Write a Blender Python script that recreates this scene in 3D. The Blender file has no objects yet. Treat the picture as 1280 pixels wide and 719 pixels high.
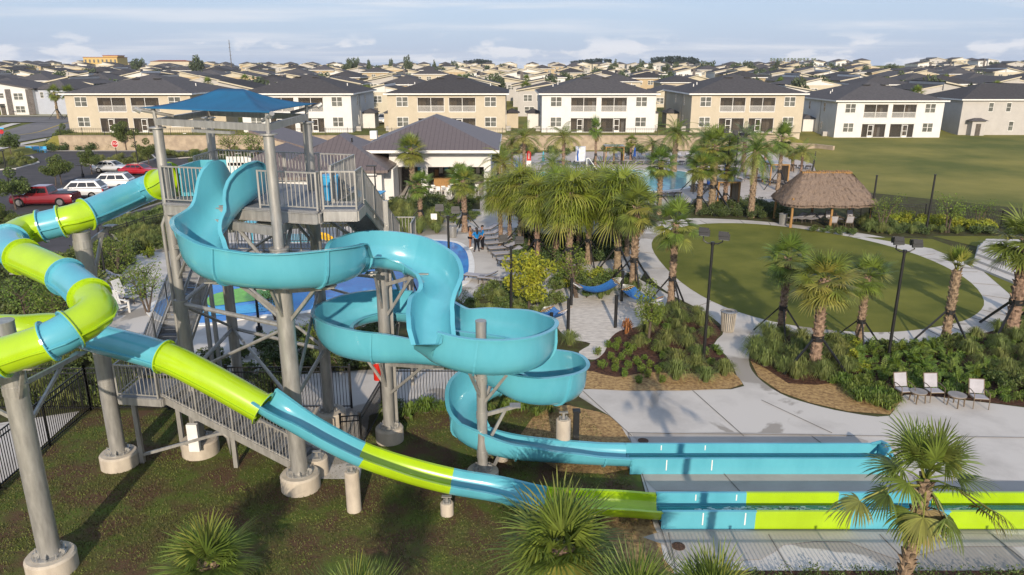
import bpy, math, random
from mathutils import Vector, Matrix
R = math.radians
S = bpy.context.scene
# ---------------------------------------------------------------- camera, sky, sun, exposure
CAM_H, PITCH, F = 13.0, R(16.7), 925.0
cd = bpy.data.cameras.new('camera'); cam = bpy.data.objects.new('camera', cd); S.collection.objects.link(cam)
cd.sensor_width = 36; cd.lens = 36 * F / 1280; cd.clip_start = 0.1; cd.clip_end = 6000
cam.location = (0, 0, CAM_H); cam.rotation_euler = (R(90) - PITCH, 0, 0); S.camera = cam
SUN_EL = R(21); SUN_DRIFT = -0.03
w = bpy.data.worlds.new('World'); S.world = w; w.use_nodes = True
nt = w.node_tree; nt.nodes.clear(); N = nt.nodes.new; L = nt.links.new
wo = N('ShaderNodeOutputWorld'); bg = N('ShaderNodeBackground'); bg.inputs[1].default_value = 0.135
sky = N('ShaderNodeTexSky'); sky.sky_type = 'NISHITA'; sky.sun_disc = False; sky.sun_elevation = SUN_EL
sky.sun_rotation = R(180); sky.dust_density = 1.6; sky.ozone_density = 1.2; sky.air_density = 1.0
tc = N('ShaderNodeTexCoord'); sep = N('ShaderNodeSeparateXYZ'); L(tc.outputs['Generated'], sep.inputs[0])
def wm(op, a, b=None, c=None):
    m = N('ShaderNodeMath'); m.operation = op
    for i, v in enumerate((a, b, c)):
        if v is None: continue
        if isinstance(v, (int, float)): m.inputs[i].default_value = v
        else: L(v, m.inputs[i])
    return m.outputs[0]
den = wm('ADD', wm('MAXIMUM', sep.outputs[2], 0.0), 0.07)
cx = wm('DIVIDE', sep.outputs[0], den); cy = wm('DIVIDE', sep.outputs[1], den)
cmb = N('ShaderNodeCombineXYZ'); L(wm('MULTIPLY', cx, .45), cmb.inputs[0]); L(cy, cmb.inputs[1])
n1 = N('ShaderNodeTexNoise'); n1.inputs['Scale'].default_value = 0.55; n1.inputs['Detail'].default_value = 9; n1.inputs['Roughness'].default_value = .56
n1.inputs['Distortion'].default_value = .35; L(cmb.outputs[0], n1.inputs['Vector'])
r1 = N('ShaderNodeMapRange'); r1.inputs[1].default_value = .46; r1.inputs[2].default_value = .72; r1.interpolation_type = 'SMOOTHSTEP'; L(n1.outputs[0], r1.inputs[0])
n2 = N('ShaderNodeTexNoise'); n2.inputs['Scale'].default_value = 11.0; n2.inputs['Detail'].default_value = 7
mp = N('ShaderNodeMapping'); mp.inputs['Scale'].default_value = (1, 1, 3.2); L(tc.outputs['Generated'], mp.inputs[0]); L(mp.outputs[0], n2.inputs['Vector'])
r2 = N('ShaderNodeMapRange'); r2.inputs[1].default_value = .50; r2.inputs[2].default_value = .58; r2.interpolation_type = 'SMOOTHSTEP'; L(n2.outputs[0], r2.inputs[0])
# cumulus only low over the horizon
r3 = N('ShaderNodeMapRange'); r3.inputs[1].default_value = .045; r3.inputs[2].default_value = .022; r3.interpolation_type = 'SMOOTHSTEP'; L(sep.outputs[2], r3.inputs[0])
cum = wm('MULTIPLY', wm('MULTIPLY', r2.outputs[0], r3.outputs[0]), .95)
cov = wm('MAXIMUM', wm('MULTIPLY_ADD', r1.outputs[0], .85, .06), cum)
mx = N('ShaderNodeMix'); mx.data_type = 'RGBA'; L(cov, mx.inputs[0]); mb0 = N('ShaderNodeMix'); mb0.data_type = 'RGBA'; mb0.inputs[0].default_value = .8; L(sky.outputs[0], mb0.inputs[6]); mb0.inputs[7].default_value = (2.15, 2.9, 4.3, 1); L(mb0.outputs[2], mx.inputs[6]); mx.inputs[7].default_value = (4.5, 4.6, 4.9, 1)
L(mx.outputs[2], bg.inputs[0]); L(bg.outputs[0], wo.inputs[0])
sl = bpy.data.lights.new('sun', 'SUN'); sl.energy = 3.6; sl.angle = R(.6); sl.color = (1.0, .86, .68)
sun = bpy.data.objects.new('sun', sl); S.collection.objects.link(sun)
d = Vector((SUN_DRIFT, 1, -math.tan(SUN_EL))); sun.rotation_euler = d.to_track_quat('-Z', 'Y').to_euler(); sun.location = (0, -30, 40)
S.view_settings.view_transform = 'Standard'; S.view_settings.look = 'None'; S.view_settings.gamma = 1
S.view_settings.use_curve_mapping = False; S.view_settings.exposure = 0.5
# ---------------------------------------------------------------- helpers
CP, SP = math.cos(PITCH), math.sin(PITCH)
def ratio(py):
    v = py - 359.5
    return (F * SP + v * CP) / (F * CP - v * SP)
def G(px, py, z=0.0):
    Y = (CAM_H - z) / ratio(py)
    dep = Y * CP + (CAM_H - z) * SP
    return Vector(((px - 640) / F * dep, Y, z))
def AT(px, py, Y):
    z = CAM_H - Y * ratio(py)
    return Vector(((px - 640) / F * (Y * CP + (CAM_H - z) * SP), Y, z))
def zat(Y, py): return CAM_H - Y * ratio(py)
rng = random.Random(7)
C = S.collection
# ---- materials
MATS = {}
def M(name, col, rough=.7, metal=0, var=.12, scale=3.0, bump=0, bscale=40, col2=None, island=0, obj=0, trans=0, spec=.5, coat=0, alpha=1, emit=0, stretch=None, detail=4, lo=.35, hi=.65):
    if name in MATS: return MATS[name]
    m = bpy.data.materials.new(name); m.use_nodes = True; t = m.node_tree; n = t.nodes; l = t.links
    b = n['Principled BSDF']; b.inputs['Roughness'].default_value = rough; b.inputs['Metallic'].default_value = metal
    b.inputs['Specular IOR Level'].default_value = spec if rough < .85 or spec != .5 else .12
    if coat: b.inputs['Coat Weight'].default_value = coat; b.inputs['Coat Roughness'].default_value = .08
    c2 = col2 or tuple(max(0, x * (1 - 2.2 * var)) for x in col)
    cc = n.new('ShaderNodeTexCoord'); v = cc.outputs['Object']
    if stretch:
        q = n.new('ShaderNodeMapping'); q.inputs['Scale'].default_value = stretch; l.new(v, q.inputs[0]); v = q.outputs[0]
    nz = n.new('ShaderNodeTexNoise'); nz.inputs['Scale'].default_value = scale; nz.inputs['Detail'].default_value = detail; nz.inputs['Roughness'].default_value = .6; l.new(v, nz.inputs['Vector'])
    mr = n.new('ShaderNodeMapRange'); mr.inputs[1].default_value = lo; mr.inputs[2].default_value = hi; l.new(nz.outputs[0], mr.inputs[0])
    mi = n.new('ShaderNodeMix'); mi.data_type = 'RGBA'; mi.inputs[6].default_value = (*c2, 1); mi.inputs[7].default_value = (*col, 1); l.new(mr.outputs[0], mi.inputs[0])
    out = mi.outputs[2]
    if island or obj:
        hs = n.new('ShaderNodeHueSaturation'); ad = n.new('ShaderNodeMath'); ad.operation = 'MULTIPLY_ADD'
        if island: g = n.new('ShaderNodeNewGeometry'); src = g.outputs['Random Per Island']; amt = island
        else: g = n.new('ShaderNodeObjectInfo'); src = g.outputs['Random']; amt = obj
        l.new(src, ad.inputs[0]); ad.inputs[1].default_value = amt * 2; ad.inputs[2].default_value = 1 - amt; l.new(ad.outputs[0], hs.inputs['Value'])
        if island:
            o = n.new('ShaderNodeObjectInfo'); a2 = n.new('ShaderNodeMath'); a2.operation = 'MULTIPLY_ADD'; l.new(o.outputs['Random'], a2.inputs[0]); a2.inputs[1].default_value = .035; a2.inputs[2].default_value = .483; l.new(a2.outputs[0], hs.inputs['Hue'])
        l.new(out, hs.inputs['Color']); out = hs.outputs[0]
    l.new(out, b.inputs['Base Color'])
    if bump:
        bn = n.new('ShaderNodeTexNoise'); bn.inputs['Scale'].default_value = bscale; bn.inputs['Detail'].default_value = 3; l.new(v, bn.inputs['Vector'])
        bp = n.new('ShaderNodeBump'); bp.inputs['Strength'].default_value = bump; bp.inputs['Distance'].default_value = .02; l.new(bn.outputs[0], bp.inputs['Height']); l.new(bp.outputs[0], b.inputs['Normal'])
    if alpha < 1: b.inputs['Alpha'].default_value = alpha
    if trans:
        tr = n.new('ShaderNodeBsdfTranslucent'); l.new(out, tr.inputs[0]); ms = n.new('ShaderNodeMixShader'); ms.inputs[0].default_value = trans
        l.new(b.outputs[0], ms.inputs[1]); l.new(tr.outputs[0], ms.inputs[2]); l.new(ms.outputs[0], n['Material Output'].inputs[0])
    MATS[name] = m
    return m
# ---- mesh builder
class MB:
    def __init__(s): s.v = []; s.f = []; s.m = []; s.k = 0
    def add(s, vs, fs, mi=None):
        o = len(s.v); s.v.extend([tuple(p) for p in vs]); mi = s.k if mi is None else mi
        for f in fs: s.f.append(tuple(i + o for i in f)); s.m.append(mi)
    def box(s, x0, x1, y0, y1, z0, z1):
        s.add([(x0,y0,z0),(x1,y0,z0),(x1,y1,z0),(x0,y1,z0),(x0,y0,z1),(x1,y0,z1),(x1,y1,z1),(x0,y1,z1)],
              [(0,3,2,1),(4,5,6,7),(0,1,5,4),(1,2,6,5),(2,3,7,6),(3,0,4,7)])
    def cbox(s, c, sx, sy, sz, rz=0, rx=0):
        mt = Matrix.Rotation(rz, 3, 'Z') @ Matrix.Rotation(rx, 3, 'X'); c = Vector(c)
        vs = [c + mt @ Vector((a*sx/2, b*sy/2, e*sz/2)) for e in (-1,1) for a, b in ((-1,-1),(1,-1),(1,1),(-1,1))]
        s.add(vs, [(0,3,2,1),(4,5,6,7),(0,1,5,4),(1,2,6,5),(2,3,7,6),(3,0,4,7)])
    def bar(s, p0, p1, wd, h=None, up=(0,0,1)):
        h = h or wd; p0 = Vector(p0); p1 = Vector(p1); t = (p1 - p0)
        if t.length < 1e-6: return
        t.normalize(); u = Vector(up)
        if abs(t.dot(u)) > .98: u = Vector((0,1,0))
        sd = t.cross(u).normalized(); u = sd.cross(t)
        vs = [p + sd*a*wd/2 + u*b*h/2 for p in (p0, p1) for a, b in ((-1,-1),(1,-1),(1,1),(-1,1))]
        s.add(vs, [(0,3,2,1),(4,5,6,7),(0,1,5,4),(1,2,6,5),(2,3,7,6),(3,0,4,7)])
    def tube(s, p0, p1, r0, r1=None, n=10, cap=True):
        s.path([p0, p1], [r0, r0 if r1 is None else r1], n, cap)
    def path(s, pts, rs, n=10, cap=True):
        pts = [Vector(p) for p in pts]; o = []; vs = []; fs = []
        if not hasattr(rs, '__len__'): rs = [rs]*len(pts)
        ref = Vector((0,0,1)) if abs((pts[-1]-pts[0]).normalized().z) < .9 else Vector((0,1,0))
        for i, p in enumerate(pts):
            t = (pts[min(i+1, len(pts)-1)] - pts[max(i-1, 0)]).normalized()
            a = t.cross(ref).normalized(); b = a.cross(t)
            for k in range(n):
                g = 2*math.pi*k/n; vs.append(p + (a*math.cos(g) + b*math.sin(g))*rs[i])
        for i in range(len(pts)-1):
            for k in range(n):
                k2 = (k+1) % n; fs.append((i*n+k, i*n+k2, (i+1)*n+k2, (i+1)*n+k))
        if cap: fs.append(tuple(range(n-1,-1,-1))); fs.append(tuple((len(pts)-1)*n+k for k in range(n)))
        s.add(vs, fs)
    def poly(s, pts): s.add(pts, [tuple(range(len(pts)))])
    def prism(s, pts, z0, z1):
        n = len(pts); vs = [(p[0],p[1],z0) for p in pts] + [(p[0],p[1],z1) for p in pts]
        s.add(vs, [tuple(range(n-1,-1,-1)), tuple(range(n,2*n))] + [(i,(i+1)%n,n+(i+1)%n,n+i) for i in range(n)])
    def ball(s, c, rx, ry, rz, nu=12, nv=8, v0=0, v1=1, jit=0, r=None):
        vs = []; fs = []
        for j in range(nv+1):
            th = math.pi*(v0+(v1-v0)*j/nv)
            for i in range(nu):
                a = 2*math.pi*i/nu; q = 1 + (r.uniform(-jit, jit) if r else 0)
                vs.append((c[0]+rx*q*math.sin(th)*math.cos(a), c[1]+ry*q*math.sin(th)*math.sin(a), c[2]+rz*q*math.cos(th)))
        for j in range(nv):
            for i in range(nu): fs.append((j*nu+i, (j+1)*nu+i, (j+1)*nu+(i+1)%nu, j*nu+(i+1)%nu))
        s.add(vs, fs)
    def build(s, name, mat, parent=None, smooth=False):
        off = Vector((0,0,0)); q = parent
        while q is not None: off += q.location; q = q.parent
        me = bpy.data.meshes.new(name); me.from_pydata([(x-off.x, y-off.y, z-off.z) for x, y, z in s.v], [], s.f)
        for mm in (mat if isinstance(mat, (list, tuple)) else [mat]): me.materials.append(mm)
        if any(s.m): me.polygons.foreach_set('material_index', s.m)
        if smooth:
            me.polygons.foreach_set('use_smooth', [True]*len(s.f))
            if smooth != 'all':
                try: me.set_sharp_from_angle(angle=R(40))
                except Exception: pass
        me.update()
        o = bpy.data.objects.new(name, me); C.objects.link(o)
        if parent is not None: o.parent = parent
        return o
def tag(o, label=None, cat=None, group=None, kind=None):
    if label: o['label'] = label
    if cat: o['category'] = cat
    if group: o['group'] = group
    if kind: o['kind'] = kind
    return o
def thing(name, label, cat, loc=(0,0,0), group=None):
    o = bpy.data.objects.new(name, None); C.objects.link(o); o.location = loc; o.empty_display_size = .2
    return tag(o, label, cat, group)
KIDS = {}
def kids(o):
    if o.name not in KIDS: KIDS[o.name] = list(o.children)
    return KIDS[o.name]
def copy_tree(o, loc=None, rz=None, sc=None, label=None, group=None, parent=None):
    c = o.copy(); C.objects.link(c)
    if parent is not None: c.parent = parent
    if loc is not None: c.location = loc
    if rz is not None: c.rotation_euler = (0, 0, rz)
    if sc is not None: c.scale = sc if hasattr(sc, '__len__') else (sc, sc, sc)
    if label: c['label'] = label
    if group: c['group'] = group
    for ch in kids(o): copy_tree(ch, parent=c)
    return c
class Proto:
    """first placement moves the source itself, later ones copy it"""
    def __init__(s, o): s.o = o; s.used = False; kids_cache(o)
    def put(s, loc, rz=0, sc=1, label=None, group=None):
        if s.used: return copy_tree(s.o, loc, rz, sc, label, group)
        s.used = True; o = s.o; o.location = loc; o.rotation_euler = (0, 0, rz); o.scale = sc if hasattr(sc, '__len__') else (sc, sc, sc)
        if label: o['label'] = label
        if group: o['group'] = group
        return o
def kids_cache(o):
    for ch in kids(o): kids_cache(ch)
def struct(name, mb, mat, **k): return tag(mb.build(name, mat, **k), kind='structure')
def smooth_poly(pts, n=5):
    """closed Catmull-Rom through ground points"""
    o = []; m = len(pts)
    for i in range(m):
        p0, p1, p2, p3 = (pts[(i+k) % m] for k in (-1, 0, 1, 2))
        for j in range(n):
            t = j/n; o.append(.5*((2*p1)+(-p0+p2)*t+(2*p0-5*p1+4*p2-p3)*t*t+(-p0+3*p1-3*p2+p3)*t**3))
    return o
SHEETN = [0]
def sheet(name, px, z, mat, smooth=0, world=False, thick=0):
    SHEETN[0] += 1; z += SHEETN[0]*.0006
    pts = [Vector((p[0], p[1], 0)) for p in px] if world else [G(*p) for p in px]
    if smooth: pts = smooth_poly(pts, smooth)
    m = MB()
    ar = sum(pts[i].x*pts[(i+1) % len(pts)].y - pts[(i+1) % len(pts)].x*pts[i].y for i in range(len(pts)))
    if ar < 0: pts.reverse()
    if thick: m.prism(pts, z-thick, z)
    else: m.poly([(p.x, p.y, z) for p in pts])
    return struct(name, m, mat), pts
def inside(x, y, poly):
    c = False; n = len(poly)
    for i in range(n):
        a, b = poly[i], poly[(i+1) % n]
        if (a.y > y) != (b.y > y) and x < (b.x-a.x)*(y-a.y)/(b.y-a.y)+a.x: c = not c
    return c
def spline(pts, step=.3, closed=False):
    """dense Catmull-Rom; returns points and the index of each control point"""
    pts = [Vector(p) for p in pts]; out = []; idx = []
    for i in range(len(pts)-1):
        p0 = pts[max(i-1, 0)]; p1 = pts[i]; p2 = pts[i+1]; p3 = pts[min(i+2, len(pts)-1)]
        n = max(2, int((p2-p1).length/step)); idx.append(len(out))
        for j in range(n):
            t = j/n; out.append(.5*((2*p1)+(-p0+p2)*t+(2*p0-5*p1+4*p2-p3)*t*t+(-p0+3*p1-3*p2+p3)*t**3))
    idx.append(len(out)); out.append(pts[-1])
    return out, idx
# ---------------------------------------------------------------- materials
m_lawn = M('turf', (.165,.165,.032), .9, var=.1, col2=(.085,.10,.018), scale=.30, bump=.6, bscale=30, detail=14, lo=.3, hi=.68)
m_field = M('field_grass', (.23,.205,.055), .9, col2=(.10,.115,.028), scale=.055, bump=.5, bscale=12, detail=12, lo=.38, hi=.62)
m_patchy = M('patchy_turf', (.088,.118,.026), .95, col2=(.10,.062,.038), scale=.8, bump=1, bscale=18, detail=14, lo=.42, hi=.6)
m_conc = M('concrete', (.52,.49,.455), .85, col2=(.36,.335,.31), scale=.28, bump=.15, bscale=60, detail=14, lo=.28, hi=.52)
m_concwet = M('wet_concrete', (.31,.28,.25), .7, col2=(.40,.37,.335), scale=.5, bump=.05, bscale=60, detail=8)
m_walk = M('walk_concrete', (.52,.49,.455), .85, col2=(.43,.41,.385), scale=.5, bump=.1, bscale=50, detail=8, lo=.3, hi=.6)
# dark damp stains with soft irregular edges, mixed into the plaza concrete
_t = m_conc.node_tree; _n = _t.nodes; _l = _t.links; _b = _n['Principled BSDF']; _c = _n.new('ShaderNodeTexCoord'); _z = _n.new('ShaderNodeTexNoise'); _z.inputs['Scale'].default_value = .16; _z.inputs['Detail'].default_value = 6; _z.inputs['Distortion'].default_value = 1.2; _l.new(_c.outputs['Object'], _z.inputs['Vector'])
_r = _n.new('ShaderNodeMapRange'); _r.inputs[1].default_value = .55; _r.inputs[2].default_value = .575; _l.new(_z.outputs[0], _r.inputs[0]); _m = _n.new('ShaderNodeMix'); _m.data_type = 'RGBA'; _l.new(_r.outputs[0], _m.inputs[0]); _l.new(_b.inputs['Base Color'].links[0].from_socket, _m.inputs[6]); _m.inputs[7].default_value = (.30,.275,.245,1); _l.new(_m.outputs[2], _b.inputs['Base Color'])
m_joint = M('joint', (.24,.22,.2), .9)
m_pile = M('cast_concrete', (.52,.46,.38), .85, col2=(.40,.35,.29), scale=3, bump=.2, bscale=30, stretch=(1,1,.4))
m_sand = M('sand', (.62,.57,.51), .95, col2=(.44,.40,.36), scale=2.6, bump=1, bscale=4, detail=4, stretch=(1,2.2,1))
m_mulch = M('dark_mulch', (.12,.06,.04), .95, col2=(.035,.02,.016), scale=7, bump=1, bscale=25, detail=8)
m_bark = M('pale_mulch', (.46,.31,.14), .95, col2=(.20,.12,.06), scale=7, bump=1, bscale=22, detail=8)
m_soil = M('bed_soil', (.075,.085,.03), .95, col2=(.05,.038,.022), scale=1.6, bump=1, bscale=12, detail=10)
m_asph = M('asphalt', (.085,.08,.085), .9, col2=(.06,.058,.062), scale=.5, bump=.2, bscale=60, detail=10)
m_road = M('road_asphalt', (.17,.165,.17), .9, col2=(.13,.128,.135), scale=.3, bump=.2, bscale=60, detail=10)
m_white = M('white_paint', (.75,.74,.72), .6, var=.06)
m_blue_t = M('turquoise_fibreglass', (.105,.40,.50), .24, col2=(.085,.35,.445), scale=1.1, stretch=(1,1,.35), detail=10, coat=.4)
m_green = M('lime_fibreglass', (.36,.55,.012), .24, var=.07, scale=1.1, stretch=(1,1,.35), detail=10, coat=.4)
m_galv = M('galvanised_steel', (.43,.42,.40), .42, metal=.45, var=.14, scale=2.5, stretch=(3,3,.6), detail=12, bump=.05, bscale=30)
m_galvd = M('galvanised_grating', (.24,.25,.27), .6, metal=.3, var=.15, scale=30)
m_black = M('black_metal', (.014,.014,.015), .45, var=.2)
m_screen = M('insect_screen', (.06,.05,.042), .8, var=.05, alpha=.42)
m_glass = M('window_glass', (.16,.165,.15), .15, var=.25, scale=.8, spec=.8)
m_curtain = M('curtain', (.42,.34,.25), .9, var=.2, scale=4, stretch=(4,4,.1))
m_pool = M('pool_water', (.16,.46,.50), .08, col2=(.10,.36,.42), scale=1.5, bump=.3, bscale=3, spec=.5)
m_splash = M('blue_splash_surface', (.012,.16,.52), .2, col2=(.02,.26,.66), scale=.6, bump=.15, bscale=4, detail=4)
m_ltblue = M('light_blue_paint', (.06,.40,.72), .4, var=.08)
m_canopy = M('blue_shade_fabric', (.006,.11,.235), .8, var=.08, scale=1.5, bump=.15, bscale=60)
m_umb = M('blue_umbrella_fabric', (.02,.10,.42), .75, var=.1)
m_wood = M('honey_timber', (.40,.22,.075), .7, var=.2, scale=5, stretch=(3,3,.4))
m_thatch = M('thatch', (.27,.205,.16), .95, col2=(.13,.095,.075), scale=9, bump=1, bscale=26, detail=10, stretch=(2.5,2.5,.7))
m_lounge = M('sling_fabric', (.38,.37,.40), .8, var=.08)
m_wicker = M('dark_frame', (.10,.085,.07), .6, var=.2)
m_bronze = M('bronze_frame', (.16,.115,.07), .5, var=.15)
m_trunk = M('palm_trunk', (.30,.215,.15), .95, col2=(.13,.09,.065), scale=9, bump=.8, bscale=20, island=.35, detail=6)
m_bark2 = M('tree_bark', (.13,.10,.08), .95, col2=(.07,.055,.045), scale=8, bump=.8, bscale=20)
m_palm = M('palm_leaf', (.18,.24,.04), .5, col2=(.11,.16,.028), scale=.8, island=.42, trans=.35)
m_palmy = M('yellowing_palm_leaf', (.30,.29,.06), .5, col2=(.17,.20,.04), scale=.8, island=.4, trans=.28)
m_palmw = M('weeping_palm_leaf', (.24,.29,.035), .5, col2=(.16,.21,.025), scale=.7, island=.45, trans=.42)
m_palmd = M('dry_palm_leaf', (.25,.19,.07), .7, col2=(.15,.11,.045), scale=.8, island=.4, trans=.2)
m_palmb = M('silver_palm_leaf', (.17,.21,.13), .5, col2=(.10,.13,.07), scale=.8, island=.35, trans=.25)
m_leaf = M('shrub_leaf', (.12,.16,.035), .6, col2=(.07,.105,.022), scale=1.2, island=.45, trans=.25)
m_leafd = M('dark_leaf', (.085,.12,.03), .6, col2=(.05,.078,.02), scale=1.2, island=.45, trans=.2)
m_leafy = M('yellow_leaf', (.36,.36,.03), .6, col2=(.20,.24,.02), scale=1.2, island=.4, trans=.3)
m_leafl = M('lime_leaf', (.17,.23,.03), .6, col2=(.09,.15,.02), scale=1.2, island=.4, trans=.3)
m_reed = M('ornamental_grass_blade', (.22,.25,.07), .7, col2=(.13,.17,.04), scale=1.0, island=.4, trans=.25)
m_far = M('distant_leaf', (.07,.095,.045), .8, col2=(.045,.065,.035), scale=.3, island=.4)
m_purple = M('violet_leaf', (.14,.06,.08), .7, island=.4)
m_skin = M('skin', (.30,.16,.10), .6, var=.05)
m_hair = M('dark_hair', (.015,.01,.008), .6)
# brown metal standing-seam roof: raised seams run down each slope
def seam_mat(name, c1, c2, pitch, wid):
    m = M(name, c1, .5, metal=.2, var=.06); t = m.node_tree; n = t.nodes; l = t.links; b = n['Principled BSDF']
    g = n.new('ShaderNodeNewGeometry'); sp = n.new('ShaderNodeSeparateXYZ'); l.new(g.outputs['Normal'], sp.inputs[0]); ps = n.new('ShaderNodeSeparateXYZ'); l.new(g.outputs['Position'], ps.inputs[0])
    def mm(op, a, b2):
        q = n.new('ShaderNodeMath'); q.operation = op
        for i, v in enumerate((a, b2)):
            if isinstance(v, (int, float)): q.inputs[i].default_value = v
            elif v is not None: l.new(v, q.inputs[i])
        return q.outputs[0]
    gt = mm('GREATER_THAN', mm('ABSOLUTE', sp.outputs[0], None), mm('ABSOLUTE', sp.outputs[1], None))
    mi = n.new('ShaderNodeMix'); l.new(gt, mi.inputs[0]); l.new(ps.outputs[0], mi.inputs[2]); l.new(ps.outputs[1], mi.inputs[3])
    fr = mm('FRACT', mm('DIVIDE', mi.outputs[0], pitch), None); ls = mm('LESS_THAN', fr, wid)
    mc = n.new('ShaderNodeMix'); mc.data_type = 'RGBA'; l.new(ls, mc.inputs[0]); src = b.inputs['Base Color'].links[0].from_socket; l.new(src, mc.inputs[6]); mc.inputs[7].default_value = (*c2, 1); l.new(mc.outputs[2], b.inputs['Base Color'])
    return m
m_seam = seam_mat('brown_seam_roof', (.15,.118,.112), (.085,.066,.064), .45, .14)
m_shing = M('charcoal_shingle', (.085,.080,.082), .9, obj=.35, col2=(.055,.053,.057), scale=2.5, bump=.5, bscale=9, detail=10, stretch=(1,1,4))
m_beige = M('beige_stucco', (.50,.44,.345), .9, col2=(.455,.40,.31), scale=.8, bump=.1, bscale=40)
m_wwall = M('white_stucco', (.66,.65,.64), .9, col2=(.61,.60,.59), scale=.8, bump=.1, bscale=40)
m_gwall = M('grey_stucco', (.45,.43,.41), .9, var=.04, scale=.8)
m_bwall = M('bluegrey_siding', (.40,.43,.50), .9, var=.04, scale=.8)
m_twall = M('tan_stucco', (.46,.36,.23), .9, var=.05, scale=.8)
m_cwall = M('cream_stucco', (.52,.47,.37), .9, var=.04, scale=.8)
m_dstone = M('dark_stone', (.17,.155,.15), .9, var=.25, scale=6)
m_block = M('retaining_block', (.42,.34,.25), .95, col2=(.30,.24,.18), scale=1.2, bump=.4, bscale=8)
def hill(x, y):
    def ss(a, b, t):
        t = min(1, max(0, (t-a)/(b-a))); return t*t*(3-2*t)
    far = 2.0 + max(0, min(y, 720)-150)*.0133
    far += 3.4*ss(.28, .50, x/max(y, 1))*ss(400, 560, y) + 1.2*ss(-.35, -.6, x/max(y, 1))*ss(420, 620, y)
    if y > 900: far -= (y-900)*.01
    if y >= 150: return far
    near_l = 2.2 if y > 120.25 else 0
    if x < -73.5: near_l = 1.0*ss(80, 135, y)
    near_r = .8*ss(85, 130, y)
    k = ss(44.3, 48.5, x)
    v = near_l*(1-k) + near_r*k
    return v if y < 138 else v + (far-v)*ss(138, 150, y)
xs = [-3000,-1800,-1000,-700]+[-500+i*25 for i in range(16)]+[-100,-90,-80,-75,-73.4,-72,-60,-45,-30,-15,0,15,30,40,46,47,48,49,50,51,52,56,62,70,80,90,100]+[125+i*25 for i in range(20)]+[700,1000,1800,3000]
ys = [-80,-30,0,15,30,45,60,72,80,85,90,95,100,105,110,115,119,120.2,120.3,122,125,128,132,136,138,140,142,144,147,150,160,180]+[200+i*30 for i in range(24)]+[950,1100,1500,2200,3500,5000]
mb = MB(); nx = len(xs)
mb.add([(x, y, hill(x, y)) for y in ys for x in xs], [(j*nx+i, j*nx+i+1, (j+1)*nx+i+1, (j+1)*nx+i) for j in range(len(ys)-1) for i in range(nx-1)])
struct('ground', mb, m_field)
# ---------------------------------------------------------------- ground surfaces, each sheet a few mm above the one below
Z1, Z2, Z3, Z4, Z5 = .004, .008, .014, .022, .036
sheet('planting_bed', [(-340,719),(-260,420),(-120,330),(0,288),(150,300),(232,262),(330,226),(470,226),(640,232),(640,190),(1010,190),(1030,235),(1290,262),(1600,300),(1700,719),(1500,900),(-700,900)], Z1, m_soil)
_, LAWN = sheet('slide_lawn', [(-520,900),(-260,760),(0,612),(116,514),(568,510),(640,500),(732,512),(765,522),(783,545),(798,585),(808,630),(820,668),(840,719),(860,900)], Z2, m_patchy)
# paved plaza
_, PLAZA = sheet('plaza_pavement', [(728,487),(914,487),(921,470),(908,445),(893,430),(905,412),(880,390),(842,370),(815,350),(800,325),(793,300),(800,285),(830,276),(870,273),(940,276),(1010,283),(1090,294),(1165,311),(1225,336),(1262,368),(1268,392),(1243,413),(1190,424),(1110,430),(1030,424),(975,413),(944,428),(936,450),(945,470),(975,492),(1012,505),(1060,516),(1112,520),(1130,494),(1200,500),(1290,511),(1500,540),(1600,715),(838,717),(818,660),(800,590),(783,545),(765,522)], Z2, m_conc, smooth=3)
_, OVAL = sheet('oval_lawn', [(815,310),(826,292),(870,281),(930,279.5),(1000,286),(1080,300),(1150,320),(1205,347),(1230,376),(1214,397),(1170,409),(1110,415.5),(1040,413),(960,401),(890,377),(842,345)], Z3, m_lawn, smooth=4)
sheet('event_lawn', [(1080,296.5),(1165,299),(1215,317),(1295,355),(1500,420),(1330,430),(1268,392),(1262,368),(1225,336),(1165,311)], Z3, m_lawn)
sheet('upper_lawn', [(1165,295.5),(1300,296),(1500,310),(1400,350),(1218,308)], Z4, m_lawn)
sheet('splash_deck', [(120,440),(140,360),(170,320),(230,296),(330,288),(430,284),(520,268),(600,262),(600,225),(640,222),(655,262),(662,300),(648,335),(640,362),(600,372),(560,386),(480,392),(440,420),(330,470),(250,470)], Z3, m_conc)
sheet('park_path', [(640,342),(700,332),(760,326),(798,300),(812,330),(800,350),(842,372),(838,386),(760,400),(700,404),(640,380)], Z3, m_walk)
sheet('sand_bed', [(690,392),(712,378),(742,374),(800,376),(815,388),(812,400),(800,408),(775,414),(762,425),(756,440),(744,450),(728,447),(724,440),(738,430),(712,424),(698,412)], Z4, m_sand, smooth=3)
sheet('mulch_bed', [(762,430),(764,420),(780,412),(815,402),(830,388),(856,384),(900,410),(892,430),(906,446),(918,468),(912,484),(731,486),(730,460),(748,448)], Z3, m_mulch, smooth=3)
sheet('bark_edging', [(731,464),(770,472),(810,466),(850,468),(905,466),(918,468),(913,486.5),(731,486.5)], Z4, m_bark, smooth=3)
sheet('mulch_bed', [(975,414),(1030,425),(1110,431),(1190,425),(1243,414),(1290,404),(1500,430),(1500,520),(1290,510),(1200,499),(1130,493),(1112,519),(1060,515),(1012,504),(976,491),(946,469),(937,450),(945,428)], Z3, m_mulch)
sheet('bark_edging', [(938,452),(958,462),(985,480),(1020,482),(1055,478),(1090,490),(1128,500),(1112,519),(1060,515),(1012,504),(976,491),(948,472)], Z4, m_bark)
sheet('bark_edging', [(690,508),(732,512),(765,522),(783,545),(798,585),(700,590),(650,545)], Z3, m_bark, smooth=2)
sheet('bark_edging', [(770,690),(750,650),(812,648),(830,700),(842,719),(770,719)], Z3, m_bark, smooth=2)
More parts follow.
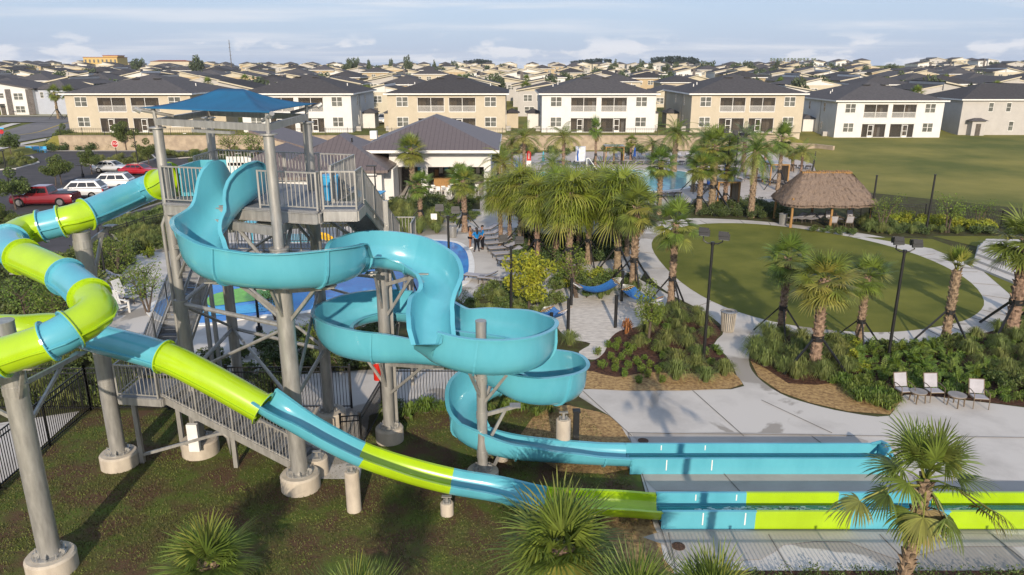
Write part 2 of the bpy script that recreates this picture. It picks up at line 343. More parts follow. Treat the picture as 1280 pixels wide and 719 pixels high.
sheet('wet_pavement', [(800,591),(1110,594),(1290,603),(1500,610),(1500,628),(1290,620),(820,614),(806,600)], Z3, m_concwet)
sheet('wet_pavement', [(790,543),(900,541),(1060,544),(1085,552),(1085,558),(800,557)], Z3, m_concwet)
(lambda *a, **k: 0)('wet_pavement', [(932,468),(948,474),(975,492),(1012,505),(1060,516),(1090,520),(1062,534),(1030,524),(1000,520),(975,530),(950,512),(915,516),(905,508),(940,500),(950,490)], Z3, m_concwet, smooth=2)
sheet('wet_pavement', [(1132,548),(1180,552),(1205,566),(1160,568)], Z3, m_concwet, smooth=2)
sheet('wet_pavement', [(830,664),(1290,670),(1290,684),(1190,684),(1120,700),(1060,678),(980,682),(950,700),(846,700),(836,684)], Z3, m_concwet, smooth=2)
m = MB()
for a, b in (((727,487),(790,545)),((866,488),(930,545)),((952,500),(1040,541)),((785,541),(1290,547)),((1015,545),(1030,556)),((1112,520),(1150,560)),((785,541),(840,700)),((836,666),(846,717)),((961,668),(990,717)),((1100,668),(1150,719)),((1240,668),(1300,716)),((1135,591),(1180,618)),((905,592),(925,614)),((1142,597),(1160,620))):
    p, q = G(*a, .042), G(*b, .042); m.bar(p, q, .025, .012)
for k in range(26):                                                # joints across the ring walk
    an = k*2*math.pi/26; i = int(k*len(OVAL)/26) % len(OVAL); p = OVAL[i]; c = sum(OVAL, Vector())/len(OVAL); dd = (p-c).normalized()
    m.bar((p.x+dd.x*.05, p.y+dd.y*.05, Z4), (p.x+dd.x*1.45, p.y+dd.y*1.45, Z4), .03, .02)
struct('pavement_joints', m, m_joint)
for c in ((804,551),(848,683)):                                    # drain covers
    m = MB(); p = G(*c, .03); m.tube(p, p+Vector((0,0,.012)), .19, n=20); 
    for k in range(-2, 3): m.bar(p+Vector((k*.06,-.13,.014)), p+Vector((k*.06,.13,.014)), .02, .008)
    tag(m.build('drain_cover', M('rusty_iron', (.11,.055,.03), .8, var=.25, scale=20)), ['round rusty drain cover in the paving between the bark bed and the turquoise runout','round rusty drain cover in the paving nearest the camera, below the lime and turquoise runout'][c[1] > 600], 'drain cover')
# splash pad
SPL = [(192,388),(206,375),(262,348),(330,318),(420,305),(500,301.5),(560,303),(580,312),(586,330),(581,350),(560,360),(500,369),(430,380),(380,390),(320,396),(262,405),(215,402)]
pc = sum([G(*p) for p in SPL], Vector())/len(SPL)
m = MB(); ring = smooth_poly([G(*p) for p in SPL], 5)
struct_pts = [p+(p-pc).normalized()*.42 for p in ring]
m.prism([(p.x, p.y) for p in struct_pts][::-1] if False else [(p.x, p.y) for p in struct_pts], Z3, .07); struct('splash_pad_coping', m, m_white)
m = MB(); m.poly([(p.x, p.y, .076) for p in ring]); struct('splash_pad_water', m, m_splash)
sheet('splash_pad_marking', [(262,372),(300,362),(345,360),(348,372),(300,380),(262,384)], .081, M('lime_surface', (.18,.50,.05), .4), smooth=3)
sheet('splash_pad_marking', [(240,386),(300,384),(348,376),(346,388),(290,395),(244,396)], .081, m_ltblue, smooth=3)
# main pool
sheet('pool_deck', [(600,262),(600,195),(700,190),(1010,188),(1020,215),(1010,240),(975,252),(930,256),(880,256),(850,262),(800,262),(760,258),(700,246)], Z3, M('pool_pavers', (.50,.45,.41), .9, col2=(.40,.36,.33), scale=1.5, bump=.1))
PL = [(672,216),(760,213.5),(846,214),(864,222),(858,235),(800,240),(760,236),(720,226),(676,224)]
pr = smooth_poly([G(*p) for p in PL], 4); pc = sum(pr, Vector())/len(pr)
m = MB(); m.prism([(q.x, q.y) for q in [p+(p-pc).normalized()*.45 for p in pr]][::-1], Z3, .07); struct('pool_coping', m, m_white)
m = MB(); m.poly([(p.x, p.y, .076) for p in pr][::-1]); struct('pool_water', m, m_pool)
sheet('club_terrace', [(480,255),(500,228),(640,222),(640,245),(560,250),(555,262),(600,262),(590,290),(560,290),(556,268),(500,262)], Z4, m_walk)
# parking lot and road
sheet('parking_lot', [(-400,262),(-300,200),(60,190),(330,186),(400,190),(330,215),(232,262),(150,300),(60,340),(-120,345),(-300,330)], Z2, m_asph)
m = MB()
for a, b in (((255,252),(300,222)),):
    pass
def park_rows(p0, p1, n, dx, dy):
    for i in range(n+1):
        t = i/n; x = p0[0]+(p1[0]-p0[0])*t; y = p0[1]+(p1[1]-p0[1])*t
        m.bar(G(x, y, Z3), G(x+dx, y+dy, Z3), .1, .014)
park_rows((60,250),(300,213), 6, -34, -8); park_rows((130,300),(250,268), 3, -60, 0); park_rows((120,225),(260,205), 5, 34, -6); park_rows((0,213),(90,200), 4, 40, 2); park_rows((50,311),(150,288), 3, 50, 0); park_rows((330,196),(390,190), 3, -20, 5)
struct('parking_markings', m, m_white)
ISL = [[(0,275),(70,262),(62,268),(0,284)],[(-60,203),(40,196),(50,204),(20,212),(-60,216)],[(150,262),(240,236),(246,240),(160,268)],[(100,205),(190,193),(196,199),(150,212)],[(130,285),(205,268),(235,262),(150,304)],[(200,194),(330,186.5),(330,190),(205,200)]]
for q in ISL:
    pts = [G(*p) for p in q]; ar = sum(pts[i].x*pts[(i+1) % len(pts)].y - pts[(i+1) % len(pts)].x*pts[i].y for i in range(len(pts)))
    if ar < 0: pts.reverse()
    c = sum(pts, Vector())/len(pts)
    m = MB(); m.prism(pts, 0, .14); struct('kerb', m, m_walk)
    m = MB(); m.prism([c+(p-c)*.93 for p in pts], .1, .17); struct('planting_bed', m, m_soil)
def hsheet(name, px, dz, mat, zs=None):
    m = MB(); m.poly([G(x, y, z)+Vector((0,0,dz)) for (x, y, z) in px]); return struct(name, m, mat)
def drape(name, x0, x1, y0, y1, dz, mat, n=3):
    m = MB(); yy = sorted(set([y for y in ys if y0 < y < y1]+[y0, y1])); xx = sorted(set([x for x in xs if x0 < x < x1]+[x0, x1]))
    m.add([(x, y, hill(x, y)+dz) for y in yy for x in xx], [(j*len(xx)+i, j*len(xx)+i+1, (j+1)*len(xx)+i+1, (j+1)*len(xx)+i) for j in range(len(yy)-1) for i in range(len(xx)-1)]); return struct(name, m, mat)
drape('road', -95, -81, 40, 168, .1, m_road); drape('road', -260, -76, 151, 164, .14, m_road); drape('road_marking', -88.1, -87.8, 40, 150, .13, M('yellow_paint', (.5,.36,.06), .7))
drape('sidewalk', -79.6, -77.8, 90, 149, .12, m_walk); drape('sidewalk', -98.6, -96.8, 90, 149, .12, m_walk); drape('sidewalk', -200, -98, 166, 167.8, .16, m_walk); drape('sidewalk', -77.8, -40, 117.5, 118.6, .1, m_walk)
# stepped concrete terraces at the right edge
for k in range(4):
    m = MB(); a0, a1 = (1215+2*k, 334-4.5*k), (1300, 368-9*k)
    p0, p1 = G(a0[0], a0[1]), G(a1[0]+60, a1[1]+26); p2, p3 = G(1400, 312), G(1222+3*k, 309)
    m.prism([p0, p1, p2, p3], 0, .16*(k+1)); struct('terrace_step', m, m_walk)
# ---------------------------------------------------------------- the water slides
def flat(t):
    n = Vector((-t.y, t.x, 0)); return n.normalized()
def sweep(pts, prof, parent, name, mat, i0, i1, closed_prof=True, cap=True, extra=None, smooth=True):
    """prof(i) gives (side, up) pairs round the section at path point i"""
    m = MB(); vs = []; np_ = None
    for i in range(i0, i1+1):
        t = (pts[min(i+1, len(pts)-1)] - pts[max(i-1, 0)]).normalized(); n = flat(t); u = t.cross(n)*-1
        if u.z < 0: u = -u
        pr = prof(i); np_ = len(pr)
        for a, b in pr: vs.append(pts[i] + n*a + u*b)
    fs = []; cnt = i1-i0
    for i in range(cnt):
        for k in range(np_ if closed_prof else np_-1):
            k2 = (k+1) % np_; fs.append((i*np_+k, i*np_+k2, (i+1)*np_+k2, (i+1)*np_+k))
    if cap:
        h = np_//2
        for e in (0, cnt):
            for k in range(h-1): fs.append((e*np_+k, e*np_+k+1, e*np_+np_-2-k, e*np_+np_-1-k))
    m.add(vs, fs)
    if extra: extra(m)
    return m.build(name, mat, parent, smooth)
def flume_prof(w, hl, hr, rnd=.5, t=.025, lip=.07):
    """open trough: rounded bottom, walls of unequal height, flat rim flanges"""
    inn = []
    if hl > rnd: inn.append((w, hl))
    if hl > rnd+.35: inn.append((w, (hl+rnd)/2))
    n = 9
    for k in range(n+1):
        a = math.pi*k/n; c, s_ = math.cos(a), math.sin(a)
        inn.append((w*math.copysign(abs(c)**.8, c), rnd - rnd*s_**.9))
    if hr > rnd+.35: inn.append((-w, (hr+rnd)/2))
    if hr > rnd: inn.append((-w, hr))
    inn[0] = (inn[0][0], hl); inn[-1] = (inn[-1][0], hr)
    out = []; m_ = len(inn)
    for k, (a, b) in enumerate(inn):
        p = inn[max(k-1, 0)]; q = inn[min(k+1, m_-1)]; dx, dy = q[0]-p[0], q[1]-p[1]; l = math.hypot(dx, dy) or 1
        out.append((a + dy/l*-t, b + dx/l*t) if False else (a - (dy/l)*t*(1), b + (dx/l)*t*(1)))
    out = [(a if True else a, b) for a, b in out]
    # flat flange at each rim
    L0 = [(w+t+lip, hl+.005), (w+t+lip, hl-.03), (w+t, hl-.035)]; R0 = [(-w-t, hr-.035), (-w-t-lip, hr-.03), (-w-t-lip, hr+.005)]
    seq = inn + R0[::-1] + out[1:-1][::-1] + L0[::-1]
    return seq
def strip_cap_sweep(*a, **k): return sweep(*a, cap=False, **k)
# --- slide one: closed tube then lime and turquoise trough
T1 = [G(216,221,9.55), G(198,231,9.25), G(174,240,8.98), G(108,268,8.6), G(77,277,8.45), G(52,283,8.35), G(30,289,8.25), G(12,301,8.15), G(15,313,8.08), G(28,321,8.03), G(82,346,7.75), G(112,371,7.5), G(118,392,7.3), G(88,412,7.08), G(60,427,6.9), G(2,446,6.6),
      Vector((-13.3,15.2,6.3)), Vector((-15.2,16.2,6.05)), Vector((-15.9,18.2,5.85)), Vector((-15.2,20.0,5.7)), G(28,412,5.6), G(75,410,5.5), G(125,424,5.3), G(205,446,4.95), G(265,475,4.35), G(329,511,3.55)]
COL1 = 'GBBGBGGBBGBGGBGBBGBGGBBGG'     # colour of each span between control points
t1, ix1 = spline(T1, .22)
slide1 = thing('water_slide', 'lime and turquoise tube slide winding from the tower to the nearest straight runout', 'water slide', (T1[0].x, T1[0].y, 0))
RT = .44
def tube_prof(i):
    o = []
    n = 20
    for k in range(n): a = 2*math.pi*k/n; o.append((RT*math.cos(a), RT*math.sin(a)))
    return o
def tube_solid(i0, i1, col):
    m = MB(); n = 24; rings = []
    for rad in (RT, RT-.02):
        for i in range(i0, i1+1):
            t = (t1[min(i+1, len(t1)-1)] - t1[max(i-1, 0)]).normalized(); s_ = flat(t); u = s_.cross(t); u = -u if u.z < 0 else u
            for k in range(n): a = 2*math.pi*k/n; rings.append(t1[i] + s_*rad*math.cos(a) + u*rad*math.sin(a))
    c = i1-i0+1; fs = []
    for j in range(c-1):
        for k in range(n): fs.append((j*n+k, j*n+(k+1)%n, (j+1)*n+(k+1)%n, (j+1)*n+k)); q = c*n; fs.append((q+j*n+k, q+(j+1)*n+k, q+(j+1)*n+(k+1)%n, q+j*n+(k+1)%n))
    m.add(rings, fs)
    o = m.build('tube_section', col, slide1, True)
    for sgn in (1, -1):                                              # moulded seams along both sides
        m = MB(); vs = []
        for i in range(i0, i1+1):
            t = (t1[min(i+1, len(t1)-1)] - t1[max(i-1, 0)]).normalized(); s_ = flat(t)*sgn; u = Vector((0,0,1))
            for a, b in ((RT-.01,.018),(RT+.055,.018),(RT+.055,-.018),(RT-.01,-.018)): vs.append(t1[i] + s_*a + u*(b-.06))
        m.add(vs, [(j*4+k, j*4+(k+1)%4, (j+1)*4+(k+1)%4, (j+1)*4+k) for j in range(c-1) for k in range(4)])
        m.build('seam', col, o)
    # end flange ring with bolts
    for i, sg in ((i0, 1), (i1, -1)):
        m = MB(); t = (t1[min(i+1, len(t1)-1)] - t1[max(i-1, 0)]).normalized(); s_ = flat(t); u = s_.cross(t); u = -u if u.z < 0 else u; vs = []
        for off, rad in ((0, RT-.02), (0, RT+.075), (sg*.03, RT+.075), (sg*.03, RT-.005)):
            for k in range(28): a = 2*math.pi*k/28; vs.append(t1[i] + t*off + s_*rad*math.cos(a) + u*rad*math.sin(a))
        m.add(vs, [(j*28+k, j*28+(k+1)%28, (j+1)*28+(k+1)%28, (j+1)*28+k) for j in range(3) for k in range(28)])
        for k in range(14):
            a = 2*math.pi*k/14; p = t1[i] + (s_*math.cos(a) + u*math.sin(a))*(RT+.045); m.tube(p+t*sg*.028, p+t*sg*.045, .012, n=5)
        m.build('flange', col, o)
i = 0
while i < len(COL1):
    j = i
    while j+1 < len(COL1) and COL1[j+1] == COL1[i] and (j+1-i) < 3: j += 1
    tube_solid(ix1[i], ix1[j+1], m_green if COL1[i] == 'G' else m_blue_t); i = j+1
# open part
T2 = [G(326,509,3.52), G(352,527,3.18), G(395,553,2.5), G(447,579,1.75), G(503,598,1.15), G(562,613,.75), G(620,623,.5)]
Yr = 19.15
T2 += [Vector((x, Yr, z)) for x, z in ((.95,.38), (2.2,.30), (3.4,.24), (4.35,.16), (6,.15), (9,.15), (12,.15), (18,.15))]
t2, ix2 = spline(T2, .25)
C2 = [(0,3,'B'),(3,5,'G'),(5,7,'B'),(7,10,'G')]
for a, b, c in C2:
    def pf(i):
        k = min(1, max(0, (i-ix2[0])/6)); return flume_prof(.44, .45+.0*k, .45, .40)
    o = sweep(t2, pf, slide1, 'trough_section', m_green if c == 'G' else m_blue_t, ix2[a], ix2[b], cap=False)
def straight(x0, x1, y, z, w, h, t=.03, lip=.06):
    prof = [(-w-lip-t, h), (-w, h), (-w, .32), (-w+.03, .1), (-w+.14, .015), (0, 0), (w-.14, .015), (w-.03, .1), (w, .32), (w, h), (w+lip+t, h), (w+lip+t, h-.03), (w+t, h-.035), (w+t, -.13), (w-.08, -.15), (-w+.08, -.15), (-w-t, -.13), (-w-t, h-.035), (-w-lip-t, h-.03)]
    return prof
def runout(parent, spans, y, z, w, h):
    for x0, x1, c in spans:
        m = MB(); pr = straight(x0, x1, y, z, w, h); n = len(pr)
        vs = [(x, y+a, z+b) for x in (x0, x1) for a, b in pr]
        m.add(vs, [(k, (k+1) % n, n+(k+1) % n, n+k) for k in range(n)])
        for x in (x0, x1): 
            xx = x+.012 if x == x0 else x-.012
        o = m.build('runout_section', c, parent, True)
        for xs_ in ((x0+1.2, x1-.3) if x0 < 5 else ()):                                  # white sealant joint strips
            for yy, zz_, hh in ((y-w-.036, z+h*.5-.03, h-.1), (y+w-.006, z+h*.5+.1, h-.3)): m = MB(); m.cbox((xs_, yy, zz_), .035, .012, hh); m.build('joint_strip', m_white, o)
runout(slide1, [(4.35,7.08,m_blue_t),(7.08,9.87,m_green),(9.87,12.7,m_blue_t),(12.7,15.6,m_green),(15.6,18.4,m_blue_t)], Yr, .15, .44, .50)
m = MB(); m.box(4.4, 18.3, Yr-.37, Yr+.37, .2, .27); wt = m.build('water', M('slide_water', (.02,.30,.33), .08, var=.1, bump=.5, bscale=5, alpha=.55), slide1)
m = MB(); rr = random.Random(3)
for k in range(330):
    x = rr.choice((6.6, 7.2, 8.0, 8.6, 10.4, 13.0))+rr.gauss(0, .5); m.cbox((x, Yr+rr.uniform(-.3,.3), .275), rr.uniform(.05,.3), rr.uniform(.015,.05), .006, rr.uniform(-.3,.3))
tag(m.build('foam', M('foam', (.55,.68,.68), .6), slide1), kind='stuff')
# --- slide two: wide turquoise open flume in bowls round two columns
slide2 = thing('water_slide', 'wide all-turquoise open flume curling in stacked bowls down to its own straight runout', 'water slide', (-8.3, 22.8, 0))
c3 = Vector((-4.45, 24.1, 0)); c4 = Vector((-.95, 21.5, 0)); c5 = Vector((.35, 23.0, 0))
def pol(c, a, r, z): return Vector((c.x + r*math.cos(R(a)), c.y + r*math.sin(R(a)), z))
# (point, left wall, right wall, rounding); heading frame: left is the inner side of a counter-clockwise turn
K = [(Vector((-8.3,23.4,8.98)),.75,.75,.4),(Vector((-8.35,22.6,8.92)),1.38,1.38,.5),(Vector((-8.75,21.85,8.35)),.75,.8,.5),(Vector((-8.98,21.0,7.8)),.5,1.1,.6),(Vector((-8.6,20.1,7.45)),.45,1.25,.65),(Vector((-7.75,19.5,7.3)),.45,1.15,.65),(Vector((-6.6,19.35,7.2)),.45,1.1,.65),(Vector((-5.5,19.9,7.08)),.45,1.15,.65),(Vector((-4.95,20.9,6.98)),.55,1.1,.6),
     (Vector((-4.9,22.1,6.88)),1.0,.5,.55),(Vector((-4.35,23.1,6.75)),1.1,.42,.6),(Vector((-3.4,23.3,6.55)),1.1,.42,.6),(Vector((-2.55,22.8,6.3)),1.0,.42,.6),(Vector((-2.2,21.95,6.0)),.9,.5,.55),(Vector((-2.35,21.15,5.55)),.55,.9,.55),(Vector((-2.35,20.5,5.1)),.5,1.2,.6),
     (pol(c4,225,1.75,4.7),.45,1.25,.65),(pol(c4,265,1.65,4.5),.45,1.25,.65),(pol(c4,310,1.65,4.35),.45,1.25,.65),(pol(c4,355,1.7,4.22),.45,1.25,.65),(pol(c4,40,1.7,4.2),.45,1.05,.65),(pol(c4,80,1.75,4.17),.45,.95,.65),(Vector((-1.9,23.7,4.13)),.5,.85,.6),(Vector((-3.0,25.1,4.09)),.5,.9,.6),
     (pol(c3,95,1.7,4.05),.45,.95,.65),(pol(c3,140,1.7,4.0),.45,1.0,.65),(pol(c3,185,1.7,3.95),.45,1.1,.65),(pol(c3,230,1.7,3.88),.45,1.25,.65),(pol(c3,270,1.7,3.8),.45,1.2,.65),(Vector((-3.2,22.55,3.7)),.5,1.0,.6),(Vector((-1.9,22.6,3.5)),.5,.85,.6),(Vector((-.8,22.2,3.2)),.5,.85,.6),
     (pol(c5,270,1.55,2.85),.45,1.1,.65),(pol(c5,308,1.55,2.6),.45,1.15,.65),(pol(c5,348,1.55,2.38),.45,1.15,.65),(pol(c5,30,1.6,2.15),.45,1.2,.65),(pol(c5,75,1.6,1.9),.45,1.2,.65),(pol(c5,120,1.8,1.68),.45,1.1,.6),(pol(c5,160,1.95,1.42),.45,1.1,.6),(pol(c5,200,1.95,1.1),.45,1.1,.6),(Vector((-1.0,22.0,.84)),.45,.9,.55),(Vector((0.1,21.85,.62)),.45,.75,.5),(Vector((1.6,22.0,.40)),.42,.6,.45),(Vector((3.0,22.15,.22)),.42,.5,.42),(Vector((3.9,22.2,.15)),.45,.48,.4)]
t3, ix3 = spline([k[0] for k in K], .16)
def wall_at(i, j):
    for s_ in range(len(ix3)-1):
        if ix3[s_] <= i <= ix3[s_+1]:
            t = (i-ix3[s_])/max(1, ix3[s_+1]-ix3[s_]); t = t*t*(3-2*t); return K[s_][j]*(1-t)+K[s_+1][j]*t
    return K[-1][j]
def w_at(i): 
    f = i/len(t3); return .56 if f < .93 else .56-.1*(f-.93)/.07
def pf3(i):
    hl, hr, rd = wall_at(i, 1), wall_at(i, 2), wall_at(i, 3)
    return flume_prof(w_at(i), hl, hr, min(rd, hl, hr, .6), .028, .075)
def fl_prof_fixed(i):
    # constant vertex count: straight wall points always present
    hl, hr, rd = wall_at(i, 1), wall_at(i, 2), min(wall_at(i, 3)+.05, .66); w = w_at(i); t = .03; lip = .10; n = 10
    cl = min(hl, rd); cr = min(hr, rd)
    inn = [(w, hl), (w, (hl+cl)/2+.001)]
    for k in range(n+1):
        a = math.pi*k/n; c, s_ = math.cos(a), math.sin(a); h = cl if c > 0 else cr
        inn.append((w*math.copysign(abs(c)**.88, c), h*(1-s_**.9)))
    inn += [(-w, (hr+cr)/2+.001), (-w, hr)]
    out = []
    for k, (a, b) in enumerate(inn[1:-1]):
        sc = math.hypot(a/w, (b-rd)/rd if b < rd else 0) or 1
        na, nb = (a/w)/sc, ((b-rd)/rd if b < rd else 0)/sc; l = math.hypot(na, nb) or 1
        out.append((a+na/l*t, b+nb/l*t))
    return inn + [(-w-t-lip, hr), (-w-t-lip, hr-.035), (-w-t, hr-.036)] + out[::-1] + [(w+t, hl-.036), (w+t+lip, hl-.035), (w+t+lip, hl)]
cuts = [0, 3, 5, 7, 9, 11, 13, 15, 17, 19, 21, 24, 26, 28, 31, 33, 35, 37, 39, 41, 43, len(K)-1]
for a, b in zip(cuts, cuts[1:]):
    o = sweep(t3, fl_prof_fixed, slide2, 'flume_section', m_blue_t, ix3[a], ix3[b], cap=False)
    m = MB()                                                          # bolted joint rib round the outside
    i = ix3[b]; t = (t3[min(i+1, len(t3)-1)] - t3[i-1]).normalized(); n = flat(t); u = n.cross(t); u = -u if u.z < 0 else u
    pr = fl_prof_fixed(i); outer = pr[-3-13+0:-3] if False else pr[14+3:-3]
    vs = []
    for dt in (-.03, .03):
        for a_, b_ in outer:
            l = math.hypot(a_, b_-.5) or 1
            vs.append(t3[i] + t*dt + n*a_ + u*b_)
            vs.append(t3[i] + t*dt + n*(a_+a_/l*.07) + u*(b_+(b_-.5)/l*.05 if b_ < .5 else b_))
    q = len(outer)*2
    for k in range(len(outer)-1):
        A = 2*k; m.add([vs[A], vs[A+1], vs[A+3], vs[A+2], vs[q+A], vs[q+A+1], vs[q+A+3], vs[q+A+2]], [(0,1,2,3),(7,6,5,4),(1,5,6,2)])
    m.build('joint_rib', m_blue_t, o)
runout(slide2, [(3.9,6.9,m_blue_t),(6.9,9.9,m_blue_t),(9.9,12.55,m_blue_t)], 22.2, .15, .45, .48)
m = MB(); m.box(12.5, 12.6, 21.7, 22.7, .0, .72); m.path([(12.3,21.72,.62),(12.52,21.9,.8),(12.56,22.2,.86),(12.52,22.5,.8),(12.3,22.68,.62)], .06, 8); m.build('end_stop', m_blue_t, slide2)
m = MB(); m.box(4.0, 12.45, 21.83, 22.57, .2, .26); m.build('water', MATS['slide_water'], slide2)
m = MB(); m.prism([(-10.75,23.9),(-9.5,23.9),(-9.5,25.6),(-10.75,25.6)], 8.93, 9.05); m.box(-10.75,-10.69,23.9,25.6,9.05,9.9); m.box(-10.69,-9.5,25.54,25.6,9.05,9.9); m.build('start_tub', m_blue_t, slide1)
# ---------------------------------------------------------------- tower
FL, FR, BR, BL = Vector((-10.9,23.2,0)), Vector((-6.78,20.95,0)), Vector((-6.9,25.4,0)), Vector((-11.1,27.7,0))
tower = thing('slide_tower', 'tall galvanised steel slide tower with railed deck and blue hipped fabric canopy', 'tower', (-9,24.3,0))
def column(p, h, r0, r1, zc, parent, fr=.62, fh=.55):
    m = MB(); m.tube((p.x,p.y,fh), (p.x,p.y,zc), r0, n=20, cap=True)
    if h > zc: m.tube((p.x,p.y,zc), (p.x,p.y,h), r1, n=16); m.tube((p.x,p.y,zc-.02), (p.x,p.y,zc+.03), r0+.03, n=20)
    m.tube((p.x,p.y,h), (p.x,p.y,h+.04), (r1 if h > zc else r0)+.1 if parent is tower else (r0+.01), n=18)
    for k in range(1, int(h/3)+1): m.tube((p.x,p.y,k*3), (p.x,p.y,k*3+.02), (r0 if k*3 < zc else r1)+.006, n=20)
    c = m.build('column', m_galv, parent, True)
    m = MB(); m.tube((p.x,p.y,0), (p.x,p.y,fh-.06), fr, n=28); m.tube((p.x,p.y,fh-.06), (p.x,p.y,fh), fr, fr-.05, n=28); m.build('footing', m_pile, c, True)
    m = MB(); m.tube((p.x,p.y,fh), (p.x,p.y,fh+.04), r0+.16, n=20)
    for k in range(10):
        a = k*math.pi/5; x, y = p.x+math.cos(a)*(r0+.11), p.y+math.sin(a)*(r0+.11)
        m.tube((x,y,fh), (x,y,fh+.16), .016, n=6); m.tube((x,y,fh+.04), (x,y,fh+.07), .032, n=6)
        if k % 2 == 0: m.bar((p.x+math.cos(a)*r0, p.y+math.sin(a)*r0, fh+.12), (p.x+math.cos(a)*(r0+.13), p.y+math.sin(a)*(r0+.13), fh+.05), .02, .12)
    m.build('base_plate', m_galv, c)
    return c
for p, zc in ((FL,5.6),(FR,7.9),(BR,8.2),(BL,8.2)): column(p, 11.15, .26 if p is FR else .20, .15, zc, tower, .62)
# deck
DK = [Vector((-10.85,22.95,0)), Vector((-5.7,21.45,0)), Vector((-5.5,26.0,0)), Vector((-10.9,27.6,0))]; DZ = 8.9
m = MB(); m.prism(DK, DZ-.06, DZ); m.build('deck', m_galvd, tower)
def rails(path, h, parent, name='railing', mat=None, sp=.13, wd=.022, post=1.5, low=.1, top=.045, zig=None):
    for a, b in zip(path, path[1:]):
        m = MB(); a = Vector(a); b = Vector(b); ln = (b-a).length; up = Vector((0,0,1))
        m.bar(a+up*h, b+up*h, top); m.bar(a+up*low, b+up*low, top*.8)
        n = max(1, int(ln/sp))
        for i in range(1, n): q = a.lerp(b, i/n); m.bar(q+up*low, q+up*h, wd)
        n = max(1, round(ln/post))
        for i in range(n+(1 if b == Vector(path[-1]) else 0)): q = a.lerp(b, i/n); m.bar(q, q+up*(h+.02), top*1.15)
        m.build(name, mat or m_galv, parent)
def zz(p, z): return Vector((p.x, p.y, z))
m = MB()
for a, b in zip(DK, DK[1:]+DK[:1]): m.bar(zz(a, DZ-.22), zz(b, DZ-.22), .1, .32); m.bar(zz(a, DZ-.37), zz(b, DZ-.37), .2, .025); m.bar(zz(a, DZ-.07), zz(b, DZ-.07), .2, .024)
for k in range(1, 6):
    a = DK[0].lerp(DK[1], k/6); b = DK[3].lerp(DK[2], k/6); m.bar(zz(a, DZ-.2), zz(b, DZ-.2), .08, .24)
for a, b in ((FL,FR),(FR,BR),(BR,BL),(BL,FL)):
    m.bar(zz(a, DZ-.5), zz(b, DZ-.5), .14, .26)
    m.tube(zz(a, 5.5), zz(b, 5.5), .075, n=8); m.tube(zz(a, 3.0), zz(b, 3.0), .07, n=8)
    m.tube(zz(a, 3.05), zz(b, 5.45), .055, n=8); m.tube(zz(b, 5.6), zz(a, 8.2), .055, n=8); m.tube(zz(a, 6.9), zz(a.lerp(b, .35), 8.35), .06, n=8); m.tube(zz(b, 6.9), zz(a.lerp(b, .65), 8.35), .06, n=8)
m.tube(zz(FR, 3.0), zz(BL, 3.0), .06, n=8); m.build('bracing', m_galv, tower)
e = DK
gapl = e[0].lerp(e[1], .29); gapr = e[0].lerp(e[1], .64)
rails([zz(gapr, DZ), zz(e[1], DZ), zz(e[1].lerp(e[2], .06), DZ)], 1.12, tower); rails([zz(e[1].lerp(e[2], .35), DZ), zz(e[2], DZ), zz(e[3], DZ), zz(e[3].lerp(e[0], .45), DZ)], 1.12, tower)
rails([zz(e[3].lerp(e[0], .85), DZ), zz(e[0], DZ), zz(gapl, DZ)], 1.12, tower)
m = MB(); g = e[0].lerp(e[1], .30)+Vector((0,1.9,0))
for k in range(7): m.bar(zz(g+Vector((k*.12,0,0)), DZ+.15), zz(g+Vector((k*.12,0,0)), DZ+1.25), .09, .03)
m.bar(zz(g, DZ+.45), zz(g+Vector((.75,0,0)), DZ+.45), .03, .1); m.bar(zz(g, DZ+1.0), zz(g+Vector((.75,0,0)), DZ+1.0), .03, .1); m.build('gate', m_white, tower)
# canopy frame and fabric
m = MB(); CZ = 11.35
for a, b in ((FL,FR),(FR,BR),(BR,BL),(BL,FL)): m.bar(zz(a, CZ), zz(b, CZ), .12, .2); 
for a in (FL,FR,BR,BL):
    c = (FL+FR+BR+BL)/4; o_ = (a-c).normalized(); m.tube(zz(a, 11.15), zz(a+o_*.05, 11.75), .06, n=8); m.tube(zz(a-o_*.5, 11.5), zz(a+o_*.45, 11.72), .05, n=8); m.tube(zz(a+o_*.4,11.66), zz(a+o_*.56,11.76), .07, n=8)
    pass
m.bar(zz(FL.lerp(FR,.35), CZ-.2), zz(FL.lerp(FR,.7), CZ-.2), .18, .08)
m.build('canopy_frame', m_galv, tower)
c0 = (FL+FR+BR+BL)/4; rdg = [zz(c0+Vector((-.45,.2,0)), 12.3), zz(c0+Vector((.45,-.2,0)), 12.3)]
cn = [zz(p+(p-c0).normalized()*.42, 11.78) for p in (FL,FR,BR,BL)]
m = MB(); tops = [(rdg[0], rdg[1]), (rdg[1], rdg[1]), (rdg[1], rdg[0]), (rdg[0], rdg[0])]
for k in range(4):
    a, b = cn[k], cn[(k+1) % 4]; ta, tb = tops[k]; N_ = 12; vs = []
    for j in range(9):
        v = j/8
        for i in range(N_+1):
            u = i/N_; lo = a.lerp(b, u); mid = (a+b)/2; lo = lo + (c0-Vector((mid.x, mid.y, 0))).normalized()*(.55*math.sin(math.pi*u)) + Vector((0,0,-.05*math.sin(math.pi*u)))
            hi_ = ta.lerp(tb, u); p = lo.lerp(hi_, v); p.z -= .10*math.sin(math.pi*v); vs.append(p)
    m.add(vs, [(j*(N_+1)+i, j*(N_+1)+i+1, (j+1)*(N_+1)+i+1, (j+1)*(N_+1)+i) for j in range(8) for i in range(N_)])
cf = m.build('canopy', m_canopy, tower, True); so = cf.modifiers.new('s', 'SOLIDIFY'); so.thickness = .012
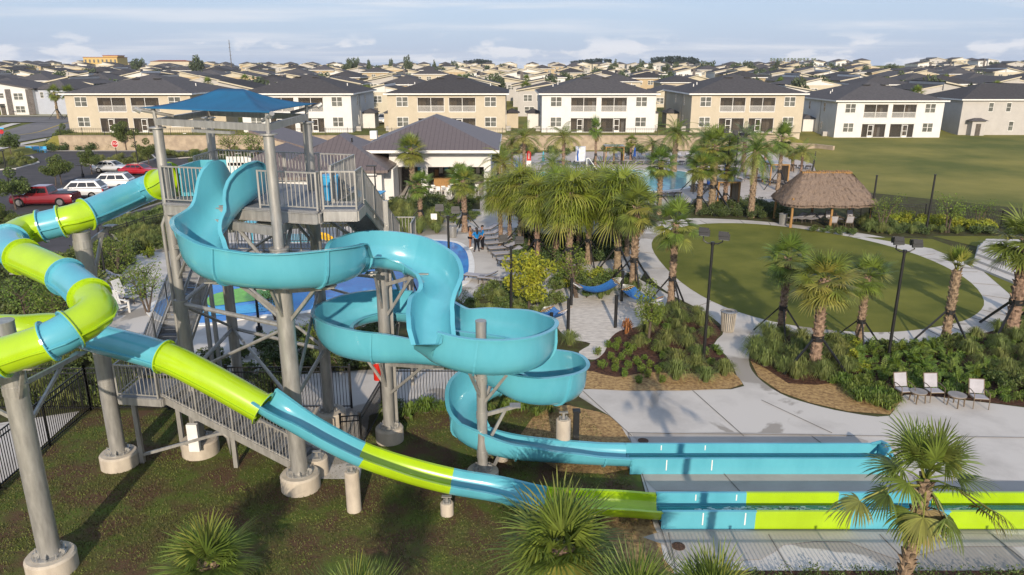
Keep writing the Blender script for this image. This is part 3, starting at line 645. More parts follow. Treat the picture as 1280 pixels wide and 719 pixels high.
m = MB(); [m.bar(r_, c_, .05, .03) for r_, c_ in ((rdg[0]+Vector((0,0,.0)), cn[0]), (rdg[1], cn[1]), (rdg[1], cn[2]), (rdg[0], cn[3]))] if False else None
# stairs
def stair(p0, p1, wd, parent, n, rail=True):
    p0 = Vector(p0); p1 = Vector(p1); run = (p1-p0); hz = Vector((run.x, run.y, 0)).normalized(); sd = Vector((-hz.y, hz.x, 0)); m = MB()
    az = math.atan2(hz.y, hz.x)
    for i in range(n):
        q = p0 + run*((i+.5)/n); m.cbox((q.x, q.y, q.z+.03), run.xy.length/n*1.05, wd, .05, az)
        m.cbox((q.x+hz.x*run.xy.length/n*.5, q.y+hz.y*run.xy.length/n*.5, q.z+run.z/n*.5), .02, wd, abs(run.z)/n*.9, az)
    s_ = m.build('stair_flight', m_galvd, parent)
    m = MB()
    for g in (-1, 1): m.bar(p0+sd*g*(wd/2+.03), p1+sd*g*(wd/2+.03), .06, .3); m.bar(p0+sd*g*(wd/2+.06)+Vector((0,0,.14)), p1+sd*g*(wd/2+.06)+Vector((0,0,.14)), .12, .02)
    m.build('stringer', m_galv, s_)
    for g in (-1, 1): rails([p0+sd*g*(wd/2+.06), p1+sd*g*(wd/2+.06)], 1.1, s_, sp=.12)
def landing(pts, z, parent):
    m = MB(); m.prism(pts, z-.05, z); l_ = m.build('landing', m_galvd, parent); m = MB()
    for a, b in zip(pts, pts[1:]+pts[:1]): m.bar(zz(a, z-.15), zz(b, z-.15), .08, .25)
    m.build('landing_frame', m_galv, l_); return l_
stair((-6.6,22.0,.25), (-11.4,22.75,2.6), 1.1, tower, 15)
P_ = [Vector((-12.9,22.2,0)), Vector((-11.4,22.0,0)), Vector((-11.2,23.6,0)), Vector((-12.9,23.7,0))]
lf = landing(P_, 2.62, tower); rails([zz(P_[1]+Vector((-.1,0,0)),2.62), zz(P_[0],2.62), zz(P_[3],2.62)], 1.1, lf)
stair((-12.2,23.7,2.62), (-12.2,28.7,5.9), 1.1, tower, 18)
P2_ = [Vector((-12.9,28.7,0)), Vector((-4.0,28.7,0)), Vector((-4.0,30.0,0)), Vector((-12.9,30.0,0))]
lf = landing(P2_, 5.92, tower); rails([zz(P2_[1],5.92), zz(P2_[2],5.92), zz(P2_[3],5.92), zz(P2_[0],5.92)], 1.1, lf); rails([Vector((-11.4,28.7,5.92)), Vector((-5.4,28.7,5.92))], 1.1, lf)
stair((-4.95,28.7,5.92), (-5.1,22.8,8.88), .85, tower, 18)
m = MB(); m.prism([Vector((-5.68,21.75,0)), Vector((-4.6,21.75,0)), Vector((-4.6,22.8,0)), Vector((-5.62,22.8,0))], DZ-.06, DZ-.002); l_ = m.build('landing', m_galvd, tower)
m = MB(); m.bar((-5.6,21.7,DZ-.2), (-4.6,21.7,DZ-.2), .08, .3); m.bar((-4.6,21.75,DZ-.2), (-4.6,22.8,DZ-.2), .08, .3); m.build('landing_frame', m_galv, l_)
rails([Vector((-5.6,21.75,DZ)), Vector((-4.62,21.75,DZ)), Vector((-4.62,22.75,DZ))], 1.12, l_)
m = MB()
for x, y, h in ((-12.6,22.5,2.5),(-11.6,23.4,2.5),(-12.6,29.6,5.8),(-4.2,29.7,5.8),(-4.2,24.4,8.7),(-9.3,22.2,1.5),(-12.6,28.9,5.8),(-4.2,28.9,5.8)): m.bar((x,y,0), (x,y,h), .14)
for a, b in (((-12.6,22.5,.3),(-9.3,22.2,1.4)),((-12.6,28.9,.5),(-12.6,24,2.6)),((-4.2,24.4,3),(-4.2,28.9,5.6)),((-4.2,28.9,3),(-4.2,24.4,6.5)),((-12.6,29.6,5.6),(-4.2,29.7,3.0)),((-4.2,24.4,6.6),(-6.9,25.4,8.2)),((-4.2,24.4,6.0),(-6.9,25.4,6.0))): m.bar(a, b, .09)
m.build('stair_support', m_galv, tower)
m = MB(); m.path([(-7.9,22.6,8.3),(-7.3,22.6,8.3),(-7.15,22.6,8.15),(-7.15,22.6,5),(-7.15,22.6,.1)], .09, 10); m.path([(-10.2,22.9,.9),(-9.9,22.9,.9),(-9.75,22.9,.75),(-9.75,22.9,.05)], .08, 10); m.path([(-11.1,23.4,8.4),(-11.25,23.4,8.1),(-11.2,23.4,.3)], .06, 10); m.build('water_pipe', m_galv, tower, True)
m = MB(); m.box(-10.9,-10.55,22.35,22.5,.5,1.5); m.build('control_box', m_white, tower)
# separate slide columns with their arms
def slide_column(p, h, r, label, arms, fr=.6, fh=.5):
    t = thing('support_column', label, 'support column', (p.x, p.y, 0), 'steel columns holding up the slides')
    column(p, h, r, r, h, t, fr, fh)
    for z, q in arms:
        q = Vector(q); m = MB(); a = Vector((p.x, p.y, z)); dr = (q-a); hz = Vector((dr.x,dr.y,0)).normalized(); a2 = a+hz*r*.8
        m.bar(a2, q, .08, .12); m.bar(Vector((p.x,p.y,z-1.1))+hz*r*.8, a.lerp(q, .72), .07, .09)
        m.tube(Vector((p.x,p.y,z-.12)), Vector((p.x,p.y,z+.12)), r+.02, n=18); m.cbox((q.x,q.y,q.z+.03), .35, .35, .03); m.build('arm', m_galv, t)
slide_column(Vector((-12.35,16.9,0)), 7.05, .27, 'galvanised column under the lime tube at the left edge, nearest the camera', [(6.2,(-11.2,15.9,6.28)),(5.3,(-12.5,19.9,5.0)),(5.6,(-15.0,16.9,5.55))], .62, .5)
slide_column(Vector((-13.3,22.35,0)), 8.05, .25, 'galvanised column behind the blue tube bend, second from the left', [(7.7,(-12.9,23.3,8.05)),(5.6,(-12.4,20.5,5.0)),(6.9,(-13.6,19.7,7.5))], .6, .5)
slide_column(Vector((-4.42,24.1,0)), 6.55, .2, 'galvanised column rising through the left turquoise bowl', [(6.2,(-4.4,22.3,6.75)),(3.3,(-4.45,22.5,3.7)),(3.4,(-5.9,24.3,3.82)),(3.5,(-4.3,25.7,3.95)),(3.0,(-2.4,22.5,3.5)),(5.9,(-2.9,23.4,6.45))], .5, .55)
slide_column(Vector((-.96,21.5,0)), 5.45, .165, 'galvanised column rising through the right turquoise bowl', [(4.1,(-1.5,20.1,4.5)),(3.9,(.4,20.7,4.25)),(3.5,(-.3,23.1,3.9)),(2.3,(.1,21.7,2.5)),(4.6,(-2.3,20.9,5.2)),(.9,(-.2,22.0,.6))], .52, .35)
for a, z, b in ((FR,6.7,(-6.8,19.45,7.15)),(FR,6.6,(-5.2,20.2,6.95)),(FR,6.9,(-8.3,19.7,7.25)),(BR,6.3,(-4.9,22.4,6.8)),(FL,7.4,(-9.3,21.5,7.85))):
    m = MB(); b = Vector(b); a_ = zz(a, z); m.bar(a_, b, .09, .14); m.bar(zz(a, z-1.1), a_.lerp(b, .7), .07, .09); m.cbox((b.x,b.y,b.z+.02), .35, .35, .03); m.build('flume_arm', m_galv, tower)
# low concrete piles under the flumes
def pile(p, h, r, label, steel=.25):
    t = thing('concrete_pile', label, 'concrete pile', (p.x, p.y, 0), 'low concrete piles under the slides')
    m = MB(); m.tube((p.x,p.y,0), (p.x,p.y,h-.03), r, n=24); m.tube((p.x,p.y,h-.03), (p.x,p.y,h), r, r-.03, n=24); m.build('pile', m_pile, t, True)
    m = MB(); m.cbox((p.x,p.y,h+.015), r*1.2, r*1.2, .03); m.tube((p.x,p.y,h), (p.x,p.y,h+steel), .05, n=8); m.cbox((p.x,p.y,h+steel), .3, .12, .03)
    for sx in (-1,1):
        for sy in (-1,1): m.tube((p.x+sx*r*.45,p.y+sy*r*.45,h), (p.x+sx*r*.45,p.y+sy*r*.45,h+.08), .014, n=6)
    m.build('bracket', m_galv, t)
pile(G(443,638), 1.35, .22, 'tall pale concrete pile under the turquoise and lime trough join', .2)
pile(G(559,643), .42, .2, 'short pale concrete pile under the second join of the lower trough', .2)
pile(G(628,575), .42, .2, 'short concrete pile under the far turquoise flume beside the steel column', .25)
pile(Vector((1.75,22.8,0)), 1.5, .25, 'tall concrete pile beside a black post under the lower right bowl', .25)
pile(G(398,592), .62, .35, 'wide concrete pile behind the largest footing at the stair foot', .2)
m = MB(); p = Vector((2.2,22.95,0)); m.bar(p, p+Vector((0,0,1.7)), .2); m.bar(p+Vector((0,0,1.7)), p+Vector((0,0,1.76)), .26); tag(m.build('post', m_black), 'square black post standing beside the tall pile under the lower right bowl', 'post')
# ---------------------------------------------------------------- buildings
def window(parent, x, y, z, w_, h_, face='y-', mull=1, cross=1, name='window'):
    """frame and panes in one mesh, set 3 cm proud of the wall"""
    m = MB(); fw = .07
    def bx(a0, a1, b0, b1, d0, d1):
        if face == 'y-': m.box(x+a0, x+a1, y-d1, y-d0, z+b0, z+b1)
        elif face == 'x-': m.box(x-d1, x-d0, y+a0, y+a1, z+b0, z+b1)
        else: m.box(x+d0, x+d1, y+a0, y+a1, z+b0, z+b1)
    m.k = 1; bx(0, w_, 0, h_, -.02, .02); m.k = 0
    bx(-.06, w_+.06, -.1, 0, -.01, .06); bx(-.06, w_+.06, h_, h_+.1, -.01, .06); bx(-.06, 0, 0, h_, -.01, .05); bx(w_, w_+.06, 0, h_, -.01, .05)
    for k in range(1, mull+1): a = w_*k/(mull+1); bx(a-.05, a+.05, 0, h_, .0, .045)
    if cross:
        for k in range(mull+1): a0 = w_*k/(mull+1)+.05; a1 = w_*(k+1)/(mull+1)-.05; bx(a0, a1, h_*.5-.03, h_*.5+.03, .0, .035)
    return m.build(name, [m_white, m_glass], parent)
def hip(m, x0, x1, y0, y1, z, rise, ov=.5, fr=.0, th=.18):
    """hip roof; ridge runs along the longer side"""
    x0 -= ov; x1 += ov; y0 -= ov; y1 += ov; wx, wy = x1-x0, y1-y0; h = min(wx, wy)/2*(1-fr); cx_, cy_ = (x0+x1)/2, (y0+y1)/2
    if wx >= wy: r = [(x0+h, cy_, z+rise), (x1-h, cy_, z+rise)]
    else: r = [(cx_, y0+h, z+rise), (cx_, y1-h, z+rise)]
    v = [(x0,y0,z),(x1,y0,z),(x1,y1,z),(x0,y1,z)]
    if wx >= wy: f = [(0,1,5,4),(1,2,5),(2,3,4,5),(3,0,4)]
    else: f = [(0,1,4),(1,2,5,4),(2,3,5),(3,0,4,5)]
    m.add(v+r, f+[(3,2,1,0)])
def fascia(x0, x1, y0, y1, z, ov, parent, h=.2, mat=None):
    m = MB(); x0 -= ov; x1 += ov; y0 -= ov; y1 += ov
    m.box(x0-.04, x1+.04, y0-.04, y0, z-h, z+.03); m.box(x0-.04, x1+.04, y1, y1+.04, z-h, z+.03); m.box(x0-.04, x0, y0, y1, z-h, z+.03); m.box(x1, x1+.04, y0, y1, z-h, z+.03)
    m.box(x0, x1, y0, y1, z-.06, z-.015)
    return m.build('fascia', mat or m_white, parent)
def townhouse(x0, x1, Y, z, wallm, label, depth=21, side=None, ridge=3.0, H_=6.3):
    W = x1-x0; t = thing('townhouse', label, 'house', ((x0+x1)/2, Y, z), 'two-storey townhouses facing the water park')
    s = W/19.0
    xa = [4.8*s, 9.15*s, 9.85*s, 14.2*s]
    m = MB(); D = 1.9
    # solid pieces of the front slab between the recessed porches
    for a, b in ((0, xa[0]), (xa[1], xa[2]), (xa[3], W)): m.box(x0+a, x0+b, Y, Y+D, z, z+H_)
    for a, b in ((xa[0], xa[1]), (xa[2], xa[3])): m.box(x0+a, x0+b, Y, Y+D, z+5.75, z+H_); m.box(x0+a, x0+b, Y, Y+D, z+2.4, z+3.3)
    m.box(x0, x1, Y+D, Y+depth, z, z+H_)
    m.box(x0, x1, Y+.4, Y+depth, z-1.2, z)
    wl = m.build('wall', wallm, t)
    for zb in (1.0, 4.3):
        for a, ww in ((1.5*s, 1.75*s), (15.7*s, 1.75*s)): window(t, x0+a, Y, z+zb, ww, 1.45)
    for fl in (0, 1):
        z0 = z+3.3 if fl else z; z1 = z+5.75 if fl else z+2.4
        for bi, (a, b) in enumerate(((xa[0], xa[1]), (xa[2], xa[3]))):
            a += x0; b += x0
            m = MB(); mid = (a+b)/2
            for xx in (a+.03, mid, b-.03): m.box(xx-.035, xx+.035, Y+.03, Y+.1, z0, z1)
            m.box(a, b, Y+.03, Y+.1, z1-.07, z1); m.box(a, b, Y+.03, Y+.1, z0, z0+.07); m.build('screen_frame', m_white, t)
            for pa, pb in ((a+.065, mid-.035), (mid+.035, b-.065)): m = MB(); m.box(pa, pb, Y+.2, Y+.205, z0+.07, z1-.07); m.build('screen', m_screen, t)
            m = MB(); m.box(a+.3, b-.6, Y+D-.06, Y+D-.01, z0+.05, z0+2.15); m.k = 1; m.box(a+.3, a+.3+(b-a-.9)*.25, Y+D-.09, Y+D-.065, z0+.1, z0+2.1); m.box(b-.6-(b-a-.9)*.2, b-.6, Y+D-.09, Y+D-.065, z0+.1, z0+2.1); m.build('sliding_door', [m_glass, m_curtain], t)
            if fl:
                m = MB(); m.box(a+.07, b-.07, Y+.11, Y+.16, z0+1.0, z0+1.06); m.box(a+.07, b-.07, Y+.11, Y+.16, z0+.1, z0+.15)
                nb = 30
                for k in range(nb): xx = a+.1+(b-a-.2)*k/(nb-1); m.box(xx-.022, xx+.022, Y+.12, Y+.15, z0+.15, z0+1.0)
                m.build('balcony_railing', m_white, t)
            else:
                dx = (mid-1.05) if bi == 0 else (mid+.1)
                if wallm is m_beige: dx = mid-1.0
                m = MB(); m.box(dx, dx+.08, Y-.02, Y+.02, z0, z0+2.2); m.box(dx+.82, dx+.9, Y-.02, Y+.02, z0, z0+2.2); m.box(dx+.08, dx+.82, Y-.02, Y+.02, z0+2.1, z0+2.2); m.box(dx+.08, dx+.82, Y-.02, Y+.02, z0, z0+.35); m.box(dx+.08, dx+.82, Y-.02, Y+.02, z0+1.1, z0+1.18); m.build('screen_door', m_white, t)
    m = MB(); hip(m, x0, x1, Y, Y+depth, z+H_+.08, ridge, .55, 0); rf = m.build('roof', m_shing, t)
    m = MB()
    for a, yy in ((.42, 7.2), (.60, 7.2)): xx = x0+W*a; m.cbox((xx, Y+yy, z+H_+.08+ridge*min(1,(yy+.55)/(W/2+.55))+.1), 1.3, .6, .12)
    m.build('roof_vent', m_black, rf)
    for a, yy in ((.12, 9), (.17, 10.5), (.86, 10)):
        m = MB(); xx = x0+W*a; dx_ = min(xx-x0, x1-xx)+.55; zz_ = z+H_+.08+ridge*min(1, dx_/(W/2+.55)); m.tube((xx, Y+yy, zz_-.1), (xx, Y+yy, zz_+.45), .09, n=8); m.build('vent_pipe', m_white, rf)
    fascia(x0, x1, Y, Y+depth, z+H_+.05, .55, t)
    for side_, xx, fc in (('l', x0, 'x-'), ('r', x1, 'x+')):
        for yy, zb, ww in ((5, 4.3, .7), (12, 4.3, .7), (5.5, 1.0, .7), (16, 1.1, .8)): window(t, xx, Y+yy, z+zb, ww, 1.4, fc, 0, 1)
        m = MB(); sg = -1 if fc == 'x-' else 1; a, b = sorted((xx, xx+sg*2.2)); m.box(a, b, Y+9, Y+13, z-.3, z+2.6); pw = m.build('porch', wallm, t)
        m = MB(); hip(m, a, b, Y+9, Y+13, z+2.65, .7, .3); m.build('roof', m_shing, pw)
        m = MB(); m.cbox((xx+sg*.5, Y+3, z+.4), .8, .8, .8); m.tube((xx+sg*.06, Y+7, z), (xx+sg*.06, Y+7, z+6), .05, n=6); m.build('air_conditioner', m_wicker if False else m_gwall, t)
    return t
def Xat(px, Y, z=2.2): return (px-640)/F*(Y*CP+(CAM_H-z)*SP)
YH = 127
townhouse(Xat(88,YH), Xat(243,YH), YH, 2.2, m_beige, 'beige townhouse behind the left of the blue canopy, above the stop sign')
townhouse(Xat(305,YH), Xat(441,YH), YH, 2.2, m_wwall, 'white townhouse directly behind the blue tower canopy')
townhouse(Xat(486,YH), Xat(632,YH), YH, 2.2, m_beige, 'beige townhouse behind the brown-roofed clubhouse')
townhouse(Xat(677,YH), Xat(818,YH), YH, 2.2, m_wwall, 'white townhouse behind the pool, in the middle of the row')
townhouse(Xat(862,YH), Xat(1001,YH), YH, 2.2, m_beige, 'beige townhouse between two white ones, right of the pool')
townhouse(Xat(1042,133,.8), Xat(1174,133,.8), 133, .8, m_wwall, 'white townhouse at the edge of the open green field, rightmost of the row')
# side-on house at the right edge
def sidehouse(x0, x1, y0, y1, z, wallm, label, wins, H_=6.3, roofm=None, ridge=2.6, cat='house'):
    t = thing('house', label, cat, ((x0+x1)/2, y0, z)); m = MB(); m.box(x0, x1, y0, y1, z-1, z+H_); m.build('wall', wallm, t)
    m = MB(); hip(m, x0, x1, y0, y1, z+H_+.08, ridge, .5); m.build('roof', roofm or m_shing, t); fascia(x0, x1, y0, y1, z+H_+.05, .5, t)
    for a in wins: window(t, *a)
    return t
x0 = Xat(1197,138,.8); t = sidehouse(x0, x0+26, 138, 152, .8, m_gwall, 'grey house seen side-on at the right edge beyond the green field', [(x0+4.8,138,5,.8,1.5,'y-',0,1),(x0+8,138,5,.8,1.5,'y-',0,1),(x0+4,138,1.6,.7,1.4,'y-',0,1),(x0+9,138,1.6,.8,1.6,'y-',0,1),(x0+16,138,5,.8,1.5,'y-',0,1)])
m = MB(); m.box(x0+1.5, x0+3.9, 136.6, 138, .3, 3.4); m.build('porch', m_gwall, t); m = MB(); hip(m, x0+1.3, x0+4, 136.5, 138, 3.4, .5, .3); m.build('porch_roof', m_shing, t); m = MB(); m.box(x0+2.2, x0+3.1, 136.55, 136.6, .8, 2.9); m.build('door', m_wicker, t)
# blue-grey and white house at the left edge
x0 = Xat(2,172,2.2); x1 = Xat(46,172,2.2)
t = thing('house', 'white gabled house with grey stone strips and blue-grey side wing at the left edge', 'house', (x0, 138, 1)); m = MB()
xr = Xat(92,174,2.2); m.box(x0, x1, 138, 150, .2, 6.6); m.add([(x0,138,6.6),(x1,138,6.6),(x0+ (x1-x0)*.0,138,8.0),(x0,150,6.6),(x1,150,6.6),(x0,150,8.0)], [(0,1,2),(5,4,3),(0,2,5,3),(1,4,5,2)]); m.build('wall', m_wwall, t)
m = MB(); m.box(x1, xr, 139, 152, .2, 6.3); m.build('side_wing', m_bwall, t)
for a, b in ((.22,.38),(.8,1.0)): m = MB(); m.box(x0+(x1-x0)*a, x0+(x1-x0)*b, 137.94, 138, .2, 6.5); m.build('stone_strip', m_dstone, t)
m = MB(); m.add([(x0-.5,137.4,8.25),(x0-.5,150.5,8.25),(x1+.6,150.5,6.75),(x1+.6,137.4,6.75),(x0-.5,137.4,8.0),(x0-.5,150.5,8.0),(x1+.6,150.5,6.5),(x1+.6,137.4,6.5)], [(3,2,1,0),(4,5,6,7),(0,4,7,3),(1,2,6,5),(2,3,7,6),(0,1,5,4)]); m.k = 0; hip(m, x1+.3, xr, 139, 152, 6.4, 2.2, .4); m.build('roof', m_shing, t)
for a in ((x0+(x1-x0)*.45,137.99,4.2,2,1.4),(x0+(x1-x0)*.45,137.99,1.4,2,1.4),(x1+1.0,139,4.6,.7,1.2,'y-',0),(x1+3.2,139,4.6,.7,1.2,'y-',0),(x1+3.8,139,1.4,.7,1.4,'y-',0),(x0+.4,138,4.6,.9,1.0,'y-',0)): window(t, *a)
m = MB(); m.box(x0-3, x0-.2, 137.5, 138, 3.0, 3.2); m.box(x0-.3, x0+1.2, 136.4, 138.2, 3.1, 3.3); m.build('canopy', m_dstone, t); m = MB(); m.box(x0+.2, x0+1.1, 137.93, 137.99, .4, 2.7); m.build('door', m_wicker, t)
t.location = t.location + Vector((0, 34, 1.4))
# retaining wall and its railing
def wallpath(pts, h, w_, parent=None):
    m = MB()
    for a, b in zip(pts, pts[1:]): m.bar((a[0],a[1],h/2-.25), (b[0],b[1],h/2-.25), w_, h+.5)
    for a, b in zip(pts, pts[1:]): m.bar((a[0],a[1],h+.06), (b[0],b[1],h+.06), w_+.1, .12)
    return m
tag(wallpath([(-72.3,120),(44.5,120)], 2.2, .35).build('retaining_wall', m_block), 'long tan block retaining wall below the row of townhouses', 'wall')
tag(wallpath([(44.3,119.6),(47.6,117.6),(49.2,114.5)], 1.1, .35).build('retaining_wall', m_block), 'low curved end of the tan block wall beside the green field', 'wall')
def fence(path, h, label, name='iron_fence', post=2.4, sp=.12, zf=None, group=None):
    t = thing(name, label, 'fence', (path[0][0], path[0][1], 0), group)
    for a, b in zip(path, path[1:]):
        a = Vector((a[0], a[1], a[2] if len(a) > 2 else 0)); b = Vector((b[0], b[1], b[2] if len(b) > 2 else 0)); L_ = (b-a).length; n = max(1, round(L_/post)); m = MB(); U = Vector((0,0,1))
        for zz_ in (.12, h-.22, h-.02): m.bar(a+U*zz_, b+U*zz_, .035, .04)
        k = max(2, int(L_/sp))
        for i in range(k): q = a.lerp(b, (i+.5)/k); m.bar(q+U*.05, q+U*h, .02)
        m.build('picket_panel', m_black, t)
        for i in range(n+1):
            if i == n and (b.x, b.y) != (path[-1][0], path[-1][1]): continue
            q = a.lerp(b, i/n); m = MB(); m.bar(q, q+U*(h+.06), .065); m.bar(q+U*(h+.06), q+U*(h+.1), .085); m.build('post', m_black, t)
    return t
fence([(-72.3,120.5,2.2),(44.5,120.5,2.2)], 1.2, 'black railing along the top of the long tan retaining wall', sp=.35, post=3.5)
def gp(*p): q = G(*p); return (q.x, q.y)
fence([gp(-150,752),gp(0,611),gp(114,513)], 1.8, 'black iron fence running diagonally to the lower left corner')
fence([gp(-190,513),gp(114,513),gp(212,512),gp(440,511)], 1.8, 'black iron fence behind the tower columns and stairs')
fence([gp(486,510),gp(575,510),gp(640,500)], 1.8, 'black iron fence behind the turquoise bowls, right of the gate')
fence([gp(478,512),gp(452,560),gp(428,562)], 1.3, 'short black iron fence turning beside the pale path under the slides')
fence([(1.5,14.2),(24,14.2)], 1.75, 'black iron fence between the camera and the runouts')
fence([gp(138,305),gp(182,290),gp(235,277)], 1.2, 'short black fence beyond the tube slide, beside the parking lot')
fence([gp(1085,277),gp(1120,276),gp(1190,279),gp(1250,286),gp(1330,304),gp(1500,345)], 1.5, 'black iron fence between the hedge and the open field')
fence([gp(1085,277),gp(1030,238),gp(1012,232),gp(1018,205)], 1.6, 'black mesh-like fence behind the thatched hut and pool deck', sp=.2)
m = MB(); a, b = G(395,560), G(515,470)
sheet('service_path', [(400,600),(380,540),(360,470),(480,462),(600,464),(650,480),(600,498),(510,508),(462,520),(450,600)], Z4, m_conc)
sheet('service_path', [(-300,620),(-100,540),(0,530),(100,515),(0,608),(-100,690)], Z4, m_conc)
# clubhouse pair
t = thing('clubhouse', 'larger white clubhouse with a hipped brown metal roof and open bar bays', 'building', (-7, 76.5, 0))
X0, X1, YC = -12.6, -2.2, 76.5; HC = 4.75
m = MB(); bays = [(-11.7,-9.4),(-8.7,-5.9),(-4.9,-2.9)]; xx = X0
for a, b in bays+[(X1, X1)]: m.box(xx, a, YC, YC+.45, 0, HC); xx = b
for a, b in bays: m.box(a, b, YC, YC+.45, 3.0, HC)
m.box(X0, X0+.3, YC+.45, 92, 0, HC); m.box(X1-.3, X1, YC+.45, 92, 0, HC); m.box(X0+.3, X1-.3, 83, 83.3, 0, HC); m.build('wall', m_wwall, t)
m = MB(); hip(m, X0-2.4, X1, YC-.4, 93, HC+.08, 2.9, .9); m.build('roof', m_seam, t); fascia(X0-2.4, X1, YC-.4, 93, HC+.05, .9, t, .25, m_white)
m = MB(); m.box(-8.6,-6.0,81.5,82.3,0,1.1); m.box(-8.7,-5.9,81.3,82.4,1.1,1.18); m.build('bar_counter', m_wood, t)
m = MB(); m.box(X0+.3,X1-.3,82.9,82.98,0,3); m.build('back_wall', m_dstone, t)
for k, xx in enumerate((-8.4,-7.9,-7.3,-6.6,-11,-10.3,-4.4,-3.8)):
    m = MB(); m.box(xx-.2, xx+.2, 82.6, 82.85, 1.2+.3*(k % 3), 1.9+.3*(k % 3)); m.build('bottle_shelf', [m_wood, m_white, m_ltblue][k % 3], t)
m = MB(); m.tube((-9.05,YC-.3,2.2),(-9.05,YC-.3,3.0),.03,n=6); m.ball((-9.05,YC-.3,2.5),.16,.16,.25,8,6); m.build('wall_lamp', m_black, t)
t2_ = thing('pool_house', 'low white pool building with stepped brown metal roofs, beside the tower stairs', 'building', (-18, 70, 0))
m = MB(); m.box(-22.5,-12.6,71.5,84,0,3.3); m.box(-22,-15.6,67.5,71.5,0,3.2); m.box(-12.6,-11.7,73,78,0,3.2); m.build('wall', m_wwall, t2_)
for i, (a, b, c_, d_, z, rs) in enumerate(((-22.5,-12.6,71.5,84,3.4,2.9),(-22,-15.6,67.5,75.5,3.32,1.7),(-27,-22,74,84,3.2,1.8))):
    m = MB(); hip(m, a, b, c_, d_, z, rs, .7); m.build('roof', m_seam, t2_); fascia(a, b, c_, d_, z-.02, .7, t2_, .22, m_seam)
m = MB(); m.box(-15.2,-14.2,71.44,71.5,0,2.3); m.build('door', m_gwall, t2_); m = MB(); m.box(-16.6,-13.0,71.0,71.1,2.9,3.1); m.cbox((-14.6,79.5,6.0),.7,.7,.8); m.build('roof_vent', m_white, t2_)
for x, y in ((-17.2,78),(-16.2,76)): m = MB(); m.tube((x,y,4.6),(x,y,6.0),.08,n=8); m.build('vent_pipe', m_black, t2_)
for k in range(3):
    m = MB(); xx = -14.8+k*.95; m.box(xx-.42,xx+.42,69.0,69.8,.1,1.25); m.box(xx-.44,xx+.44,68.98,69.82,1.25,1.3)
    for q in range(6): m.box(xx-.38,xx+.38,68.96,68.99,.2+q*.17,.26+q*.17)
    tag(m.build('air_conditioner', m_gwall), ['grey air-conditioning unit at the pool building corner, leftmost of three','middle grey air-conditioning unit of three at the pool building','grey air-conditioning unit at the pool building, rightmost of three'][k], 'air conditioner')
t3_ = thing('pavilion', 'small white building with a single-slope brown metal roof behind the tower', 'building', (-32, 84, 0))
xa_, xb_ = Xat(327,86,0), Xat(385,86,0)
m = MB(); m.box(xa_+1, xb_, 86, 93, 0, 3.4); m.build('wall', m_wwall, t3_)
m = MB(); m.add([(xa_-.6,85,6.0),(xb_+.8,85,4.0),(xb_+.8,94,4.0),(xa_-.6,94,6.0),(xa_-.6,85,5.75),(xb_+.8,85,3.75),(xb_+.8,94,3.75),(xa_-.6,94,5.75)], [(0,1,2,3),(7,6,5,4),(0,4,5,1),(1,5,6,2),(2,6,7,3),(3,7,4,0)]); m.build('roof', m_seam, t3_)
# thatched hut
hb = G(1023,283); t = thing('thatched_hut', 'open hut with a shaggy thatched hip roof on timber posts', 'hut', (hb.x+1.5, hb.y, 0)); 
hx0, hx1, hy0, hy1 = hb.x-2.6, hb.x+4.0, hb.y-.6, hb.y+3.4
rr = random.Random(5); m = MB(); cx_, cy_ = (hx0+hx1)/2, (hy0+hy1)/2; rows = 12; ring_n = 56
def hutring(f, jit):
    o = []
    a = (hx1-hx0)/2+.7; b = (hy1-hy0)/2+.7
    ea, eb = a*(1-f)+1.95*f, b*(1-f)+.08*f
    for k in range(ring_n):
        an = 2*math.pi*k/ring_n; c, s_ = math.cos(an), math.sin(an); q = 1/max(abs(c)**5+abs(s_)**5, 1e-6)**.2
        o.append((cx_+ea*c*q+rr.uniform(-jit, jit), cy_+eb*s_*q+rr.uniform(-jit, jit), 2.0+2.45*f**.88+rr.uniform(-jit, jit)))
    return o
vs = []
for j in range(rows+1): vs += hutring(j/rows, .05)
m.add(vs, [(j*ring_n+k, j*ring_n+(k+1) % ring_n, (j+1)*ring_n+(k+1) % ring_n, (j+1)*ring_n+k) for j in range(rows) for k in range(ring_n)])
inner = [(x, y, z-.22) for x, y, z in vs[:ring_n]]+[(cx_-1.9,cy_,4.1),(cx_+1.9,cy_,4.1)]
m.add([(cx_+(x-cx_)*.97, cy_+(y-cy_)*.97, z) for x, y, z in inner[:ring_n]]+[(cx_,cy_,4.1)], [(k, (k+1) % ring_n, ring_n) for k in range(ring_n)])
for q in range(3400):                                                # loose straw ends
    j = rr.uniform(0, rows); k = rr.randrange(ring_n); p = Vector(vs[int(j)*ring_n+k]); p2 = Vector(vs[min(int(j)+1, rows)*ring_n+k]); p = p.lerp(p2, j-int(j)); o = Vector((p.x-cx_, (p.y-cy_)*1.6, 0)).normalized(); sd = Vector((-o.y, o.x, 0))*.035
    dn = o*rr.uniform(.10,.26)+Vector((0,0,-rr.uniform(.12,.34)))+sd*rr.uniform(-2,2); p += o*.03+sd*rr.uniform(-4,4); m.add([p-sd, p+sd, p+dn], [(0,1,2)])
m.build('thatch_roof', m_thatch, t)
m = MB()
for q in range(26): x = cx_-2.05+4.1*q/25; m.bar((x, cy_-.28, 4.38+rr.uniform(-.03,.03)), (x+.05, cy_+.28, 4.42+rr.uniform(-.04,.06)), .1, .12)
m.bar((cx_-2.1,cy_-.2,4.32),(cx_+2.1,cy_-.2,4.32),.09); m.build('ridge_cap', m_wood, t)
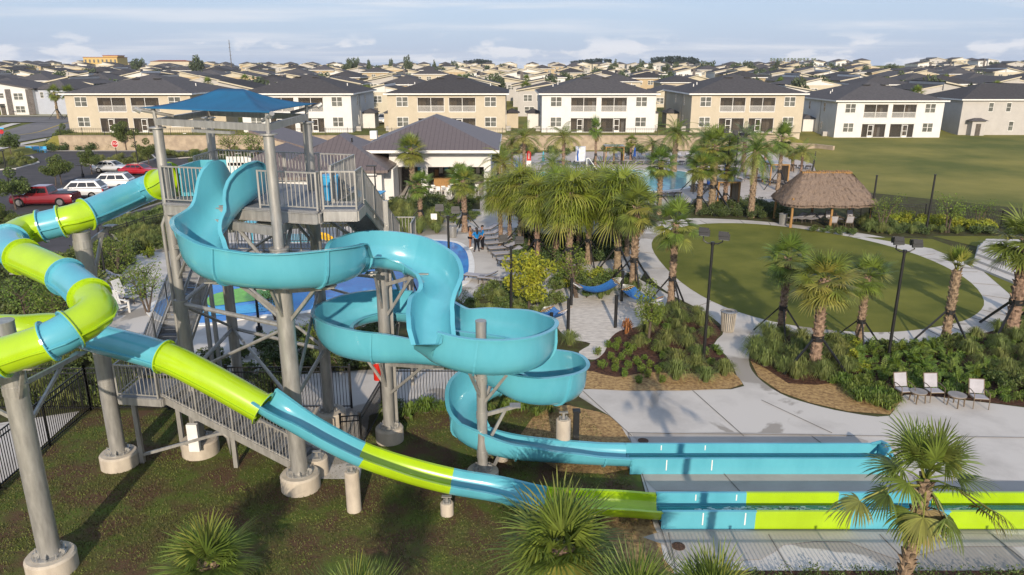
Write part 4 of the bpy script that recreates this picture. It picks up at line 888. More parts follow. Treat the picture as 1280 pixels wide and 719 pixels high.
for x, y in ((hx0,hy0),(cx_,hy0),(hx1,hy0),(hx0,hy1),(cx_,hy1),(hx1,hy1)): m = MB(); m.path([(x,y,0),(x+.03,y,1.2),(x,y,2.5)], [.12,.1,.09], 10); m.build('post', m_wood, t, True)
# ---------------------------------------------------------------- the neighbourhood behind: four house patterns copied row by row
def proto_house(kind, wallm, wallm2):
    t = thing('house', 'house', 'house', (0,0,0)); m = MB(); W, D, H_ = 11.5, 15, 5.6
    if kind in (0, 1):
        m.box(-W/2, W/2, 0, D, -1.5, H_); m.build('wall', wallm, t)
        if kind == 0:
            m = MB(); hip(m, -W/2, W/2, 0, D, H_+.05, 2.1, .5); m.build('roof', m_shing, t); fascia(-W/2, W/2, 0, D, H_+.03, .5, t)
        else:                                                        # two opposed mono-pitch roofs with white rakes
            m = MB(); g = .12*W
            m.add([(-W/2-.5,-.6,H_+.1),(g,-.6,H_+1.9),(g,D+.5,H_+1.9),(-W/2-.5,D+.5,H_+.1)], [(0,1,2,3)]); m.add([(g,.4,H_+1.2),(W/2+.5,.4,H_+.1),(W/2+.5,D+.5,H_+.1),(g,D+.5,H_+1.2)], [(0,1,2,3)]); m.build('roof', m_shing, t)
            m = MB(); m.bar((-W/2-.55,-.62,H_-.02),(g,-.62,H_+1.78),.06,.26); m.bar((g,.38,H_+1.08),(W/2+.55,.38,H_-.02),.06,.26); m.build('rake_board', m_cwall, t)
            m = MB(); m.add([(-W/2,-.02,H_),(g,-.02,H_),(g,-.02,H_+1.75),(g,D,H_),(g,D,H_+1.75),(-W/2,D,H_),(W/2,.5,H_),(g,.5,H_),(g,.5,H_+1.1)], [(0,1,2),(1,3,4,2),(5,4,3),(7,6,8)]); m.build('gable', wallm2, t)
        wn = [(-4.4,0,3.4,1.5,1.3),(-.9,0,3.4,1.5,1.3),(2.6,0,3.4,1.5,1.3),(-4.2,0,.8,1.4,1.3),(1.8,0,.8,1.8,1.3)]
        m = MB(); m.box(-1.2,-.2,-.05,0,-.2,2.1); m.build('door', m_wicker, t)
    elif kind == 2:
        m.box(-W/2, W/2, 1.5, D, -1.5, H_); m.box(-W/2, W*.05, 0, 1.5, -1.5, H_); m.build('wall', wallm, t)
        m = MB(); hip(m, -W/2, W/2, 1.5, D, H_+.05, 1.8, .5); m.build('roof', m_shing, t); fascia(-W/2, W/2, 1.5, D, H_+.03, .5, t)
        m = MB(); m.add([(-W/2-.4,-.5,H_+.2),(W*.05+.4,-.5,H_+1.6),(W*.05+.4,6,H_+1.6),(-W/2-.4,6,H_+.2)], [(0,1,2,3)]); m.build('roof', m_shing, t)
        m = MB(); m.add([(-W/2,0,H_),(W*.05,0,H_),(W*.05,0,H_+1.4),(W*.05,6,H_),(W*.05,6,H_+1.4)], [(0,1,2),(1,3,4,2)]); m.build('gable', wallm2, t)
        m = MB(); m.bar((-W/2-.45,-.52,H_+.1),(W*.05+.45,-.52,H_+1.5),.06,.26); m.build('rake_board', m_cwall, t)
        m = MB(); m.box(W*.15, W*.24, .9, 1.5, -.5, H_+1.2); m.build('stone_pier', m_dstone, t)
        wn = [(-4.6,0,3.4,1.6,1.3),(-2.0,0,3.4,1.6,1.3),(3.0,1.5,3.4,1.4,1.3),(-4.4,0,.8,1.8,1.3),(3.0,1.5,.8,1.4,1.3)]
    else:
        H_ = 3.2; W = 13; m.box(-W/2, W/2, 0, D, -1.5, H_); m.build('wall', wallm, t)
        m = MB(); m.add([(-W/2-.6,-.5,H_),(0,-.5,H_+2.1),(W/2+.6,-.5,H_),(-W/2-.6,D+.5,H_),(0,D+.5,H_+2.1),(W/2+.6,D+.5,H_)], [(0,1,4,3),(1,2,5,4)]); m.build('roof', m_shing, t)
        m = MB(); m.add([(-W/2,0,H_),(W/2,0,H_),(0,0,H_+1.9),(-W/2,D,H_),(W/2,D,H_),(0,D,H_+1.9)], [(0,1,2),(5,4,3)]); m.build('gable', wallm2, t)
        m = MB(); m.bar((-W/2-.6,-.52,H_-.1),(0,-.52,H_+2.0),.06,.28); m.bar((0,-.52,H_+2.0),(W/2+.6,-.52,H_-.1),.06,.28); m.build('rake_board', m_cwall, t)
        wn = [(-5,0,.9,1.8,1.4),(-.8,0,.9,1.6,1.4),(3.2,0,.9,1.8,1.4)]
    for a in wn: window(t, *a)
    return Proto(t)
PH = []
for kk, wa, wb, nm in ((1,m_cwall,m_wwall,'cream'),(2,m_gwall,m_cwall,'grey'),(0,m_twall,m_twall,'tan'),(1,m_gwall,m_gwall,'grey'),(3,m_cwall,m_cwall,'cream'),(2,m_wwall,m_wwall,'white'),(0,m_beige,m_beige,'beige'),(1,m_twall,m_cwall,'tan')):
    PH.append((proto_house(kk, wa, wb), nm, ['hipped', 'split mono-pitch', 'stepped', 'low gabled'][kk]))
rr = random.Random(21); ROWS = [166,197,226,262,300,338,382,430,485,545,615,700]; cnt = 0; extra = MB(); POOLS = []
rown = ['first row behind the townhouses','second row behind the townhouses','third row back','fourth row back','fifth row back','sixth row back','seventh row back','eighth row back','ninth row back','tenth row back','farthest rows below the horizon','farthest rows below the horizon']
for ri, y in enumerate(ROWS):
    half = y*.735+8; pitch = 17.5 if y < 400 else 20; n = int(2*half/pitch); xo = rr.uniform(-4, 4); k = 0
    for i in range(n+1):
        x = -half + i*pitch + xo + rr.uniform(-1.2, 1.2)
        if ri == 0 and (x < -84): continue
        if rr.random() < (.06 if y < 300 else .1): continue
        if y > 470 and .40 < x/y < .75 and rr.random() < .5: continue
        yy = y + rr.uniform(-1.5, 1.5); pr, nm, shp = rr.choice(PH); k += 1
        z = hill(x, yy)
        if cnt >= 292 or y > 690:
            w2 = 5.5; extra.k = rr.choice((0,0,1)); extra.box(x-w2, x+w2, yy, yy+12, z-2, z+5); extra.k = 2; hip(extra, x-w2, x+w2, yy, yy+12, z+5, 2, .4); cnt += 0; continue
        cnt += 1
        px_ = 640+F*x/(yy*CP+(CAM_H-z)*SP)
        side_ = 'at the far left' if px_ < 220 else 'left of centre' if px_ < 530 else 'near the middle' if px_ < 760 else 'right of centre' if px_ < 1050 else 'at the far right'
        pr.put((x, yy, z), rr.choice((0, 0, 0, math.pi))*0 + rr.uniform(-.03,.03)+(0 if rr.random() < .75 else math.pi) if False else rr.uniform(-.03,.03), (rr.choice((-1, 1))*rr.uniform(1.0,1.2), 1, rr.uniform(.93,1.04)), '%s %s-roofed house %s, %s' % (nm, shp, side_, rown[ri]), 'dark-roofed houses filling the neighbourhood to the horizon')
tag(extra.build('houses', [m_cwall, m_gwall, m_shing]), 'pale houses with dark roofs massed along the horizon', 'houses', kind='stuff')
# large pale-yellow building and long red roofs on the skyline
t = thing('school', 'pale yellow flat-roofed block with a red cornice on the skyline at left', 'building', (-300, 600, 9)); m = MB()
def skyb(px0, px1, py0, py1, Y): a, b = AT(px0, py1, Y), AT(px1, py0, Y); return a.x, b.x, a.z, b.z
x0, x1, z0, z1 = skyb(105,146,72,80,560); m.box(x0,x1,560,575,z0-3,z1); x2, x3, _, z2 = skyb(128,145,70,80,560); m.box(x2,x3,562,572,z1,z2); m.build('wall', M('yellow_stucco', (.55,.40,.16), .9, var=.05), t)
m = MB(); m.box(x2-.3,x3+.3,561.8,572.2,z2,z2+.5); m.box(x0-.3,x1+.3,559.8,575.2,z1,z1+.35); m.build('cornice', M('terracotta', (.30,.10,.05), .9), t)
for k in range(8): m = MB(); a = x0+(x1-x0)*(k+.3)/8; m.box(a, a+(x1-x0)*.05, 559.9, 560, z0+.2*(z1-z0), z0+.7*(z1-z0)); m.build('window', m_glass, t)
t = thing('long_building', 'long low building with a terracotta roof on the skyline behind the tower', 'building', (-230, 580, 9)); x0, x1, z0, z1 = skyb(188,236,77,82,580); m = MB(); m.box(x0,x1,580,590,z0-3,z1); m.build('wall', m_cwall, t); m = MB(); hip(m, x0, x1, 580, 590, z1+.05, 1.0, .5); m.build('roof', MATS['terracotta'], t)
# small hall-like block, mast
m = MB(); p = AT(290, 88, 420); tp = zat(420, 50); m.tube((p.x,420,p.z-6),(p.x,420,tp),.28,.14,n=6)
for k in range(8): z = p.z+(tp-p.z)*k/8; m.bar((p.x-.7,420,z),(p.x+.7,420,z),.1)
tag(m.build('radio_mast', m_wicker), 'slim dark radio mast standing above the rooftops at left', 'mast')
# ---------------------------------------------------------------- palms and plants
def fan_frond(m, o, az, el, pet, bl, nb, droop, rr, wd=.035, spread=112, mi=0, seg=3):
    """fan leaf: petiole curving out, then blades radiating from its tip"""
    d = Vector((math.cos(az)*math.cos(el), math.sin(az)*math.cos(el), math.sin(el))); hz = Vector((math.cos(az), math.sin(az), 0))
    tip = o + d*pet + Vector((0,0,-.12*pet*droop)); mid = o + d*pet*.5
    m.k = mi; m.path([o, mid, tip], [.022, .016, .01], 4, False)
    fw = (d + Vector((0,0,-.28*droop))).normalized(); sd = Vector((-hz.y, hz.x, 0)); up = sd.cross(fw)*-1
    if up.z < 0: up = -up
    roll = rr.uniform(-.35,.35); sd, up = sd*math.cos(roll)+up*math.sin(roll), up*math.cos(roll)-sd*math.sin(roll)
    for k in range(nb):
        a = R(-spread + 2*spread*(k+.5)/nb) + rr.uniform(-.03,.03); L_ = bl*(1-.28*abs(a)/R(spread))*rr.uniform(.88,1.08)
        dr = (fw*math.cos(a) + sd*math.sin(a) + up*.20*math.cos(a*1.2)).normalized(); nrm = dr.cross(up).normalized()
        pts = []; p = tip.copy(); cur = dr.copy(); n = seg; dd = droop*rr.uniform(.75,1.3)
        for j in range(n+1):
            pts.append(p.copy()); p = p + cur*(L_/n); cur = (cur + Vector((0,0,-1))*dd*(.10+.42*(j/n)**1.2)*(1.6/n*2)).normalized()
        w_ = [wd*.35]+[wd*(1-.12*j) for j in range(1, n)]; vs = []
        for j in range(n): vs += [pts[j]-nrm*w_[j], pts[j]+nrm*w_[j]]
        vs.append(pts[n]); m.add(vs, [(2*j, 2*j+1, 2*j+3, 2*j+2) for j in range(n-1)] + [(2*n-2, 2*n-1, 2*n)])
def feather_frond(m, o, az, el, ln, rr, nl=20, arch=1.0, lw=.03, ll=.55, mi=0, hang=.5):
    p = o.copy(); d = Vector((math.cos(az)*math.cos(el), math.sin(az)*math.cos(el), math.sin(el))); pts = [p.copy()]; ds = []; n = 9
    for j in range(n): ds.append(d.copy()); p = p + d*(ln/n); pts.append(p.copy()); d = (d + Vector((0,0,-1))*.17*arch*(1+.08*j)).normalized()
    m.k = mi; m.path(pts, [.03*(1-j/(n+1))+.004 for j in range(n+1)], 4, False)
    hz = Vector((-math.sin(az), math.cos(az), 0))
    for k in range(nl):
        f = .16+.84*k/(nl-1); i = min(n-1, int(f*n)); q = pts[i].lerp(pts[i+1], f*n-i); t = ds[i]; L_ = ll*math.sin(math.pi*(.18+.72*f))*rr.uniform(.85,1.15)
        for sg in (-1, 1):
            dr = (t*.55 + hz*sg*.85 + Vector((0,0,.15))).normalized(); a = q + dr*L_*.5+Vector((0,0,-L_*.08*hang)); b = q + dr*L_*.9+Vector((0,0,-L_*.55*hang)); nm = t*lw
            m.add([q-nm*.4, q+nm*.4, a+nm, a-nm, b], [(0,1,2,3),(3,2,4)])
def palm_trunk(m, h, r0, r1, boots, rr, lean=(0,0), bz0=0.0, bl=.16):
    n = 14; pts = []; rs = []
    for j in range(n+1):
        f = j/n; pts.append((lean[0]*f*f, lean[1]*f*f, h*f)); rs.append((r0+(r1-r0)*f)*(1+.05*math.sin(j*2.1))+(.09*(1-f)**9))
    m.path(pts, rs, 12, True)
    for k in range(boots):
        f = bz0+(1-bz0)*k/boots; a = k*2.39996; r_ = r0+(r1-r0)*f; c, s_ = math.cos(a), math.sin(a); x, y, z = lean[0]*f*f, lean[1]*f*f, h*f; w_ = bl*.42; t = bl*.8*rr.uniform(.7,1.15)
        o = Vector((x+c*r_*.86, y+s_*r_*.86, z)); sd = Vector((-s_, c, 0)); out = Vector((c, s_, 0))
        m.add([o-sd*w_, o+sd*w_, o+sd*w_*.45+out*t*.75+Vector((0,0,bl*1.25)), o-sd*w_*.45+out*t*.75+Vector((0,0,bl*1.25)), o-sd*w_*.9+Vector((0,0,bl*.9)), o+sd*w_*.9+Vector((0,0,bl*.9))], [(0,1,2,3),(0,3,4),(1,5,2),(4,3,2,5)])
def palm(name, label, h, r0, r1, fr, boots=60, lean=(0,0), braces=0, seed=1, group=None, bz0=0, bl=.16, leafm=None):
    rr = random.Random(seed); t = thing(name, label, 'palm tree', (0,0,0), group); m = MB(); palm_trunk(m, h, r0, r1, boots, rr, lean, bz0, bl); m.build('trunk', m_trunk, t)
    m = MB(); fr(m, Vector((lean[0], lean[1], h)), rr); m.build('crown', leafm or [m_palm, m_palmy, m_palmd, m_palmb], t)
    for k in range(braces):
        m = MB(); a = R(25+k*360/braces); m.bar((math.cos(a)*.16, math.sin(a)*.16, 1.55), (math.cos(a)*1.35, math.sin(a)*1.35, .02), .07); m.build('brace', m_black, t)
    if braces:
        m = MB(); m.tube((0,0,1.42),(0,0,1.66), r0+.035, n=12); m.build('brace_collar', m_black, t)
    return Proto(t)
def fr_sabal(n=30, pet=.75, bl=.85, nb=22, dry=3, w_=.032, lo=-50, hi_=85, droop=1.0, seg=3, yel=.18):
    def f(m, o, rr):
        for k in range(n):
            q = (k+.5)/n; el = R(hi_-(hi_-lo)*q**.85+rr.uniform(-8,8)); az = k*2.39996+rr.uniform(-.2,.2)
            mi = 1 if q > .8 and rr.random() < .55 else (1 if rr.random() < yel else 0)
            fan_frond(m, o+Vector((0,0,rr.uniform(-.15,.1))), az, el, pet*rr.uniform(.85,1.15), bl*rr.uniform(.85,1.1), nb, droop*(.7+.7*q), rr, w_, mi=mi, seg=seg)
        for k in range(dry): fan_frond(m, o-Vector((0,0,.2)), rr.uniform(0,6.28), R(-62+rr.uniform(-10,10)), pet*.8, bl*.75, int(nb*.7), 2.0, rr, w_, 80, mi=2, seg=seg)
    return f
def fr_weep(n=62, pet=.8, bl=1.3, nb=18, mi0=0):
    def f(m, o, rr):
        for k in range(n):
            q = (k+.5)/n; el = R(82-128*q**.85+rr.uniform(-8,8))
            fan_frond(m, o+Vector((0,0,.1-.7*q)), k*2.39996+rr.uniform(-.2,.2), el, pet*rr.uniform(.7,1.25), bl*rr.uniform(.85,1.25), nb, 2.5, rr, .034, 105, mi=0 if rr.random() > .12 else 1, seg=4)
    return f
def fr_feather(n=22, ln=2.0, ll=.5, arch=1.0, mi=1, lo=-25):
    def f(m, o, rr):
        for k in range(n): q = (k+.5)/n; feather_frond(m, o, k*2.39996, R(82-(82-lo)*q+rr.uniform(-6,6)), ln*rr.uniform(.85,1.1), rr, 20, arch, .03, ll, mi if rr.random() < .8 else (0 if mi else 1))
    return f
def fr_young(n=14):
    def f(m, o, rr):
        for k in range(n): fan_frond(m, o, k*2.4, R(88-46*(k/n)), .55, .8, 16, .5 if k < n*.7 else 1.6, rr, .028, 60, mi=0 if k < 6 else 1)
    return f
WM = [m_palmw, m_palmy, m_palmd, m_palmb]
SAB = [palm('sabal_palm', 'palm', 4.2, .17, .15, fr_sabal(28, .75, .85, 22, 2), 95, braces=3, seed=1), palm('sabal_palm', 'palm', 4.2, .19, .16, fr_sabal(32, .7, .9, 20, 4, droop=1.25), 95, (.12,.05), 3, seed=2)]
YNG = palm('sabal_palm', 'palm', 3.6, .17, .19, fr_young(), 95, (-.05,0), 3, seed=3)
WEEP = [palm('ribbon_palm', 'palm', 4.6, .17, .14, fr_weep(), 80, seed=4, leafm=WM, braces=3), palm('ribbon_palm', 'palm', 4.6, .15, .13, fr_weep(50, .7, 1.15), 70, (.15,0), seed=5, leafm=WM)]
FEA = [palm('feather_palm', 'palm', 4.2, .14, .12, fr_feather(24, 2.2, .55), 40, seed=6), palm('date_palm', 'palm', 4.6, .24, .22, fr_feather(40, 2.3, .42, .9, 0, -45), 130, seed=7), palm('silver_palm', 'palm', 4.2, .2, .16, fr_feather(30, 2.0, .5, .8, 3, -20), 60, seed=8)]
def plant_palm(pr, px, py, pc, size, label, group=None, h0=4.2, rz=None):
    g = G(px, py); zc = zat(g.y, pc); k = zc/h0
    return pr.put(g, rng.uniform(0, 6.28) if rz is None else rz, (size, size, k), label, group)
OV = 'sabal palms in the beds round the oval lawn'
plant_palm(SAB[0], 975, 420, 322, 1.0, 'propped sabal palm at the left end of the bed below the oval lawn', OV)
plant_palm(SAB[1], 1017, 463, 350, 1.18, 'propped fan palm with the broadest crown, nearest of the bed below the oval lawn', OV)
plant_palm(SAB[0], 1072, 433, 345, .95, 'propped small-crowned palm left of the leaning black floodlight post', OV)
plant_palm(YNG, 1181, 427, 338, 1.05, 'young palm with narrow upright fronds below the right of the oval lawn', OV, 3.6)
plant_palm(SAB[1], 1262, 420, 300, 1.5, 'large-crowned palm cut by the right edge of the photo', OV)
plant_palm(SAB[0], 791, 362, 258, 1.25, 'tall palm with rough crosshatched trunk at the fork of the paths', OV)
plant_palm(SAB[0], 838, 386, 280, 1.05, 'palm with pale crosshatched trunk against the left edge of the oval lawn', OV)
plant_palm(SAB[1], 1299, 405, 318, 1.1, 'palm just beyond the right edge of the ring walk', OV)
CL = [(651,312,232,1.15,0),(663,306,238,.9,1),(695,322,235,1.2,0),(711,346,243,1.12,0),(724,312,236,.95,1),(751,312,232,1.15,0),(771,346,240,1.12,0),(637,300,238,.9,1),(738,300,230,.9,1),(680,298,236,.9,1),(764,305,236,.9,0),(626,308,240,.95,1),(671,328,246,1.0,0),(735,330,242,1.0,0),(783,320,240,1.0,1)]
CLB = ['leftmost tall','slim','stout central','nearest central','slim right-hand','tall right-hand','nearest right-hand','slim leftmost','rear right','rear left','rear far-right','farthest left','front left-hand','front central','rightmost']
for (px, py, pc, sz, k), nm in zip(CL, CLB): plant_palm(WEEP[k], px, py, pc-3, sz*1.08, '%s weeping ribbon palm in the dense cluster between splash pad and oval lawn' % nm, 'weeping ribbon palms in the central cluster', 4.6)
PO = 'palms round the pool and clubhouse'
for kd, px, py, pc, sz, lb in ((SAB[0],823,268,203,1.3,'sabal palm standing by the near right corner of the pool'),(SAB[1],873,268,208,1.25,'sabal palm with slim trunk left of the timber-posted cabana'),(SAB[0],889,262,182,1.7,'tall palm in front of the loungers left of the timber-posted cabana'),(FEA[1],938,272,190,1.1,'stout-trunked date palm right of the beige cabana'),
    (FEA[0],704,216,172,1.5,'large arching feather palm at the far left of the pool'),(FEA[0],655,215,172,1.45,'yellow-green feather palm beside the red and white sign'),(SAB[1],744,212,160,.8,'tall thin palm left of the rules board'),(FEA[0],767,205,186,1.0,'small feather palm behind the pool loungers'),(SAB[0],788,200,176,.9,'small round-headed palm against the retaining wall'),
    (FEA[0],815,205,180,1.3,'yellow-green feather palm behind the pool, right of the small round palm'),(FEA[1],842,215,166,1.35,'broad date palm in front of the beige townhouse wall'),(FEA[1],880,222,172,1.4,'broad date palm behind the blue closed umbrella'),(FEA[2],928,215,172,1.4,'silver-leaved palm below the right beige townhouse'),(SAB[1],908,232,180,1.3,'sabal palm just behind the silver-leaved palm'),
    (SAB[0],972,238,172,1.1,'palm at the left of the thatched hut'),(SAB[1],990,214,192,1.1,'small palm behind the thatched hut'),(FEA[0],955,215,185,1.2,'feather palm right of the silver-leaved palm'),(FEA[0],640,212,178,1.2,'feather palm at the clubhouse right corner'),
    (SAB[1],517,252,186,1.35,'palm in front of the clubhouse bar, leftmost'),(SAB[0],526,282,230,1.05,'shorter palm in the green bed before the clubhouse'),(SAB[0],575,258,216,1.1,'palm in front of the clubhouse open bays, centre'),(SAB[1],581,290,226,1.1,'palm with frayed trunk beside the splash pad path'),(SAB[1],624,232,192,1.15,'palm at the right corner of the clubhouse terrace'),(FEA[0],610,262,228,.9,'low feather palm at the clubhouse terrace edge'),
    (SAB[0],905,262,208,1.1,'sabal palm behind the floodlit lawn edge, left of the cabana'),(FEA[0],630,265,205,1.2,'feather palm at the left rear of the weeping palm cluster'),(FEA[0],690,250,205,1.0,'feather palm behind the weeping palm cluster'),(SAB[1],866,240,195,1.1,'palm leaning over the right end of the pool'),(FEA[0],1000,225,190,1.0,'feather palm at the field-side corner of the pool deck'),(SAB[0],513,360,318,1.1,'palm with shaggy trunk inside the curve of the upper turquoise flume')):
    plant_palm(kd, px, py, pc, sz, lb, PO, 4.6 if kd is FEA[1] else 4.2)
# foreground palms, finer
def fr_hero(m, o, rr):
    for k in range(15): q = (k+.5)/15; fan_frond(m, o+Vector((0,0,rr.uniform(-.05,.1))), k*2.39996, R(84-78*q+rr.uniform(-7,7)), .46*rr.uniform(.85,1.2), .62*rr.uniform(.85,1.1), 30, .8+.6*q, rr, .019, 105, mi=1 if rr.random() < .3 else 0, seg=5)
    for az, el, pt, mi in ((185,4,1.02,1),(160,-12,.5,0),(-8,-4,1.0,1),(12,-14,1.25,2),(-60,-30,.45,0),(-115,-35,.42,1),(-150,-48,.38,0),(-28,-50,.4,2),(60,-20,.5,0),(-90,-62,.3,2)): fan_frond(m, o-Vector((0,0,.08)), R(az), R(el), pt, .60, 28, 2.3, rr, .02, 100, mi=mi, seg=5)
def near_palm(X, Y, h, fr, label, lean=(0,0), boots=150, r0=.2, r1=.19, seed=1, bz0=.0, braces=0, bl=.17):
    p = palm('cabbage_palm', label, h, r0, r1, fr, boots, lean, braces, seed, 'large fan palms nearest the camera', bz0, bl); p.put(Vector((X, Y, 0)), 0, 1); return p
near_palm(6.0, 9.75, 7.0, fr_hero, 'large fan palm with spiky booted trunk at the lower right', (.25,.1), 330, .11, .095, 11, bl=.10)
near_palm(1.1, 14.4, 2.5, fr_sabal(26, .5, 1.3, 30, 1, .03, -25, 88, .7, 5), 'fan palm in front of the lime trough, below the middle of the photo', (0,0), 40, .2, .2, 12)
near_palm(-7.45, 15.5, 1.25, fr_sabal(20, .45, 1.1, 30, 1, .03, -30, 88, .7, 5), 'fan palm on the patchy grass at the lower left', (0,0), 40, .2, .2, 13)
near_palm(-3.05, 12.2, 2.35, fr_sabal(24, .4, 1.15, 34, 0, .02, -20, 88, .35, 5), 'upright palm tips poking up at the bottom edge, left of centre', (0,0), 30, .2, .2, 14)
near_palm(2.55, 12.6, 2.2, fr_sabal(24, .4, 1.15, 34, 0, .02, -20, 88, .45, 5), 'fan palm cut by the bottom edge beside the drain cover paving', (0,0), 30, .2, .2, 15)
near_palm(4.05, 12.4, 2.55, fr_sabal(20, .4, 1.0, 34, 0, .02, 5, 88, .3, 5), 'stiff upright palm at the bottom edge, left of the booted trunk', (0,0), 30, .2, .2, 16)
# ---- leaf clouds
def leaves(m, c, r, n, size, rr, shell=.5, up=.4):
    for _ in range(n):
        a = rr.uniform(0, 6.283); z = rr.uniform(-1, 1); q = (shell + (1-shell)*rr.random())**.5 if rr.random() < .8 else rr.random(); s_ = math.sqrt(1-z*z)
        p = Vector((c[0]+r[0]*q*s_*math.cos(a), c[1]+r[1]*q*s_*math.sin(a), c[2]+r[2]*q*z))
        d = Vector((rr.gauss(0,1), rr.gauss(0,1), rr.gauss(0,1)+up)).normalized(); e = d.cross(Vector((rr.gauss(0,1), rr.gauss(0,1), rr.gauss(0,1)))).normalized(); w_ = size*rr.uniform(.6,1.3)
        m.add([p-d*w_, p+e*w_*.45, p+d*w_, p-e*w_*.45], [(0,1,2,3)])
def shrub(name, label, cat, mats, r, h, clumps, n, size, seed, group=None):
    rr = random.Random(seed); t = thing(name, label, cat, (0,0,0), group); m = MB()
    for k in range(clumps):
        a = rr.uniform(0, 6.28); q = rr.uniform(0, .62)*r; leaves(m, (q*math.cos(a), q*math.sin(a), h*rr.uniform(.35,.68)), (r*rr.uniform(.4,.6), r*rr.uniform(.4,.6), h*rr.uniform(.28,.42)), n, size, rr)
    m.build('foliage', mats, t); m = MB()
    for k in range(4): a = rr.uniform(0,6.28); m.bar((0,0,0), (math.cos(a)*r*.4, math.sin(a)*r*.4, h*.6), .03)
    m.build('stem', m_bark2, t); return Proto(t)
def grassclump(label, r, h, n, seed, mat, name='tussock', w_=.012):
    rr = random.Random(seed); t = thing(name, label, 'grass clump' if name == 'tussock' else 'plant', (0,0,0)); m = MB()
    for k in range(n):
        a = rr.uniform(0, 6.28); b = rr.uniform(0, .16)*r; o = Vector((math.cos(a)*b, math.sin(a)*b, 0)); el = rr.uniform(.15, 1); d = Vector((math.cos(a)*r*el, math.sin(a)*r*el, 0)); sd = Vector((-math.sin(a), math.cos(a), 0))*w_; H_ = h*rr.uniform(.7,1.1)*(1.1-.35*el)
        q1 = o+d*.35+Vector((0,0,H_*.75)); q2 = o+d*.75+Vector((0,0,H_)); q3 = o+d*1.1+Vector((0,0,H_*(.8-.35*el)))
        m.add([o-sd, o+sd, q1+sd, q1-sd, q2+sd*.7, q2-sd*.7, q3], [(0,1,2,3),(3,2,4,5),(5,4,6)])
    tag(t, kind=None); m.build('blades', mat, t); m = MB(); m.ball((0,0,.03), r*.2, r*.2, .07, 8, 4); m.build('base', m_bark2, t); return Proto(t)
P_small = [shrub('round_shrub', 'x', 'shrub', m_leafl, .34, .55, 9, 42, .055, s) for s in (1, 2)]
P_green = [shrub('shrub', 'x', 'shrub', m_leaf, .6, .75, 9, 70, .075, s) for s in (3, 4)]
P_dark = [shrub('shrub', 'x', 'shrub', m_leafd, .7, .9, 9, 70, .08, s) for s in (5, 6)]
P_yel = [shrub('golden_shrub', 'x', 'shrub', m_leafy, .65, .85, 9, 60, .085, s) for s in (7, 8)]
P_red = [grassclump('x', .45, .8, 40, 9, M('bronze_leaf', (.28,.12,.03), .7, island=.4), 'ti_plant', .04)]
P_gr = [grassclump('x', .8, .85, 330, s, m_reed, w_=.011) for s in (1, 2)]
P_gg = [grassclump('x', .55, .5, 110, s, m_leafl, 'strap_leaf_plant', .022) for s in (3,)]
def leafplant(seed):
    rr = random.Random(seed); t = thing('cardamom_plant', 'x', 'plant', (0,0,0)); m = MB()
    for k in range(13):
        az = rr.uniform(0, 6.28); o = Vector((rr.gauss(0,.12), rr.gauss(0,.12), 0)); feather_frond(m, o, az, R(rr.uniform(50,85)), rr.uniform(.8,1.2), rr, 9, .9, .05, .32, 0, .4)
    m.build('fronds', [m_leafl], t); m = MB(); m.ball((0,0,.04), .15, .15, .08, 8, 4); m.build('base', m_bark2, t); return Proto(t)
P_lp = [leafplant(1), leafplant(2)]
def scatter(protos, pxpoly, n, label, group, smin=.8, smax=1.2, mind=.5, seed=1, avoid=None, z=.01, world=False, stuff=False):
    pts = [G(*p) for p in pxpoly] if not world else pxpoly; x0 = min(p.x for p in pts); x1 = max(p.x for p in pts); y0 = min(p.y for p in pts); y1 = max(p.y for p in pts)
    rr = random.Random(seed); put = []; tries = 0; acc = []
    while len(put) < n and tries < n*40:
        tries += 1; x = rr.uniform(x0, x1); y = rr.uniform(y0, y1)
        if not inside(x, y, pts): continue
        if any((x-a)**2+(y-b)**2 < mind*mind for a, b in put): continue
        if avoid and avoid(x, y): continue
        put.append((x, y))
        if stuff:
            pr = rr.choice(protos); mx_ = Matrix.Translation((x, y, z)) @ Matrix.Rotation(rr.uniform(0, 6.28), 4, 'Z') @ Matrix.Scale(rr.uniform(smin, smax), 4)
            acc.append((pr.o, mx_)); continue
        rr.choice(protos).put((x, y, z), rr.uniform(0, 6.28), rr.uniform(smin, smax), label, group)
    if acc:
        m = MB(); ms = []
        for o, mx_ in acc:
            for ch in kids(o):
                mt = ch.data.materials[0]
                if mt not in ms: ms.append(mt)
                m.k = ms.index(mt); m.add([mx_ @ v.co for v in ch.data.vertices], [tuple(p.vertices) for p in ch.data.polygons])
        tag(m.build('shrubbery', ms), label, 'shrubbery', kind='stuff')
    return put
Gp = lambda s: s
# centre bed
SM = [(747,443),(764,448),(752,459),(760,432),(769,437),(776,449),(785,460),(770,462),(780,470),(797,477),(810,471),(829,477),(802,465),(795,452),(785,444),(812,458),(790,438),(773,428),(822,466),(768,455)]
for k, (px, py) in enumerate(SM): P_small[k % 2].put(G(px, py+2), k*1.3, (.62+.1*((k*7) % 5)/5,)*2+(.85,), 'small round lime-green shrub planted in a loose grid on the centre mulch bed', 'small round shrubs in the centre bed')
scatter(P_gr, [(785,432),(800,410),(830,395),(862,388),(895,412),(885,432),(895,450),(870,462),(830,458),(800,445)], 20, 'feathery grass clump in the dark mulch between the sand bed and the floodlight post', 'ornamental grasses in the centre bed', .65, .95, 1.05, 3)
for px, py, s, lb in ((845,475,1.2,'largest grass clump, on the bark edging below the small round shrubs'),(882,478,.95,'grass clump on the bark edging in front of the floodlight post'),(905,470,1.0,'grass clump at the right tip of the bark edging'),(712,432,1.0,'grass clump on the small mulch patch left of the sand bed'),(870,462,.9,'grass clump at the foot of the floodlight post')): P_gr[0].put(G(px, py), 0, s*.85, lb, 'ornamental grasses in the centre bed')
